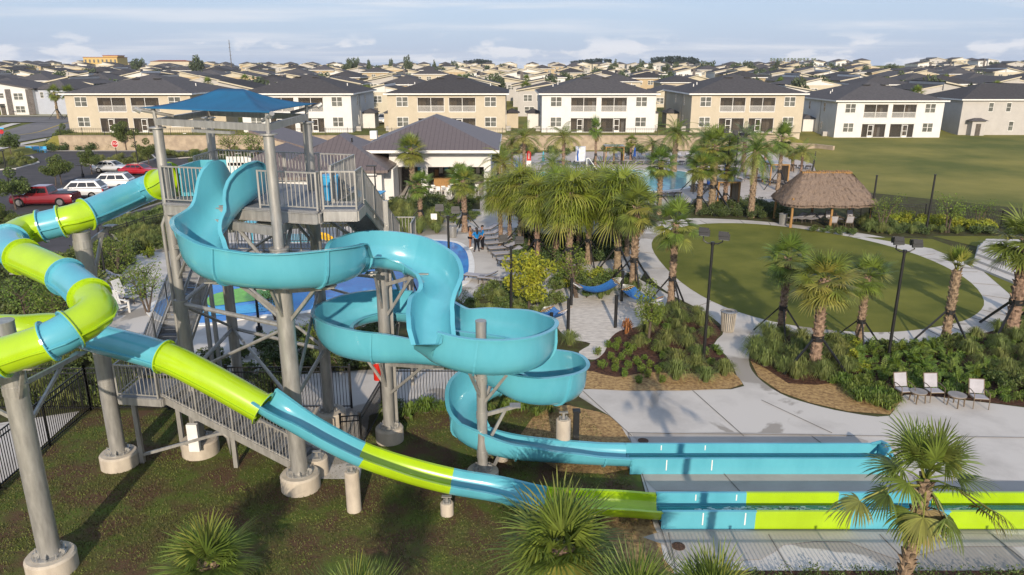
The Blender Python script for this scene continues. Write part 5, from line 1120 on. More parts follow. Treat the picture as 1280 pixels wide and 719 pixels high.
P_red[0].put(G(783,418), 0, 1, 'upright bronze-leaved plant at the edge of the sand bed')
# right bed
scatter(P_gr, [(945,428),(975,418),(1010,428),(1050,435),(1060,470),(1030,478),(985,478),(955,462),(940,448)], 22, 'feathery grass clump among the props of the palms at the left end of the bed', 'ornamental grasses in the right bed', .75, 1.0, .8, 5)
scatter(P_gr, [(1180,430),(1243,416),(1330,408),(1400,470),(1300,480),(1215,462)], 26, 'feathery grass clump massed in the bed beside the right edge', 'ornamental grasses in the right bed', .7, .95, .95, 6)
scatter(P_lp, [(1060,440),(1110,440),(1180,440),(1235,470),(1180,488),(1120,480),(1060,468)], 34, 'glossy upright leafy plant in the dark mulch behind the sling chairs', 'leafy plants behind the sling chairs', .55, .85, .9, 7)
scatter(P_green+P_small, [(1010,428),(1100,436),(1190,428),(1190,436),(1100,446),(1015,442)], 46, 'dark green leafy shrub in the row edging the ring walk', 'low shrubs edging the ring walk', .6, .9, .5, 8)
scatter(P_yel, [(1036,432),(1080,436),(1078,470),(1040,462)], 6, 'bright yellow-green shrub between the propped palms below the oval lawn', 'golden shrubs between propped palms', .6, .9, .9, 9)
scatter(P_gg, [(1046,478),(1085,478),(1125,503),(1112,514),(1075,505)], 26, 'strappy green plant on the bark edging beside the plaza', 'strap-leaved plants on the bark edging', .7, 1.0, .45, 10)
scatter(P_gg+P_small, [(1100,470),(1200,488),(1290,500),(1290,508),(1200,496),(1130,488)], 40, 'low spreading green plant behind the sling chairs', 'low plants behind the sling chairs', .6, .9, .45, 11)
scatter(P_green, [(1235,470),(1300,480),(1400,510),(1300,505),(1240,490)], 16, 'pale-flowered green shrub at the right edge behind the chairs', 'shrubs at the right edge', .7, 1.0, .7, 12)
scatter(P_gg+P_small, [(775,428),(815,400),(860,386),(898,412),(890,430),(905,450),(910,464),(850,464),(800,462)], 30, 'low green ground planting between the grass clumps of the centre mulch bed', 'low planting in the centre bed', .5, .8, .4, 41, stuff=True)
scatter(P_gg+P_small, [(945,430),(1010,428),(1110,434),(1190,430),(1300,410),(1400,470),(1290,500),(1130,488),(1040,480),(960,462)], 200, 'low green ground planting covering the bed between oval lawn and sling chairs', 'low planting in the right bed', .5, .9, .4, 42, stuff=True)
# beds between splash pad, hammocks and paths
scatter(P_yel, [(640,345),(700,336),(760,340),(760,358),(715,372),(690,360)], 8, 'golden-green shrub in the bed beside the hammocks', 'golden shrubs by the hammocks', .7, 1.1, .8, 13)
scatter(P_green, [(600,372),(650,350),(760,345),(792,352),(800,372),(745,372),(700,380),(690,394),(640,420),(560,400)], 56, 'leafy green shrub in the bed between splash pad and hammocks', 'green shrubs by the hammocks', .7, 1.1, .8, 14)
scatter(P_gr, [(600,385),(640,370),(690,385),(690,420),(640,430),(560,405)], 14, 'feathery grass clump in the bed behind the right turquoise bowl', 'grasses behind the bowls', .7, 1.0, .9, 15)
scatter(P_gr, [(740,366),(795,352),(800,372),(745,374)], 8, 'feathery grass clump beside the blue hammock', 'grasses beside the hammock', .7, .9, .9, 16)
scatter(P_dark+P_green, [(640,300),(700,295),(790,288),(792,310),(770,326),(700,332),(640,342)], 60, 'dark green shrubbery beneath the weeping ribbon palms', 'shrubs beneath the ribbon palms', .8, 1.2, .9, 17, stuff=True)
scatter(P_green+P_dark, [(790,278),(830,268),(800,258),(760,262),(690,258),(640,262),(660,290),(780,286)], 60, 'bushy green shrubbery between the pool deck and the ring walk', 'shrubs between pool and ring walk', .9, 1.3, .9, 18, stuff=True)
# green bed before the clubhouse
scatter(P_gr, [(470,262),(500,262),(555,270),(552,292),(500,298),(468,290)], 34, 'feathery grass clump in the bed before the clubhouse', 'grasses before the clubhouse', .9, 1.3, .9, 19)
scatter(P_dark, [(470,258),(552,250),(556,268),(500,262)], 26, 'dark clipped shrub along the clubhouse terrace', 'shrubs along the clubhouse terrace', .8, 1.1, .9, 20)
scatter(P_green, [(560,252),(600,250),(600,262),(592,284),(570,286),(560,270)], 22, 'green shrub in the small bed right of the clubhouse path', 'shrubs by the clubhouse path', .7, 1.0, .8, 21)
# hedges at the hut and field fence
scatter(P_dark, [(840,262),(940,252),(985,268),(980,276),(930,274),(870,270)], 50, 'dark green hedge between the cabana and the ring walk', 'hedge shrubs by the cabana', .8, 1.1, .8, 22, stuff=True)
scatter(P_yel, [(1110,276),(1180,278),(1240,288),(1238,292),(1180,287),(1110,284)], 34, 'yellow-green shrub in the row before the field fence', 'golden hedge before the field fence', .9, 1.2, .9, 23)
scatter(P_dark+P_gr, [(1075,278),(1110,284),(1180,288),(1240,293),(1300,300),(1290,294),(1170,293),(1100,294)], 50, 'dark low hedge between the ring walk and the field fence', 'dark hedge before the field fence', .6, .9, .8, 24, stuff=True)
scatter(P_gr, [(1075,276),(1110,278),(1105,292),(1080,290)], 12, 'pale grass clump beside the thatched hut posts', 'grasses beside the hut', .8, 1.1, .8, 25)
scatter(P_green, [(1015,288),(1072,290),(1072,296),(1015,290)], 12, 'silvery green shrub along the walk before the thatched hut', 'shrubs before the hut', .5, .7, .6, 26)
# behind the iron fence under the slides and the big bed at left
scatter(P_green+P_dark, [(230,470),(330,430),(440,400),(480,398),(480,460),(350,470),(330,505),(230,508)], 60, 'leafy shrub in the bed between the splash pad and the iron fence', 'shrubs behind the tower columns', .7, 1.1, .8, 27)
scatter(P_green+P_gr, [(0,515),(0,440),(130,430),(210,450),(225,505),(115,510)], 60, 'leafy shrubbery behind the iron fence under the tube slide', 'shrubs behind the left iron fence', .8, 1.2, .8, 28, stuff=True)
scatter(P_green+P_dark, [(-60,440),(-60,330),(60,335),(140,300),(170,318),(130,400),(125,430),(0,440)], 95, 'dense leafy shrubbery on the planted slope under the tube bends', 'shrubs on the slope under the tube', .9, 1.4, .9, 29, stuff=True)
scatter(P_gr, [(150,296),(232,270),(240,285),(180,312)], 26, 'pale feathery grass clump between parking lot and splash deck', 'grasses by the parking lot', .9, 1.3, .9, 30)
scatter(P_yel+P_green, [(160,310),(232,285),(250,296),(190,325)], 22, 'yellow-green shrub at the splash deck corner behind the tube', 'shrubs at the splash deck corner', .7, 1.0, .8, 31)
scatter(P_gg+P_gr, [(600,508),(660,505),(700,512),(680,522),(620,518)], 10, 'low strappy plant on the bark under the right bowl', 'plants under the bowls', .6, .9, .6, 32)
scatter(P_gg, [(485,516),(520,514),(640,508),(640,516),(500,524)], 16, 'strappy plant in front of the iron fence behind the bowls', 'plants along the fence behind the bowls', .8, 1.3, .6, 33)
scatter(P_dark, [(60,190),(330,184),(400,188),(400,184),(330,176),(60,180)], 150, 'dark shrubbery along the foot of the tan retaining wall', 'shrubs at the foot of the retaining wall', 1.0, 1.6, .9, 34, stuff=True)
scatter(P_dark, [(400,190),(640,186),(640,194),(400,205)], 40, 'dark shrubbery between the clubhouses and the retaining wall', 'shrubs behind the clubhouses', 1.0, 1.6, 1.4, 35, stuff=True)
scatter(P_dark+P_green, [(640,185),(1000,184),(1005,194),(640,196)], 60, 'dark shrubbery behind the pool loungers before the retaining wall', 'shrubs behind the pool loungers', 1.0, 1.5, 1.4, 36, stuff=True)
scatter(P_dark, [(240,196),(330,190),(330,215),(240,230)], 26, 'green shrub in the bed between parking lot and pavilion', 'shrubs beside the pavilion', 1.0, 1.4, 1.2, 37)
for q_, nn_, lb_ in (([(20,284),(0,276),(-200,270),(-200,300),(60,330),(60,312)], 60, 'low green planting beyond the near parking kerb at the left edge'),([(-60,203),(40,196),(50,204),(20,212),(-60,216)], 40, 'feathery green planting on the parking island at the left'),([(150,262),(240,236),(246,240),(160,268)], 26, 'low planting on the narrow island behind the tube slide'),([(100,205),(190,193),(196,199),(150,212)], 30, 'feathery planting on the island by the stop sign'),([(130,285),(205,268),(235,262),(150,304)], 40, 'grassy planting strip between parking lot and fence'),([(200,194),(330,186.5),(330,190),(205,200)], 30, 'low planting strip before the retaining wall')): scatter(P_gr+P_green, q_, nn_, lb_, 'parking lot planting', .7, 1.2, .6, nn_, stuff=True)
# low hedge at the bottom edge
rr = random.Random(9); m = MB()
for k in range(230): x = rr.uniform(4.9, 19); leaves(m, (x, rr.uniform(15.9,16.75), rr.uniform(.05,.2)), (.2,.2,.16), 34, .04, rr)
tag(m.build('low_hedge', m_leaf), 'low green ground cover along the paving at the bottom edge', 'ground cover', kind='stuff')
m = MB(); m.poly([(4.7,15.0,.011),(22,15.0,.011),(22,16.85,.011),(4.9,16.85,.011)]); struct('planting_bed', m, m_mulch)
# grass blades on the slide lawn
m = MB(); rr = random.Random(4); reg = [G(*p) for p in ((-60,735),(-60,655),(0,612),(116,514),(568,510),(732,514),(790,600),(800,650),(770,735))]
from mathutils import noise
cnt_ = 0
for _ in range(120000):
    x = rr.uniform(-17, 4); y = 14.5+ (rr.random()**1.4)*12
    nn = noise.noise(Vector((x*.45, y*.45, 0)))+.5*noise.noise(Vector((x*1.7, y*1.7, 3)))
    if nn < rr.uniform(-.55,.25) or not inside(x, y, reg): continue
    a = rr.uniform(0, 6.28); h_ = rr.uniform(.025,.06); d = Vector((rr.gauss(0,.03), rr.gauss(0,.03), h_)); s_ = Vector((math.cos(a), math.sin(a), 0))*rr.uniform(.012,.026); p = Vector((x, y, .008))
    m.add([p-s_, p+s_, p+d], [(0,1,2)]); cnt_ += 1
    if cnt_ > 60000: break
tag(m.build('grass', M('lawn_blade', (.13,.15,.03), .8, col2=(.09,.075,.03), scale=.9, island=.45, trans=.2)), 'short patchy grass growing under the slides', 'grass', kind='stuff')
# ---- broadleaf trees
def tree(name, label, h, cr, n, size, mats, seed, group=None, trunks=1, openn=.45, cat='tree'):
    rr = random.Random(seed); t = thing(name, label, cat, (0,0,0), group); m = MB(); tips = []
    for k in range(trunks):
        b = Vector((rr.uniform(-.15,.15)*(trunks > 1), rr.uniform(-.15,.15)*(trunks > 1), 0)); top = b+Vector((rr.uniform(-.3,.3)*cr*.4*trunks, rr.uniform(-.3,.3)*cr*.4*trunks, h*.6)); m.path([b, b.lerp(top, .5)+Vector((rr.uniform(-.05,.05),0,0)), top], [.035*h**.7, .025*h**.7, .014*h**.7], 7)
        for j in range(6):
            a = rr.uniform(0, 6.28); o = b.lerp(top, rr.uniform(.5, 1)); e = o+Vector((math.cos(a)*cr*rr.uniform(.4,.8), math.sin(a)*cr*rr.uniform(.4,.8), h*rr.uniform(.1,.32))); m.path([o, e], [.012*h**.7, .004*h**.7], 5); tips.append(e); tips.append(o.lerp(e, .6))
    m.build('trunk', m_bark2, t); m = MB(); tips.append(Vector((0,0,h*.85)))
    for e in tips: leaves(m, (e.x, e.y, e.z), (cr*rr.uniform(.25,openn), cr*rr.uniform(.25,openn), h*.13), n, size, rr)
    m.build('crown', mats, t); return Proto(t)
T_oak = [tree('young_oak', 'x', 4.2, 2.0, 330, .11, m_leaf, s) for s in (1, 2)]
T_yel = tree('golden_tree', 'x', 3.6, 1.5, 150, .11, m_leafy, 3)
T_open = [tree('crape_myrtle', 'x', 3.6, 1.5, 26, .08, m_leafl, 5, trunks=3), tree('crape_myrtle', 'x', 3.8, 1.6, 30, .08, m_leafl, 6, trunks=3)]
T_thin = tree('slender_tree', 'x', 4.2, 1.3, 170, .075, m_leafl, 7)
def ptree(pr, px, py, ptop, h0, label, wd=1, group=None):
    g = G(px, py); k = max(.3, zat(g.y, ptop)/h0); pr.put(g, rng.uniform(0, 6.28), (k*wd, k*wd, k), label, group)
ptree(T_yel, 661, 398, 310, 3.6, 'bright yellow-green tree between the bowls and the hammocks', .9)
ptree(T_thin, 810, 430, 345, 4.2, 'slender small-leaved tree beside the sand bed')
ptree(T_open[0], 720, 372, 300, 3.6, 'open wispy tree among the golden shrubs, below the ribbon palms', .9)
for px, py, pt, lb in ((77,231,190,'young oak in the parking island above the red pickup'),(20,262,205,'young oak at the parking lot corner, left edge'),(70,232,193,'young oak beside the parking lamp'),(115,218,183,'young oak by the small parking sign'),(15,196,162,'young oak beside the road, at the left edge'),(82,183,152,'slim young oak left of the stop sign'),(158,188,148,'conical young oak by the stop sign'),(186,205,170,'small oak right of the red sedan'),(8,300,250,'young oak with pale trunk below the red pickup')):
    ptree(rng.choice(T_oak), px, py, pt, 4.4, lb, .95, 'young oaks round the parking lot')
for px, py, pt, lb in ((40,410,340,'open multi-stem tree with violet buds under the tube bends'),(75,415,350,'open multi-stem tree left of the pale chair'),(185,392,330,'open multi-stem tree by the splash deck corner'),(150,345,290,'open multi-stem tree below the blue tube section'),(345,400,350,'open multi-stem tree behind the largest column'),(395,440,385,'open multi-stem tree left of the left bowl'),(180,372,312,'wispy tree above the pale loungers'),(1102,288,240,'wispy multi-stem tree right of the thatched hut'),(1185,291,240,'wispy tree behind the golden hedge'),(1222,284,248,'wispy tree at the right of the golden hedge'),(290,200,160,'wispy tree seen under the canopy'),(320,200,158,'wispy tree behind the deck railing'),(575,395,362,'wispy shrub tree behind the right bowl'),(122,345,300,'wispy tree behind the second column')):
    ptree(rng.choice(T_open), px, py, pt, 3.8, lb, 1.0, 'open multi-stem trees in the beds')
# distant trees on the skyline
T_far = [tree('distant_tree', 'x', 9, 4.5, 60, .6, m_far, s, openn=.6) for s in (11, 12)]
T_pine = tree('distant_pine', 'x', 14, 4, 70, .8, M('distant_pine_leaf', (.035,.055,.05), .9, island=.3), 13, openn=.6)
def far(pr, px, pt, Y, wd, h0, label, grp):
    z0 = hill((px-640)/F*Y, Y); x = (px-640)/F*(Y*CP+(CAM_H-z0)*SP); k = (zat(Y, pt)-z0)/h0; pr.put((x, Y, z0), rng.uniform(0, 6.28), (wd, wd, k), label, grp)
for px, pt, Y, wd, lb in ((248,66,380,1.7,'large dark tree standing above the roofs left of the mast'),(173,70,430,1.3,'dark tree right of the pale yellow block'),(437,70,420,.9,'small tree above the roofs behind the white townhouse by the canopy'),(443,69,430,1.0,'tree beside the smaller one above the roofs left of centre'),(462,72,450,.6,'small round tree above the roofs left of centre'),(489,71,450,.6,'small round tree above the roofs, second left of centre'),(511,66,430,1.0,'tall autumn-tinted tree above the roofs near centre'),(543,73,460,.6,'small round tree above the roofs right of the tinted one'),(569,74,520,.8,'small dark tree left of the wooded knoll near centre'),(769,72,440,.8,'pointed green tree above the roofs right of the pool'),(800,72,460,.8,'brown-green tree above the roofs'),(811,76,440,.8,'small tree beside the brown-green one'),(843,75,440,.6,'small tree under the dark wooded knoll'),(878,74,430,1.6,'broad green tree below the dark pines'),(890,74,440,1.2,'second broad green tree below the dark pines'),(917,76,430,1.2,'round green tree right of the broad pair'),(935,74,440,1.3,'dark round tree right of the broad pair'),(1012,76,430,1.7,'large round tree on the right skyline'),(1036,79,430,1.5,'round tree beside the large one on the right skyline'),(1080,80,430,.9,'small tree on the green slope at right'),(1105,83,440,.9,'second small tree on the green slope'),(1120,80,450,.8,'third small tree on the green slope'),(1150,85,430,.8,'small tree low on the green slope'),(1180,86,430,.7,'small tree low on the right slope'),(1212,87,420,.8,'rightmost small tree on the slope'),(970,73,520,.7,'small tree near the row of skyline palms'),(35,79,500,1.0,'small tree at the far left skyline'),(630,78,480,.9,'low tree behind the centre roofs'),(325,77,500,.8,'low tree behind the tower canopy')):
    far(rng.choice(T_far), px, pt, Y, wd*.62, 9.6, lb, 'scattered trees above the rooftops')
rt = random.Random(31)
for i in range(70):
    y_ = rt.choice((186, 216, 248, 284, 322, 364, 410, 462)); x_ = rt.uniform(-.68, .68)*y_; (rt.choice(T_far)).put((x_, y_, hill(x_, y_)), rt.uniform(0, 6.28), (.7, .7, rt.uniform(.68,.95)), 'small leafy garden tree standing between the dark-roofed houses', 'garden trees among the houses')
for i in range(26):
    y_ = rt.choice((160, 186, 216, 248)); x_ = rt.uniform(-.6, .66)*y_; (SAB[i % 2]).put((x_, y_, hill(x_, y_)), rt.uniform(0, 6.28), 1.3, 'small garden palm standing between the dark-roofed houses', 'garden palms among the houses')
for i in range(16): far(T_pine, 817+i*3.6, 68+abs(i-7)*.35+rng.uniform(-.5,1), 820+rng.uniform(-15,15), 1.1, 15, 'dark pine in the dense skyline grove right of centre', 'pines in the right-of-centre grove')
for i in range(14): far(T_pine, 717+i*3.5, 71.5+abs(i-9)*.35+rng.uniform(-.3,1), 850+rng.uniform(-15,15), 1.0, 15, 'dark pine in the long low skyline grove near the middle', 'pines in the middle grove')
for i in range(10): far(T_pine, 583+i*3.4, 72.5+abs(i-5)*.4+rng.uniform(-.3,1), 850+rng.uniform(-15,15), 1.0, 15, 'dark pine in the small skyline grove left of the middle', 'pines in the left grove')
SKP = palm('skyline_palm', 'x', 8, .3, .25, fr_sabal(14, .9, 1.3, 8, 0, .12, -30, 80, 1, 2), 6, seed=40)
for i in range(14): far(SKP, 962+i*4.3+rng.uniform(-1,1), 74.5, 640, 1.0, 8.3, 'tiny palm in the row standing along the right skyline', 'skyline palms')
# ---------------------------------------------------------------- lamp posts
def floodlight(px, py, ptop, label, heads=2, r=.075, yaw=0, grp='black floodlight posts'):
    g = G(px, py); h = zat(g.y, ptop); t = thing('floodlight_post', label, 'lamp post', (g.x, g.y, 0), grp)
    m = MB(); m.tube((g.x,g.y,0), (g.x,g.y,h), r, r*.8, n=12); m.tube((g.x,g.y,0), (g.x,g.y,.08), r+.1, n=12); m.tube((g.x,g.y,.08), (g.x,g.y,.3), r+.04, r, n=12); m.tube((g.x,g.y,h-.12), (g.x,g.y,h+.02), r+.015, n=12); m.build('pole', m_black, t, True)
    for k in range(heads):
        sg = (-1, 1)[k]; a = yaw; ex = Vector((math.cos(a)*sg, math.sin(a)*sg, 0)); o = Vector((g.x,g.y,h-.05)); e = o+ex*.42+Vector((0,0,.32+.12*(sg < 0)))
        m = MB(); m.path([o, o+ex*.22+Vector((0,0,-.0)), o+ex*.4+Vector((0,0,.1)), e], .03, 8); ar = m.build('arm', m_black, t, True)
        m = MB(); m.cbox(e+Vector((0,-.05,.1)), .42, .34, .2, a, R(-25)); m.cbox(e+Vector((0,-.17,.03)), .46, .1, .26, a, R(-25)); m.cbox(e+Vector((0,.16,.14)), .3, .1, .12, a, R(-25)); hd = m.build('lamp_head', m_black, t)
        m = MB(); m.cbox(e+Vector((0,-.225,.0)), .38, .012, .2, a, R(-25)); m.build('lens', m_glass, hd)
floodlight(879,453,303,'two-headed black floodlight post at the path bend beside the centre mulch bed', yaw=-.35)
floodlight(1110,448,313,'two-headed black floodlight post in the bed below the oval lawn')
floodlight(563,392,270,'two-headed black floodlight post at the right side of the splash pad')
floodlight(639,400,308,'two-headed black floodlight post beside the yellow-green tree', yaw=.2)
floodlight(905,262,170,'tall floodlight post behind the pool loungers, left of the cabana')
floodlight(917,240,172,'tall floodlight post just left of the cabana roof', yaw=.4)
floodlight(655,215,186,'short floodlight post beside the red and white sign')
floodlight(744,208,162,'floodlight post behind the pool rules board', heads=1)
floodlight(822,215,190,'small floodlight post behind the pool deck palms')
def lamp(px, py, ptop, label, arm=.5):
    g = G(px, py); h = zat(g.y, ptop); t = thing('street_lamp', label, 'street lamp', (g.x, g.y, 0), 'slim black street lamps'); m = MB(); m.tube((g.x,g.y,0), (g.x,g.y,h), .075, .055, n=10); m.tube((g.x,g.y,0), (g.x,g.y,.5), .16, n=12); m.build('pole', m_black, t, True)
    m = MB(); m.cbox((g.x-arm*.5, g.y, h+.03), arm*1.6, .28, .09); m.build('lamp_head', m_black, t)
for a in ((472,285,208,'slim street lamp in front of the pool building corner'),(133,352,282,'slim lamp post behind the tube slide at the splash deck corner'),(13,240,189,'street lamp in the parking lot at the left edge'),(104,222,207,'low sign-like lamp between the parking islands'),(173,208,161,'street lamp right of the stop sign, before the retaining wall'),(11,158,133,'street lamp beside the road at the far left'),(325,420,345,'short black lamp post among the shrubs behind the largest column')): lamp(*a)
for px, py, pt, lb in ((1087,285,220,'tall plain black pole leaning beside the thatched hut'),(1157,293,219,'tall plain black pole behind the golden hedge')):
    g = G(px, py); h = zat(g.y, pt); m = MB(); m.tube(g, g+Vector((0,0,h)), .09, .07, n=10); m.tube(g+Vector((0,0,h)), g+Vector((0,0,h+.06)), .1, n=10); tag(m.build('pole', m_black, None, True), lb, 'pole')
# ---------------------------------------------------------------- seats and tables
def lounger_proto():
    t = thing('sun_lounger', 'x', 'lounger', (0,0,0)); m = MB()
    for sx in (-.3,.3): m.bar((sx,-.95,.33),(sx,.35,.33),.045); m.bar((sx,.35,.33),(sx,.98,.62),.045)
    for y in (-.93,.35): m.bar((-.3,y,.33),(.3,y,.33),.045)
    m.bar((-.3,.98,.62),(.3,.98,.62),.045); m.build('frame', m_wicker, t)
    for sx in (-.3,.3):
        for y in (-.85,.3): m = MB(); m.bar((sx,y,0),(sx,y,.33),.045); m.build('leg', m_wicker, t)
    m = MB(); m.box(-.28,.28,-.93,.34,.345,.37); m.build('seat', m_lounge, t); m = MB(); m.cbox((0,.67,.49),.56,.72,.03,0,R(25)); m.build('backrest', m_lounge, t)
    return Proto(t)
LG = lounger_proto()
def row(p0, p1, n, rz, label, grp, pr=None, sc=1):
    a, b = G(*p0), G(*p1)
    for i in range(n): q = a.lerp(b, i/max(1, n-1)); (pr or LG).put(q+Vector((0,0,.03)), rz+rng.uniform(-.05,.05), sc, label, grp)
row((606,292),(640,330),7,R(-70),'low dark-framed lounger in the row right of the splash pad, beyond the people','loungers right of the splash pad', sc=(1.2,1.1,1.1))
row((600,352),(636,358),3,R(-110),'dark-framed lounger by the lamp post at the near right of the splash pad','loungers near the lamp post', sc=1.1)
row((690,206),(940,206),26,R(180),'grey lounger in the long row behind the pool','loungers behind the pool')
row((770,199),(900,197),14,R(0),'grey lounger in the second row before the retaining wall','loungers before the retaining wall')
row((812,248),(846,246),5,R(180),'grey lounger on the near side of the pool','loungers on the near side of the pool')
row((868,238),(925,228),9,R(150),'grey lounger on the deck right of the pool','loungers right of the pool')
row((935,224),(1000,236),10,R(160),'grey lounger on the deck between cabana and thatched hut','loungers between cabana and hut')
row((940,208),(1010,212),9,R(160),'grey lounger at the far right of the pool deck','loungers at the far right of the deck')
row((996,277),(1018,278),3,R(-60),'grey lounger under the left half of the thatched hut','loungers under the hut')
row((148,352),(156,378),5,R(80),'pale lounger on the splash deck left of the tower','loungers left of the tower')
def chair_proto(arms=True):
    t = thing('sling_chair', 'x', 'chair', (0,0,0))
    for sx in (-.29,.29):
        m = MB(); m.path([(sx,-.34,0),(sx,-.3,.42),(sx,-.26,.62),(sx,.1,.66),(sx,.26,.64)], .018, 6); m.build('front_leg', m_bronze, t, True)
        m = MB(); m.path([(sx,.42,0),(sx,.2,.4),(sx,.3,.65),(sx,.42,1.0)], .018, 6); m.build('rear_leg', m_bronze, t, True)
    m = MB(); m.bar((-.29,-.28,.41),(.29,-.28,.41),.03); m.bar((-.29,.2,.39),(.29,.2,.39),.03); m.bar((-.29,.42,1.0),(.29,.42,1.0),.03); m.bar((-.29,-.28,.41),(-.29,.2,.39),.03); m.bar((.29,-.28,.41),(.29,.2,.39),.03); m.build('frame', m_bronze, t)
    m = MB(); m.cbox((0,-.04,.425),.53,.5,.02,0,R(-3)); m.build('seat', m_lounge, t); m = MB(); m.cbox((0,.32,.72),.53,.02,.56,0,R(-20)); m.build('backrest', m_lounge, t)
    return Proto(t)
CH = chair_proto(); grp = 'sling chairs at the plaza edge'
for px, py, a, lb in ((1128,499,.12,'grey sling chair with bronze arms, leftmost of the three at the plaza edge'),(1165,500,.02,'grey sling chair with bronze arms, between the two side tables'),(1221,508,-.15,'grey sling chair with bronze arms, rightmost of the three at the plaza edge')): CH.put(G(px, py)+Vector((0,0,.03)), a, .98, lb, grp)
def table_proto():
    t = thing('side_table', 'x', 'table', (0,0,0)); m = MB(); m.tube((0,0,.44),(0,0,.47),.32,n=28); m.build('table_top', M('table_top', (.27,.25,.24), .6), t); m = MB(); m.tube((0,0,.40),(0,0,.44),.30,n=24); m.build('rim', m_bronze, t)
    for k in range(4): a = R(45+90*k); m = MB(); m.bar((math.cos(a)*.25,math.sin(a)*.25,.42),(math.cos(a)*.29,math.sin(a)*.29,0),.035); m.build('leg', m_bronze, t)
    return Proto(t)
TB = table_proto()
TB.put(G(1146,503)+Vector((0,0,.03)), .2, 1, 'round bronze side table between the left and middle sling chairs', 'side tables'); TB.put(G(1194,508)+Vector((0,0,.03)), .5, 1.05, 'round bronze side table between the middle and right sling chairs', 'side tables')
for k, (px, py, a, lb) in enumerate(((1037,279,0,'grey chair under the thatched hut, left of the table'),(1040,284,3.1,'grey chair under the hut, nearest, left of the right post'),(1060,284,3.0,'grey chair under the hut, beside the right front post'),(1064,278,.2,'grey chair under the hut, behind the right front post'),(1048,280,1.6,'grey chair under the middle of the hut'))): CH.put(G(px, py), a, 1, lb, 'chairs under the hut')
for k, (cx_, cy_) in enumerate(((545,246),(557,247),(568,244),(605,244),(533,245))):
    g = G(cx_, cy_); t = thing('bar_table', ['white bistro table outside the clubhouse bar','second white bistro table outside the clubhouse bar','white bistro table at the right pillar of the bar','white bistro table at the right bay of the clubhouse','leftmost white bistro table outside the clubhouse'][k], 'table', (g.x, g.y, 0), 'bistro tables at the clubhouse')
    m = MB(); m.tube(g+Vector((0,0,1.0)), g+Vector((0,0,1.04)), .4, n=18); m.build('table_top', m_white, t); m = MB(); m.tube(g, g+Vector((0,0,1)), .04, n=8); m.tube(g, g+Vector((0,0,.03)), .28, n=14); m.build('pedestal', m_white, t)
    for j in range(3):
        a = j*2.1+k; p = g+Vector((math.cos(a)*.75, math.sin(a)*.75, 0)); s_ = thing('bar_stool', 'tall white bar stool outside the clubhouse bays', 'stool', p, 'bar stools at the clubhouse'); m = MB(); m.box(p.x-.2,p.x+.2,p.y-.2,p.y+.2,.72,.77); m.build('seat', m_white, s_); m = MB(); m.box(p.x-.2,p.x+.2,p.y+.17,p.y+.2,.77,1.1); m.build('backrest', m_white, s_)
        for sx in (-.17,.17):
            for sy in (-.17,.17): m = MB(); m.bar((p.x+sx,p.y+sy,0),(p.x+sx,p.y+sy,.72),.035); m.build('leg', m_white, s_)
# white slatted chairs by the splash deck
def adk():
    t = thing('slatted_chair', 'x', 'chair', (0,0,0))
    m = MB()
    for k in range(5): m.cbox((-.24+.12*k,.3,.72),.1,.02,.85,0,R(-18))
    m.build('backrest', m_white, t); m = MB()
    for k in range(5): m.cbox((0,-.3+.12*k,.38-.02*k),.6,.1,.02)
    m.build('seat', m_white, t)
    for sx in (-.33,.33): m = MB(); m.bar((sx,-.35,0),(sx,-.35,.58),.05,.1); m.bar((sx,-.35,.36),(sx,.4,.0),.04,.1); m.cbox((sx,0,.6),.13,.75,.025); m.build('side_frame', m_white, t)
    return Proto(t)
AD = adk(); AD.put(G(149,392), R(60), 1.1, 'white slatted chair under the green tube bend, nearer of the pair', 'white slatted chairs'); AD.put(G(156,376), R(75), 1.1, 'white slatted chair behind the nearer one, beside the splash deck', 'white slatted chairs')
# litter bins
def bin_(px, py, s, mat, label):
    g = G(px, py); t = thing('litter_bin', label, 'litter bin', (g.x, g.y, 0)); m = MB(); m.tube((g.x,g.y,.06),(g.x,g.y,.88*s),.24*s,.27*s,n=20); m.build('liner', m_galvd, t); m = MB()
    for k in range(22): a = k*math.pi/11; c, s_ = math.cos(a), math.sin(a); m.bar((g.x+c*.27*s,g.y+s_*.27*s,.03),(g.x+c*.33*s,g.y+s_*.33*s,.92*s),.05,.018,(c,s_,0))
    m.build('slat', mat, t); m = MB(); m.path([(g.x+.34*s*math.cos(a*math.pi/10),g.y+.34*s*math.sin(a*math.pi/10),.93*s) for a in range(21)],.03,6); m.tube((g.x,g.y,.9*s),(g.x,g.y,.93*s),.3*s,.14*s,n=20,cap=False); m.build('rim', m_galvd, t)
bin_(909,414,1.15,M('sand_metal',(.45,.40,.33),.5),'slatted beige litter bin beside the ring walk fork'); bin_(978,281,1.0,m_galv,'grey slatted litter bin beside the thatched hut'); bin_(566,297,1.0,m_galv,'grey litter bin on the path beyond the people')
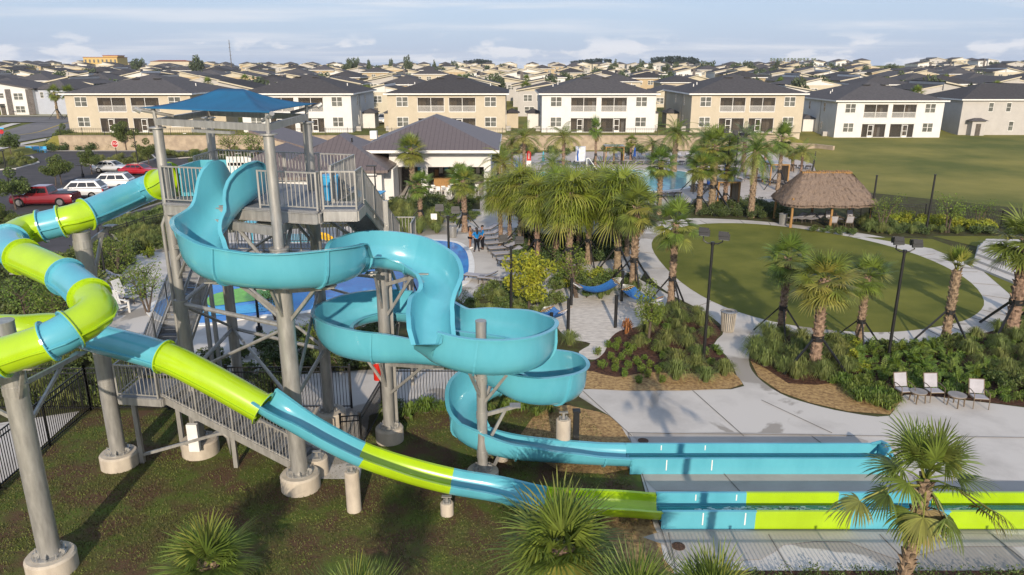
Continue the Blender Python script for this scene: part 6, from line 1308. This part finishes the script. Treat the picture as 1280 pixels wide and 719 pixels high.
# hammocks and their posts
def hpost(px, py, pt, label):
    g = G(px, py); h = max(1.2, zat(g.y, pt)); m = MB(); m.tube(g, g+Vector((0,0,h)), .085, n=14); m.tube(g+Vector((0,0,h)), g+Vector((0,0,h+.03)), .1, n=14); tag(m.build('hammock_post', m_black, None, True), label, 'post', 'black hammock posts on the sand'); return g, h
ps = [hpost(769,410,370,'black hammock post nearest, right of the sand bed centre'),hpost(710,414,374,'black hammock post at the left of the sand bed'),hpost(777,377,340,'black hammock post at the far right of the sand bed'),hpost(714,382,349,'black hammock post behind the left one'),hpost(689,420,398,'short black post at the near left corner of the sand bed')]
m_ham = M('blue_hammock_net', (.02,.14,.42), .8, var=.2, scale=20, alpha=.9)
def hammock(A, B, za, zb, w_, sag, label, mat=m_ham):
    t = thing('hammock', label, 'hammock', ((A.x+B.x)/2, (A.y+B.y)/2, 0), 'blue hammocks over the sand'); d = (B-A); n = Vector((-d.y, d.x, 0)).normalized(); m = MB(); NN, MM = 16, 6; vs = []
    for i in range(NN+1):
        f = .14+.72*i/NN
        for j in range(MM+1): g = -1+2*j/MM; p = A.lerp(B, f)+n*g*w_/2; p.z = za+(zb-za)*f-sag*4*f*(1-f)+.16*g*g; vs.append(p)
    m.add(vs, [(i*(MM+1)+j, i*(MM+1)+j+1, (i+1)*(MM+1)+j+1, (i+1)*(MM+1)+j) for i in range(NN) for j in range(MM)]); o = m.build('fabric', mat, t, True)
    for f, pp, zz in ((0, A, za), (NN, B, zb)):
        m = MB(); m.bar(vs[f*(MM+1)], vs[f*(MM+1)+MM], .045); m.build('spreader_bar', m_wood, t); m = MB()
        for j in range(MM+1): m.bar(vs[f*(MM+1)+j], Vector((pp.x,pp.y,zz)), .012)
        m.build('rope', m_white, t)
hammock(ps[3][0], ps[2][0], 1.35, 1.45, 1.1, .7, 'wide sagging blue hammock between the two far posts')
hammock(ps[1][0]+Vector((-1.2,.9,0)), ps[1][0], 1.0, 1.2, 1.2, .5, 'short blue hammock with timber bars at the left post'); hammock(ps[2][0]+Vector((0,-.2,0)), ps[2][0]+Vector((1.9,-2.3,0)), 1.1, .9, 1.1, .55, 'blue hammock hanging low at the right of the sand bed')
# shade sails / covered table further back
g = G(705,300); t = thing('shade_sail', 'pale blue and white stretched shade sail among the ribbon palm trunks', 'shade sail', g); m = MB(); vs = []
for i in range(9):
    for j in range(7): u, v = i/8, j/6; vs.append((g.x-3.0+6.8*u, g.y-1+3*v, 1.3-.65*abs(math.sin(u*math.pi*2))*(1-.4*v)+.2*v))
m.add(vs, [(i*7+j, i*7+j+1, (i+1)*7+j+1, (i+1)*7+j) for i in range(8) for j in range(6)]); m.build('sail', m_lounge, t, True)
for x in (-3.0,.4,3.8): m = MB(); m.tube((g.x+x,g.y-1,0),(g.x+x,g.y-1,1.4),.05,n=8); m.build('post', m_black, t)
# ---------------------------------------------------------------- pool furniture
def umbrella(px, py, pt, label, mat=m_umb):
    g = G(px, py); h = zat(g.y, pt); t = thing('closed_umbrella', label, 'umbrella', g, 'closed pool umbrellas'); m = MB(); m.tube(g, g+Vector((0,0,h)), .03, n=8); m.tube(g, g+Vector((0,0,.1)), .3, n=14); m.build('pole', m_wicker, t)
    m = MB(); rr = random.Random(px); m.path([g+Vector((0,0,h*f)) for f in (.30,.38,.6,.8,.93,1.0)], [.10,.2,.17,.13,.08,.02], 8); m.build('folded_cover', mat, t)
for a in ((793,201,184,'closed blue umbrella behind the pool, below the white townhouse'),(885,238,214,'closed blue umbrella right of the pool, leaning palm beside it'),(906,228,198,'closed blue umbrella beside the tall floodlight post'),(646,222,200,'closed blue umbrella left of the red and white sign'),(816,262,238,'closed blue umbrella on the near side of the pool'),(875,196,186,'small closed blue umbrella before the retaining wall'),(954,215,198,'closed blue umbrella at the right of the deck')): umbrella(*a)
umbrella(679,208,189,'closed turquoise umbrella left of the rules board', m_blue_t)
def cabana(px0, px1, py, pt, label, curtain=True, dpt=2.6):
    a, b = G(px0, py), G(px1, py); h = zat(a.y, pt); t = thing('cabana', label, 'cabana', ((a.x+b.x)/2, a.y, 0), 'timber-posted cabanas by the pool')
    for x in (a.x, b.x):
        for y in (a.y, a.y+dpt): m = MB(); m.bar((x,y,0),(x,y,h),.14); m.build('post', m_wood, t)
    m = MB()
    for y in (a.y, a.y+dpt): m.bar((a.x,y,h),(b.x,y,h),.1,.16)
    for x in (a.x, b.x): m.bar((x,a.y,h),(x,a.y+dpt,h),.1,.16)
    m.build('beam', m_wood, t); m = MB(); m.box(a.x-.15,b.x+.15,a.y-.15,a.y+dpt+.15,h+.09,h+.14); m.build('roof_panel', M('cabana_canvas', (.42,.43,.44), .85), t)
    m = MB(); n = 40; x = b.x+.09; m.add([(x+.05*math.sin(i*1.3), a.y+dpt*i/n, z) for z in (.1, h-.05) for i in range(n+1)], [(i, i+1, n+2+i, n+1+i) for i in range(n)]); m.build('curtain', m_curtain if curtain else m_lounge, t, True)
cabana(896,922,262,228,'timber-posted cabana with grey canvas roof and beige side curtain right of the pool')
cabana(757,779,205,184,'timber-posted cabana behind the pool, near the middle of the deck', dpt=2.2); cabana(962,984,232,206,'timber-framed cabana at the left of the thatched hut'); cabana(888,908,203,189,'small timber cabana before the retaining wall, below the right beige townhouse', dpt=2.2)
# rules board
g = G(728,212); t = thing('rules_board', 'white board with a blue figure and rows of text on posts behind the pool', 'sign', g); zt, zb = zat(g.y,183), zat(g.y,202); x0, x1 = g.x-.95, g.x+.35
m = MB(); m.box(x0,x1,g.y,g.y+.06,zb,zt); m.build('panel', m_white, t); m = MB(); m.box(x0+.05,x1-.05,g.y-.01,g.y-.002,zb+.04,zb+.1); m.box(x0+.05,x1-.05,g.y-.01,g.y-.002,zt-.1,zt-.04); m.box(x0+.05,x0+.1,g.y-.01,g.y-.002,zb+.1,zt-.1); m.box(x1-.1,x1-.05,g.y-.01,g.y-.002,zb+.1,zt-.1); m.build('border', m_umb, t)
m = MB(); xc = x0+.32; m.path([(xc,g.y-.012,zb+.15),(xc-.04,g.y-.012,(zb+zt)/2-.1),(xc,g.y-.012,(zb+zt)/2+.25),(xc,g.y-.012,zt-.32)],[.13,.10,.12,.05],8); m.ball((xc,g.y-.012,zt-.24),.08,.03,.1,8,6); m.build('figure', m_umb, t)
m = MB()
for k in range(9): z = zt-.25-k*(zt-zb-.4)/9; m.box(x0+.6,x1-.15-.1*(k%3),g.y-.01,g.y-.002,z,z+.045)
m.build('text_line', m_gwall, t)
for x in (x0+.1,x1-.1): m = MB(); m.bar((x,g.y+.1,0),(x,g.y+.1,zt),.08); m.build('post', m_black, t)
g = G(661,214); t = thing('rescue_sign', 'narrow red panel above a white panel on a black post beside the pool', 'sign', g); zt, zm, zb = zat(g.y,191), zat(g.y,201), zat(g.y,213); m = MB(); m.box(g.x-.28,g.x+.28,g.y,g.y+.3,zm,zt); m.ball((g.x,g.y+.15,zt),.28,.15,.25,10,6); m.build('red_panel', M('red_paint', (.55,.02,.015), .5), t); m = MB(); m.box(g.x-.3,g.x+.3,g.y,g.y+.3,zb+.4,zm-.01); m.build('white_panel', m_white, t)
m = MB(); m.bar((g.x-.1,g.y+.15,0),(g.x-.1,g.y+.15,zb+.5),.1); m.build('post', m_black, t); m = MB(); m.box(g.x-.05,g.x+.05,g.y-.012,g.y-.002,zm+.25,zt-.1); m.build('mark', m_white, t)
# white slide-like handrail at the pool
g = G(738,214); m = MB(); m.path([g+Vector((-.5,0,1.6)),g+Vector((-.2,0,1.6)),g+Vector((.9,0,.1))],.05,8); m.path([g+Vector((-.5,.5,1.6)),g+Vector((-.2,.5,1.6)),g+Vector((.9,.5,.1))],.05,8); m.bar(g+Vector((-.5,0,0)),g+Vector((-.5,0,1.6)),.08); m.bar(g+Vector((-.5,.5,0)),g+Vector((-.5,.5,1.6)),.08)
for k in range(5): m.bar(g+Vector((-.1+.2*k,0,1.5-.28*k)),g+Vector((-.1+.2*k,.5,1.5-.28*k)),.04)
tag(m.build('pool_lift', m_white, None, True), 'white tubular lift frame at the far edge of the pool', 'pool lift')
# stop sign and small signs
def signpost(px, py, pt, label, kind):
    g = G(px, py); h = zat(g.y, pt); t = thing(kind, label, 'sign', g); m = MB(); m.bar(g, g+Vector((0,0,h)), .08); m.build('post', m_black, t); return g, h, t
g, h, t = signpost(147,201,179,'red octagonal STOP sign on a black post before the retaining wall','stop_sign'); m = MB(); c = Vector((g.x, g.y-.06, h-.1)); k_ = .52
def octo(m, c, r, y0, y1):
    pts = [(c.x+r*math.cos(R(22.5+45*i)), c.z+r*math.sin(R(22.5+45*i))) for i in range(8)]; m.add([(x, y0, z) for x, z in pts]+[(x, y1, z) for x, z in pts], [tuple(range(8)), tuple(range(15,7,-1))]+[(i, 8+i, 8+(i+1) % 8, (i+1) % 8) for i in range(8)])
octo(m, c, k_, c.y-.01, c.y+.01); m.build('border', m_white, t); m = MB(); octo(m, c, k_-.05, c.y-.025, c.y-.012); m.build('panel', M('sign_red', (.45,.015,.02), .5), t)
def text(s_, loc, size, mat, parent, rot=(R(90),0,0), name='lettering', ext=.004):
    cu = bpy.data.curves.new(name, 'FONT'); cu.body = s_; cu.size = size; cu.extrude = ext; cu.align_x = 'CENTER'; cu.align_y = 'CENTER'; ob = bpy.data.objects.new(name, cu); dg = bpy.context.evaluated_depsgraph_get(); C.objects.link(ob); bpy.context.view_layer.update(); me = bpy.data.meshes.new_from_object(ob.evaluated_get(bpy.context.evaluated_depsgraph_get())); C.objects.unlink(ob); bpy.data.objects.remove(ob)
    o = bpy.data.objects.new(name, me); me.materials.clear(); me.materials.append(mat); C.objects.link(o); off = Vector((0,0,0)); q = parent
    while q is not None: off += q.location; q = q.parent
    o.parent = parent; o.location = Vector(loc)-off; o.rotation_euler = rot; return o
text('STOP', (c.x, c.y-.03, c.z), .42, m_white, t)
for a in ((5,180,164,'small red sign on a post beside the road at the left edge'),):
    g, h, t = signpost(*a, 'road_sign'); m = MB(); octo(m, Vector((g.x,g.y-.06,h-.1)), .4, g.y-.09, g.y-.06); m.build('panel', MATS['sign_red'], t); m = MB(); m.box(g.x-.5,g.x+.5,g.y-.08,g.y-.06,h+.35,h+.6); m.build('name_plate', m_ltblue, t)
for px, py, pt, lb in ((233,184,168,'small white notice on a post before the retaining wall, behind the tower'),(287,186,172,'small white notice on a post behind the canopy frame'),(543,288,270,'small white notice on twin posts in the green bed before the clubhouse')):
    g, h, t = signpost(px, py, pt, lb, 'notice'); m = MB(); m.box(g.x-.25,g.x+.25,g.y-.08,g.y-.05,h-.3,h+.2); m.build('panel', m_white, t)
for k in range(3):
    g = G(36+k*9, 191); t = thing('blue_bench', 'blue metal bench beside the road, %s of three' % ('leftmost','middle','rightmost')[k], 'bench', g, 'blue benches beside the road'); m = MB(); m.box(g.x-.5,g.x+.5,g.y-.2,g.y+.25,.42,.47); m.build('seat', m_ltblue, t); m = MB(); m.box(g.x-.5,g.x+.5,g.y+.22,g.y+.26,.55,.95); m.build('backrest', m_ltblue, t)
    for sx in (-.42,.42): m = MB(); m.bar((g.x+sx,g.y-.15,0),(g.x+sx,g.y-.15,.42),.06); m.bar((g.x+sx,g.y+.24,0),(g.x+sx,g.y+.24,.95),.06); m.build('leg', m_ltblue, t)
# ---------------------------------------------------------------- cars (nose towards -X before turning)
def paint(n, c): return M('car_paint_'+n, c, .25, metal=.25, var=.02, coat=.8)
m_cg = M('car_glass', (.012,.013,.015), .08, var=.1, spec=.9); m_tyre = M('tyre', (.012,.012,.012), .85); m_rim = M('alloy_rim', (.35,.35,.36), .35, metal=.8); m_tail = M('tail_light', (.45,.01,.01), .3); m_head = M('head_light', (.7,.72,.74), .15)
def car(label, g, rz, kind, mat, grp='cars parked in the lot'):
    Lc, Wc, belt, roof = {'pickup': (5.8,2.05,1.22,1.95), 'suv': (4.8,1.98,1.16,1.86), 'sedan': (4.7,1.84,.95,1.42)}[kind]; t = thing({'pickup':'pickup_truck','suv':'parked_suv','sedan':'parked_car'}[kind], label, {'pickup':'pickup truck','suv':'car','sedan':'car'}[kind], (0,0,0), grp)
    hx = -Lc/2
    st = {'pickup': [(0,.85,.86),(.08,1.08,.94),(.2,1.18,.98),(1.6,1.24,1),(3.7,1.24,1),(5.6,1.24,.99),(5.8,1.18,.96)], 'suv': [(0,.7,.82),(.1,.95,.92),(.35,1.05,.98),(1.2,1.13,1),(3.9,1.13,1),(4.6,1.10,.97),(4.8,.95,.90)], 'sedan': [(0,.5,.75),(.1,.7,.9),(.35,.8,.97),(1.4,.93,1),(3.6,.95,1),(4.5,.92,.95),(4.7,.78,.88)]}[kind]
    m = MB(); vs = []; fs = []
    for x, zt, wf in st:
        w_ = Wc/2*wf; z0 = .3 if 0 < x < Lc else .36
        for a, b in ((-w_*.85,z0),(w_*.85,z0),(w_,z0+.16),(w_*1.0,zt-.22),(w_*.93,zt-.05),(w_*.8,zt),(-w_*.8,zt),(-w_*.93,zt-.05),(-w_,zt-.22),(-w_,z0+.16)): vs.append((hx+x, a, b))
    n = 10
    for i in range(len(st)-1):
        for k in range(n): fs.append((i*n+k, (i+1)*n+k, (i+1)*n+(k+1) % n, i*n+(k+1) % n))
    fs += [tuple(range(n)), tuple((len(st)-1)*n+k for k in range(n-1,-1,-1))]; m.add(vs, fs); body = m.build('body', mat, t, True)
    c0, c1, r0, r1 = {'pickup': (1.5,3.75,2.15,3.5), 'suv': (1.05,4.68,1.85,4.05), 'sedan': (1.3,4.25,2.1,3.45)}[kind]; bw, rw = Wc/2*.90, Wc/2*.70; zb = belt-.02
    v = [(hx+c0,-bw,zb),(hx+c1,-bw,zb),(hx+c1,bw,zb),(hx+c0,bw,zb),(hx+r0,-rw,roof),(hx+r1,-rw,roof),(hx+r1,rw,roof),(hx+r0,rw,roof)]; m = MB(); m.add(v, [(4,5,6,7),(0,1,5,4),(1,2,6,5),(2,3,7,6),(3,0,4,7)]); cb = m.build('cabin', mat, t)
    def quad(a, b, c, d, i0, i1, j0, j1, out):
        a, b, c, d = map(Vector, (a, b, c, d)); P = lambda u, w: a.lerp(b, u).lerp(d.lerp(c, u), w)+Vector(out)
        m = MB(); m.add([P(i0,j0), P(i1,j0), P(i1,j1), P(i0,j1)], [(0,1,2,3)]); return m
    for sg, ids in ((-1,(0,1,5,4)), (1,(3,2,6,7))):
        n_ = 2 if kind == 'pickup' else 3
        for k in range(n_): quad(*[v[i] for i in ids], .05+k*.88/n_+.01, .05+(k+1)*.88/n_-.02, .18, .76, (0, sg*.012, .004)).build('window', m_cg, cb)
    quad(v[0], v[3], v[7], v[4], .08, .92, .12, .92, (-.012,0,.01)).build('windscreen', m_cg, cb); quad(v[1], v[2], v[6], v[5], .1, .9, .2, .88, (.012,0,.01)).build('rear_window', m_cg, cb)
    for xw in (.95 if kind != 'sedan' else .9, Lc-1.1):
        for sg in (-1, 1):
            rw_ = .45 if kind == 'pickup' else .39 if kind == 'suv' else .34; p = Vector((hx+xw, sg*(Wc/2-.13), rw_)); m = MB(); m.tube(p-Vector((0,sg*.12,0)), p+Vector((0,sg*.14,0)), rw_, n=22); wh = m.build('wheel', m_tyre, t, True); m = MB(); m.tube(p+Vector((0,sg*.13,0)), p+Vector((0,sg*.15,0)), rw_*.62, n=16)
            for q in range(5): a = q*1.2566; m.bar(p+Vector((0,sg*.152,0)), p+Vector((math.cos(a)*rw_*.58, sg*.152, math.sin(a)*rw_*.58)), .05, .02, (0,1,0))
            m.build('rim', m_rim, wh)
    for sg in (-1, 1):
        m = MB(); m.cbox((hx+.1, sg*Wc*.34, belt*.68), .12, .34, .14); m.build('headlight', m_head, t); m = MB(); m.cbox((hx+Lc-.06, sg*Wc*.40, belt*.78), .12, .22, .22 if kind != 'pickup' else .4); m.build('tail_light', m_tail, t); m = MB(); m.cbox((hx+c0+.45, sg*(Wc/2+.06), belt+.08), .16, .2, .14); m.build('mirror', mat, t)
    m = MB(); m.cbox((hx+.0, 0, .5), .06, Wc*.6, .2); m.build('grille', m_black, t); m = MB(); m.cbox((hx+Lc+.01, 0, .5), .05, Wc*.8, .16); m.build('bumper', m_galvd, t)
    if kind == 'pickup': m = MB(); m.box(hx+3.85,hx+5.7,-.85,.85,1.245,1.27); m.build('bed_cover', m_black, t)
    if kind == 'suv':
        for sg in (-1, 1): m = MB(); m.bar((hx+r0+.1,sg*rw*.9,roof+.05),(hx+r1-.1,sg*rw*.9,roof+.05),.04); m.build('roof_rail', m_black, cb)
    t.location = g; t.rotation_euler = (0,0,rz); return t
pr_, ps_, pw_ = paint('red', (.19,.006,.012)), paint('silver', (.55,.56,.58)), paint('white', (.68,.68,.68))
car('dark red pickup truck with a black bed cover at the near left of the lot', G(52,259)+Vector((0,.8,.03)), R(4), 'pickup', pr_)
car('silver-white SUV parked right behind the red pickup', G(98,250)+Vector((0,.8,.03)), R(8), 'suv', ps_)
car('white SUV with black roof rails, right of the silver-white one', G(136,239)+Vector((0,.6,.03)), R(6), 'suv', pw_)
car('silver hatchback beyond the white SUV', G(139,216)+Vector((0,.4,.03)), R(176), 'sedan', ps_)
car('bright red sedan beside the silver hatchback', G(174,220)+Vector((0,.4,.03)), R(174), 'sedan', paint('bright_red', (.40,.01,.02)))
for px, y, lb in ((466,150,'white car parked behind the clubhouse between two townhouses, left'),(480,150,'white car parked behind the clubhouse between two townhouses, right'),(876,152,'dark car parked in the gap right of the green-edge townhouse')):
    px = 1182 if px == 876 else px; g_ = Vector((Xat(px, y), y, hill(Xat(px, y), y))); car(lb, g_, R(80), 'suv', pw_ if px < 500 else ps_, 'cars parked between the townhouses')
# ---------------------------------------------------------------- people
def skin_mesh(name, joints, bones, mat, parent, sub=2):
    keys = list(joints); me = bpy.data.meshes.new(name); me.from_pydata([joints[k][0] for k in keys], [(keys.index(a), keys.index(b)) for a, b in bones], []); o = bpy.data.objects.new(name, me); C.objects.link(o)
    sk = o.modifiers.new('skin', 'SKIN'); 
    if not me.skin_vertices: me.attributes.new  # created by the modifier in most versions
    ok = len(me.skin_vertices) > 0
    if not ok:
        bpy.context.view_layer.objects.active = o; bpy.ops.mesh.customdata_skin_add()
    for k, v in zip(keys, me.skin_vertices[0].data): r = joints[k][1]; v.radius = (r, r) if not hasattr(r, '__len__') else r
    me.skin_vertices[0].data[0].use_root = True
    ss = o.modifiers.new('sub', 'SUBSURF'); ss.levels = ss.render_levels = sub; me.materials.append(mat); sk.use_smooth_shade = True
    o.parent = parent; return o
def person(g, rz, label, top, bottom, shorts=False, longhair=False, female=False, pose=0):
    t = thing('person', label, 'person', (0,0,0)); s_ = .94 if female else 1.0; sh = .19 if not female else .165; hp = .10; J = {}
    J['pelvis'] = ((0,0,.95), (.13,.10)); J['waist'] = ((0,0,1.1), (.12,.09)); J['chest'] = ((0,-.01,1.32), (.15,.105)); J['neck0'] = ((0,0,1.46), (.065,.06)); J['neck'] = ((0,0,1.53), .052); J['head0'] = ((0,-.01,1.6), (.07,.085)); J['head1'] = ((0,-.005,1.68), (.078,.095)); J['head2'] = ((0,0,1.755), (.055,.065))
    B = [('pelvis','waist'),('waist','chest'),('chest','neck0'),('neck0','neck'),('neck','head0'),('head0','head1'),('head1','head2')]
    hands = []
    for n_, sg in (('l', -1), ('r', 1)):
        el = {0: ((sg*.30,.02,1.12), (sg*.27,-.12,.90)), 1: ((sg*.38,.06,1.14), (sg*.20,-.08,.99)), 2: ((sg*.26,-.02,1.14), (sg*.10,-.22,1.15))}[pose if not (pose == 2 and sg > 0) else 0]
        J['sh'+n_] = ((sg*sh,0,1.40), .062); J['el'+n_] = (el[0], .042); J['wr'+n_] = (el[1], .028); B += [('chest','sh'+n_),('sh'+n_,'el'+n_),('el'+n_,'wr'+n_)]
        d = (Vector(el[1])-Vector(el[0])).normalized(); w_ = Vector(el[1]); sd = d.cross(Vector((0,1,0))).normalized(); J['pa'+n_] = (tuple(w_+d*.07), (.035,.018)); B.append(('wr'+n_,'pa'+n_))
        for f in range(4): q = w_+d*.09+sd*(-.027+.018*f); J['f%s%da' % (n_, f)] = (tuple(q+d*.03), .009); J['f%s%db' % (n_, f)] = (tuple(q+d*(.06+.012*(f in (1,2)))+Vector((0,-.012,0))), .007); B += [('pa'+n_,'f%s%da' % (n_, f)),('f%s%da' % (n_, f),'f%s%db' % (n_, f))]
        J['t'+n_] = (tuple(w_+d*.06+sd*.05*(-sg)), .010); B.append(('wr'+n_,'t'+n_))
        fx = sg*(hp+.03)*(1.4 if pose == 1 else 1); J['hip'+n_] = ((sg*hp,0,.88), .098 if not female else .10); J['kn'+n_] = ((sg*hp*1.15,-.02 if sg < 0 else .02,.49), .062); J['an'+n_] = ((fx,.02,.09), .04); J['to'+n_] = ((fx*1.1,-.13,.035), (.045,.03)); B += [('pelvis','hip'+n_),('hip'+n_,'kn'+n_),('kn'+n_,'an'+n_),('an'+n_,'to'+n_)]
    skin_mesh('body', J, B, m_skin, t)
    def sub(nm, ks, scl, mat, repl={}):
        jj = {k: (repl.get(k, J[k][0]), tuple(x*scl for x in (J[k][1] if hasattr(J[k][1], '__len__') else (J[k][1],)*2))) for k in ks}; return skin_mesh(nm, jj, [b for b in B if b[0] in ks and b[1] in ks], mat, t)
    half = {'el'+n_: tuple(Vector(J['sh'+n_][0]).lerp(Vector(J['el'+n_][0]), .8)) for n_ in 'lr'}
    ks = ['waist','pelvis','chest','neck0','shl','shr','ell','elr'] if not female else ['waist','pelvis','chest','shl','shr']
    sub('shirt', ks, 1.22, top, half); kn = {'kn'+n_: tuple(Vector(J['hip'+n_][0]).lerp(Vector(J['kn'+n_][0]), .45)) for n_ in 'lr'}
    if shorts: sub('shorts', ['pelvis','hipl','hipr','knl','knr'], 1.25, bottom, kn)
    else: sub('trousers', ['pelvis','hipl','hipr','knl','knr','anl','anr'], 1.25, bottom)
    for sg, n_ in ((-1,'l'),(1,'r')): p = J['an'+n_][0]; m = MB(); m.ball((p[0]*1.05,-.05,.045), .055, .145, .05, 10, 6); m.build('shoe', m_black if not shorts else m_white, t, True)
    m = MB(); m.ball((0,.012,1.715), .098, .112, .105, 12, 8, 0, .62); 
    if longhair: m.path([(0,.09,1.74),(0,.12,1.6),(0,.12,1.42),(0,.11,1.28)], [.06,.085,.08,.03], 10)
    m.build('hair', m_hair, t, True)
    for sg in (-1,1): m = MB(); m.ball((sg*.033,-.098,1.675), .013,.008,.009,8,6); m.build('eye', m_hair, t); m = MB(); m.ball((sg*.088,0,1.665), .014,.025,.033,8,6); m.build('ear', m_skin, t)
    m = MB(); m.add([(-.014,-.095,1.64),(.014,-.095,1.64),(0,-.125,1.645),(0,-.095,1.69)], [(0,1,2),(0,2,3),(1,3,2),(0,3,1)]); m.build('nose', m_skin, t); m = MB(); m.cbox((0,-.1,1.615), .045,.012,.01); m.build('mouth', M('lips', (.25,.07,.06), .6), t)
    t.location = g; t.rotation_euler = (0,0,rz); t.scale = (s_,s_,s_); return t
m_tee = M('blue_shirt', (.01,.16,.42), .85, var=.08); m_dk = M('dark_cloth', (.012,.013,.018), .85)
person(G(588,311)+Vector((0,0,.03)), R(70), 'person in an orange-yellow top and dark shorts with long dark hair', M('orange_shirt', (.60,.26,.05), .85), m_dk, True, True, True, 2)
person(G(596,315)+Vector((0,0,.03)), R(205), 'person in a blue shirt and dark trousers, elbows out, seen from behind, in the middle', m_tee, m_dk, False, True, False, 1)
person(G(603,312)+Vector((0,0,.03)), R(-70), 'person in a blue shirt and dark trousers standing at the right of the group', m_tee, m_dk, False, False, False, 2)
# ---------------------------------------------------------------- play structure under the tower
g = G(372,330); t = thing('play_structure', 'small splash play structure with a yellow slide, behind the first turquoise bowl', 'play structure', g)
for x in (-1.2,1.2):
    for y in (0,2): m = MB(); m.tube((g.x+x,g.y+y,0),(g.x+x,g.y+y,3.2),.08,n=10); m.build('post', m_galv, t)
m = MB(); m.box(g.x-1.25,g.x+1.25,g.y-.05,g.y+2.05,1.55,1.65); m.build('platform', m_blue_t, t)
m = MB(); pr = [(-.35,.3),(-.33,.05),(0,0),(.33,.05),(.35,.3),(.4,.3),(.37,0),(0,-.06),(-.37,0),(-.4,.3)]; cc = [(1.2,1.65),(1.8,1.55),(2.6,1.0),(3.3,.5),(3.9,.35)]; vs = [(g.x+x, g.y+1+a, z+b) for x, z in cc for a, b in pr]; m.add(vs, [(i*10+k, i*10+(k+1)%10, (i+1)*10+(k+1)%10, (i+1)*10+k) for i in range(4) for k in range(10)]); m.build('slide', M('yellow_plastic', (.70,.42,.01), .35), t, True)
m = MB(); m.ball((g.x,g.y+1,3.2), 1.7,1.7,.7,16,5,0,.5); m.build('canopy', m_green, t, True)
m = MB(); m.ball((g.x-3.2,g.y+.8,2.4), .8,.8,.45,16,5,0,.5); m.tube((g.x-3.2,g.y+.8,0),(g.x-3.2,g.y+.8,2.4),.07,n=8); tag(m.build('spray_mushroom', m_blue_t, None, True), 'turquoise mushroom-shaped water sprayer beside the play structure', 'water sprayer')
g = G(458,282); t = thing('shade_canopy', 'flat blue shade on white posts beside the tower stairs', 'canopy', g); m = MB(); m.prism([Vector((g.x-1.3,g.y-1.2,0)),Vector((g.x+1.3,g.y-1.6,0)),Vector((g.x+1.6,g.y+1.2,0)),Vector((g.x-1.2,g.y+1.4,0))], 2.7, 2.78); m.build('roof', m_ltblue, t)
for x, y in ((-1.1,-1),(1.1,-1.3),(1.3,1),(-1,1.1)): m = MB(); m.tube((g.x+x,g.y+y,0),(g.x+x,g.y+y,2.7),.07,n=8); m.build('post', m_white, t)
t = thing('waste_bin', 'blue plastic barrel-shaped bin on the tower deck by the stairs', 'bin', (-5.75,23.4,DZ)); m = MB(); m.tube((-5.75,23.4,DZ),(-5.75,23.4,DZ+.75),.2,.25,n=16); m.build('body', m_ltblue, t); m = MB(); m.tube((-5.75,23.4,DZ+.75),(-5.75,23.4,DZ+.8),.27,n=16); m.build('lid', m_ltblue, t)
m = MB(); g = G(474,503); m.tube(g+Vector((0,0,1.0)), g+Vector((0,0,1.75)), .16, n=14); tag(m.build('life_ring_case', M('red_plastic', (.55,.02,.01), .4), None, True), 'red rescue case hanging at the iron fence behind the left bowl', 'rescue case')
# ---------------------------------------------------------------- labels: tell small sets of look-alikes apart by their place in the photo
bpy.context.view_layer.update()
by = {}
for o in S.objects:
    if o.parent is None and o.get('label') and o.get('group'): by.setdefault(o['label'], []).append(o)
ORD = ['leftmost', 'second from left', 'third from left', 'fourth from left', 'fifth from left', 'sixth from left', 'seventh from left', 'eighth from left', 'ninth from left', 'tenth from left', 'eleventh from left', 'twelfth from left', 'thirteenth from left', 'fourteenth from left', 'fifteenth from left', 'sixteenth from left']
for lb, os_ in by.items():
    if 1 < len(os_) <= 16:
        def u(o): p = o.location; return p.x/(p.y*CP+(CAM_H-p.z)*SP)
        os_.sort(key=u)
        for i, o in enumerate(os_):
            t_ = ORD[i] if i < len(os_)-1 else 'rightmost'
            if len(os_) == 2: t_ = ('left of two', 'right of two')[i]
            new = lb + ', ' + t_
            if len(new.split()) <= 16: o['label'] = new
# ---------------------------------------------------------------- the air: one even, thin haze round the whole scene
m = MB(); m.box(-3400, 3400, -200, 5400, -60, 90); hz_ = bpy.data.materials.new('haze'); hz_.use_nodes = True; nn = hz_.node_tree.nodes; nn.remove(nn['Principled BSDF']); pv = nn.new('ShaderNodeVolumePrincipled'); pv.inputs['Density'].default_value = .0001; pv.inputs['Color'].default_value = (.86,.91,1,1); pv.inputs['Anisotropy'].default_value = 0
hz_.node_tree.links.new(pv.outputs[0], nn['Material Output'].inputs['Volume']); tag(m.build('haze', hz_), 'thin pale blue haze over the distant rooftops', 'haze', kind='stuff')
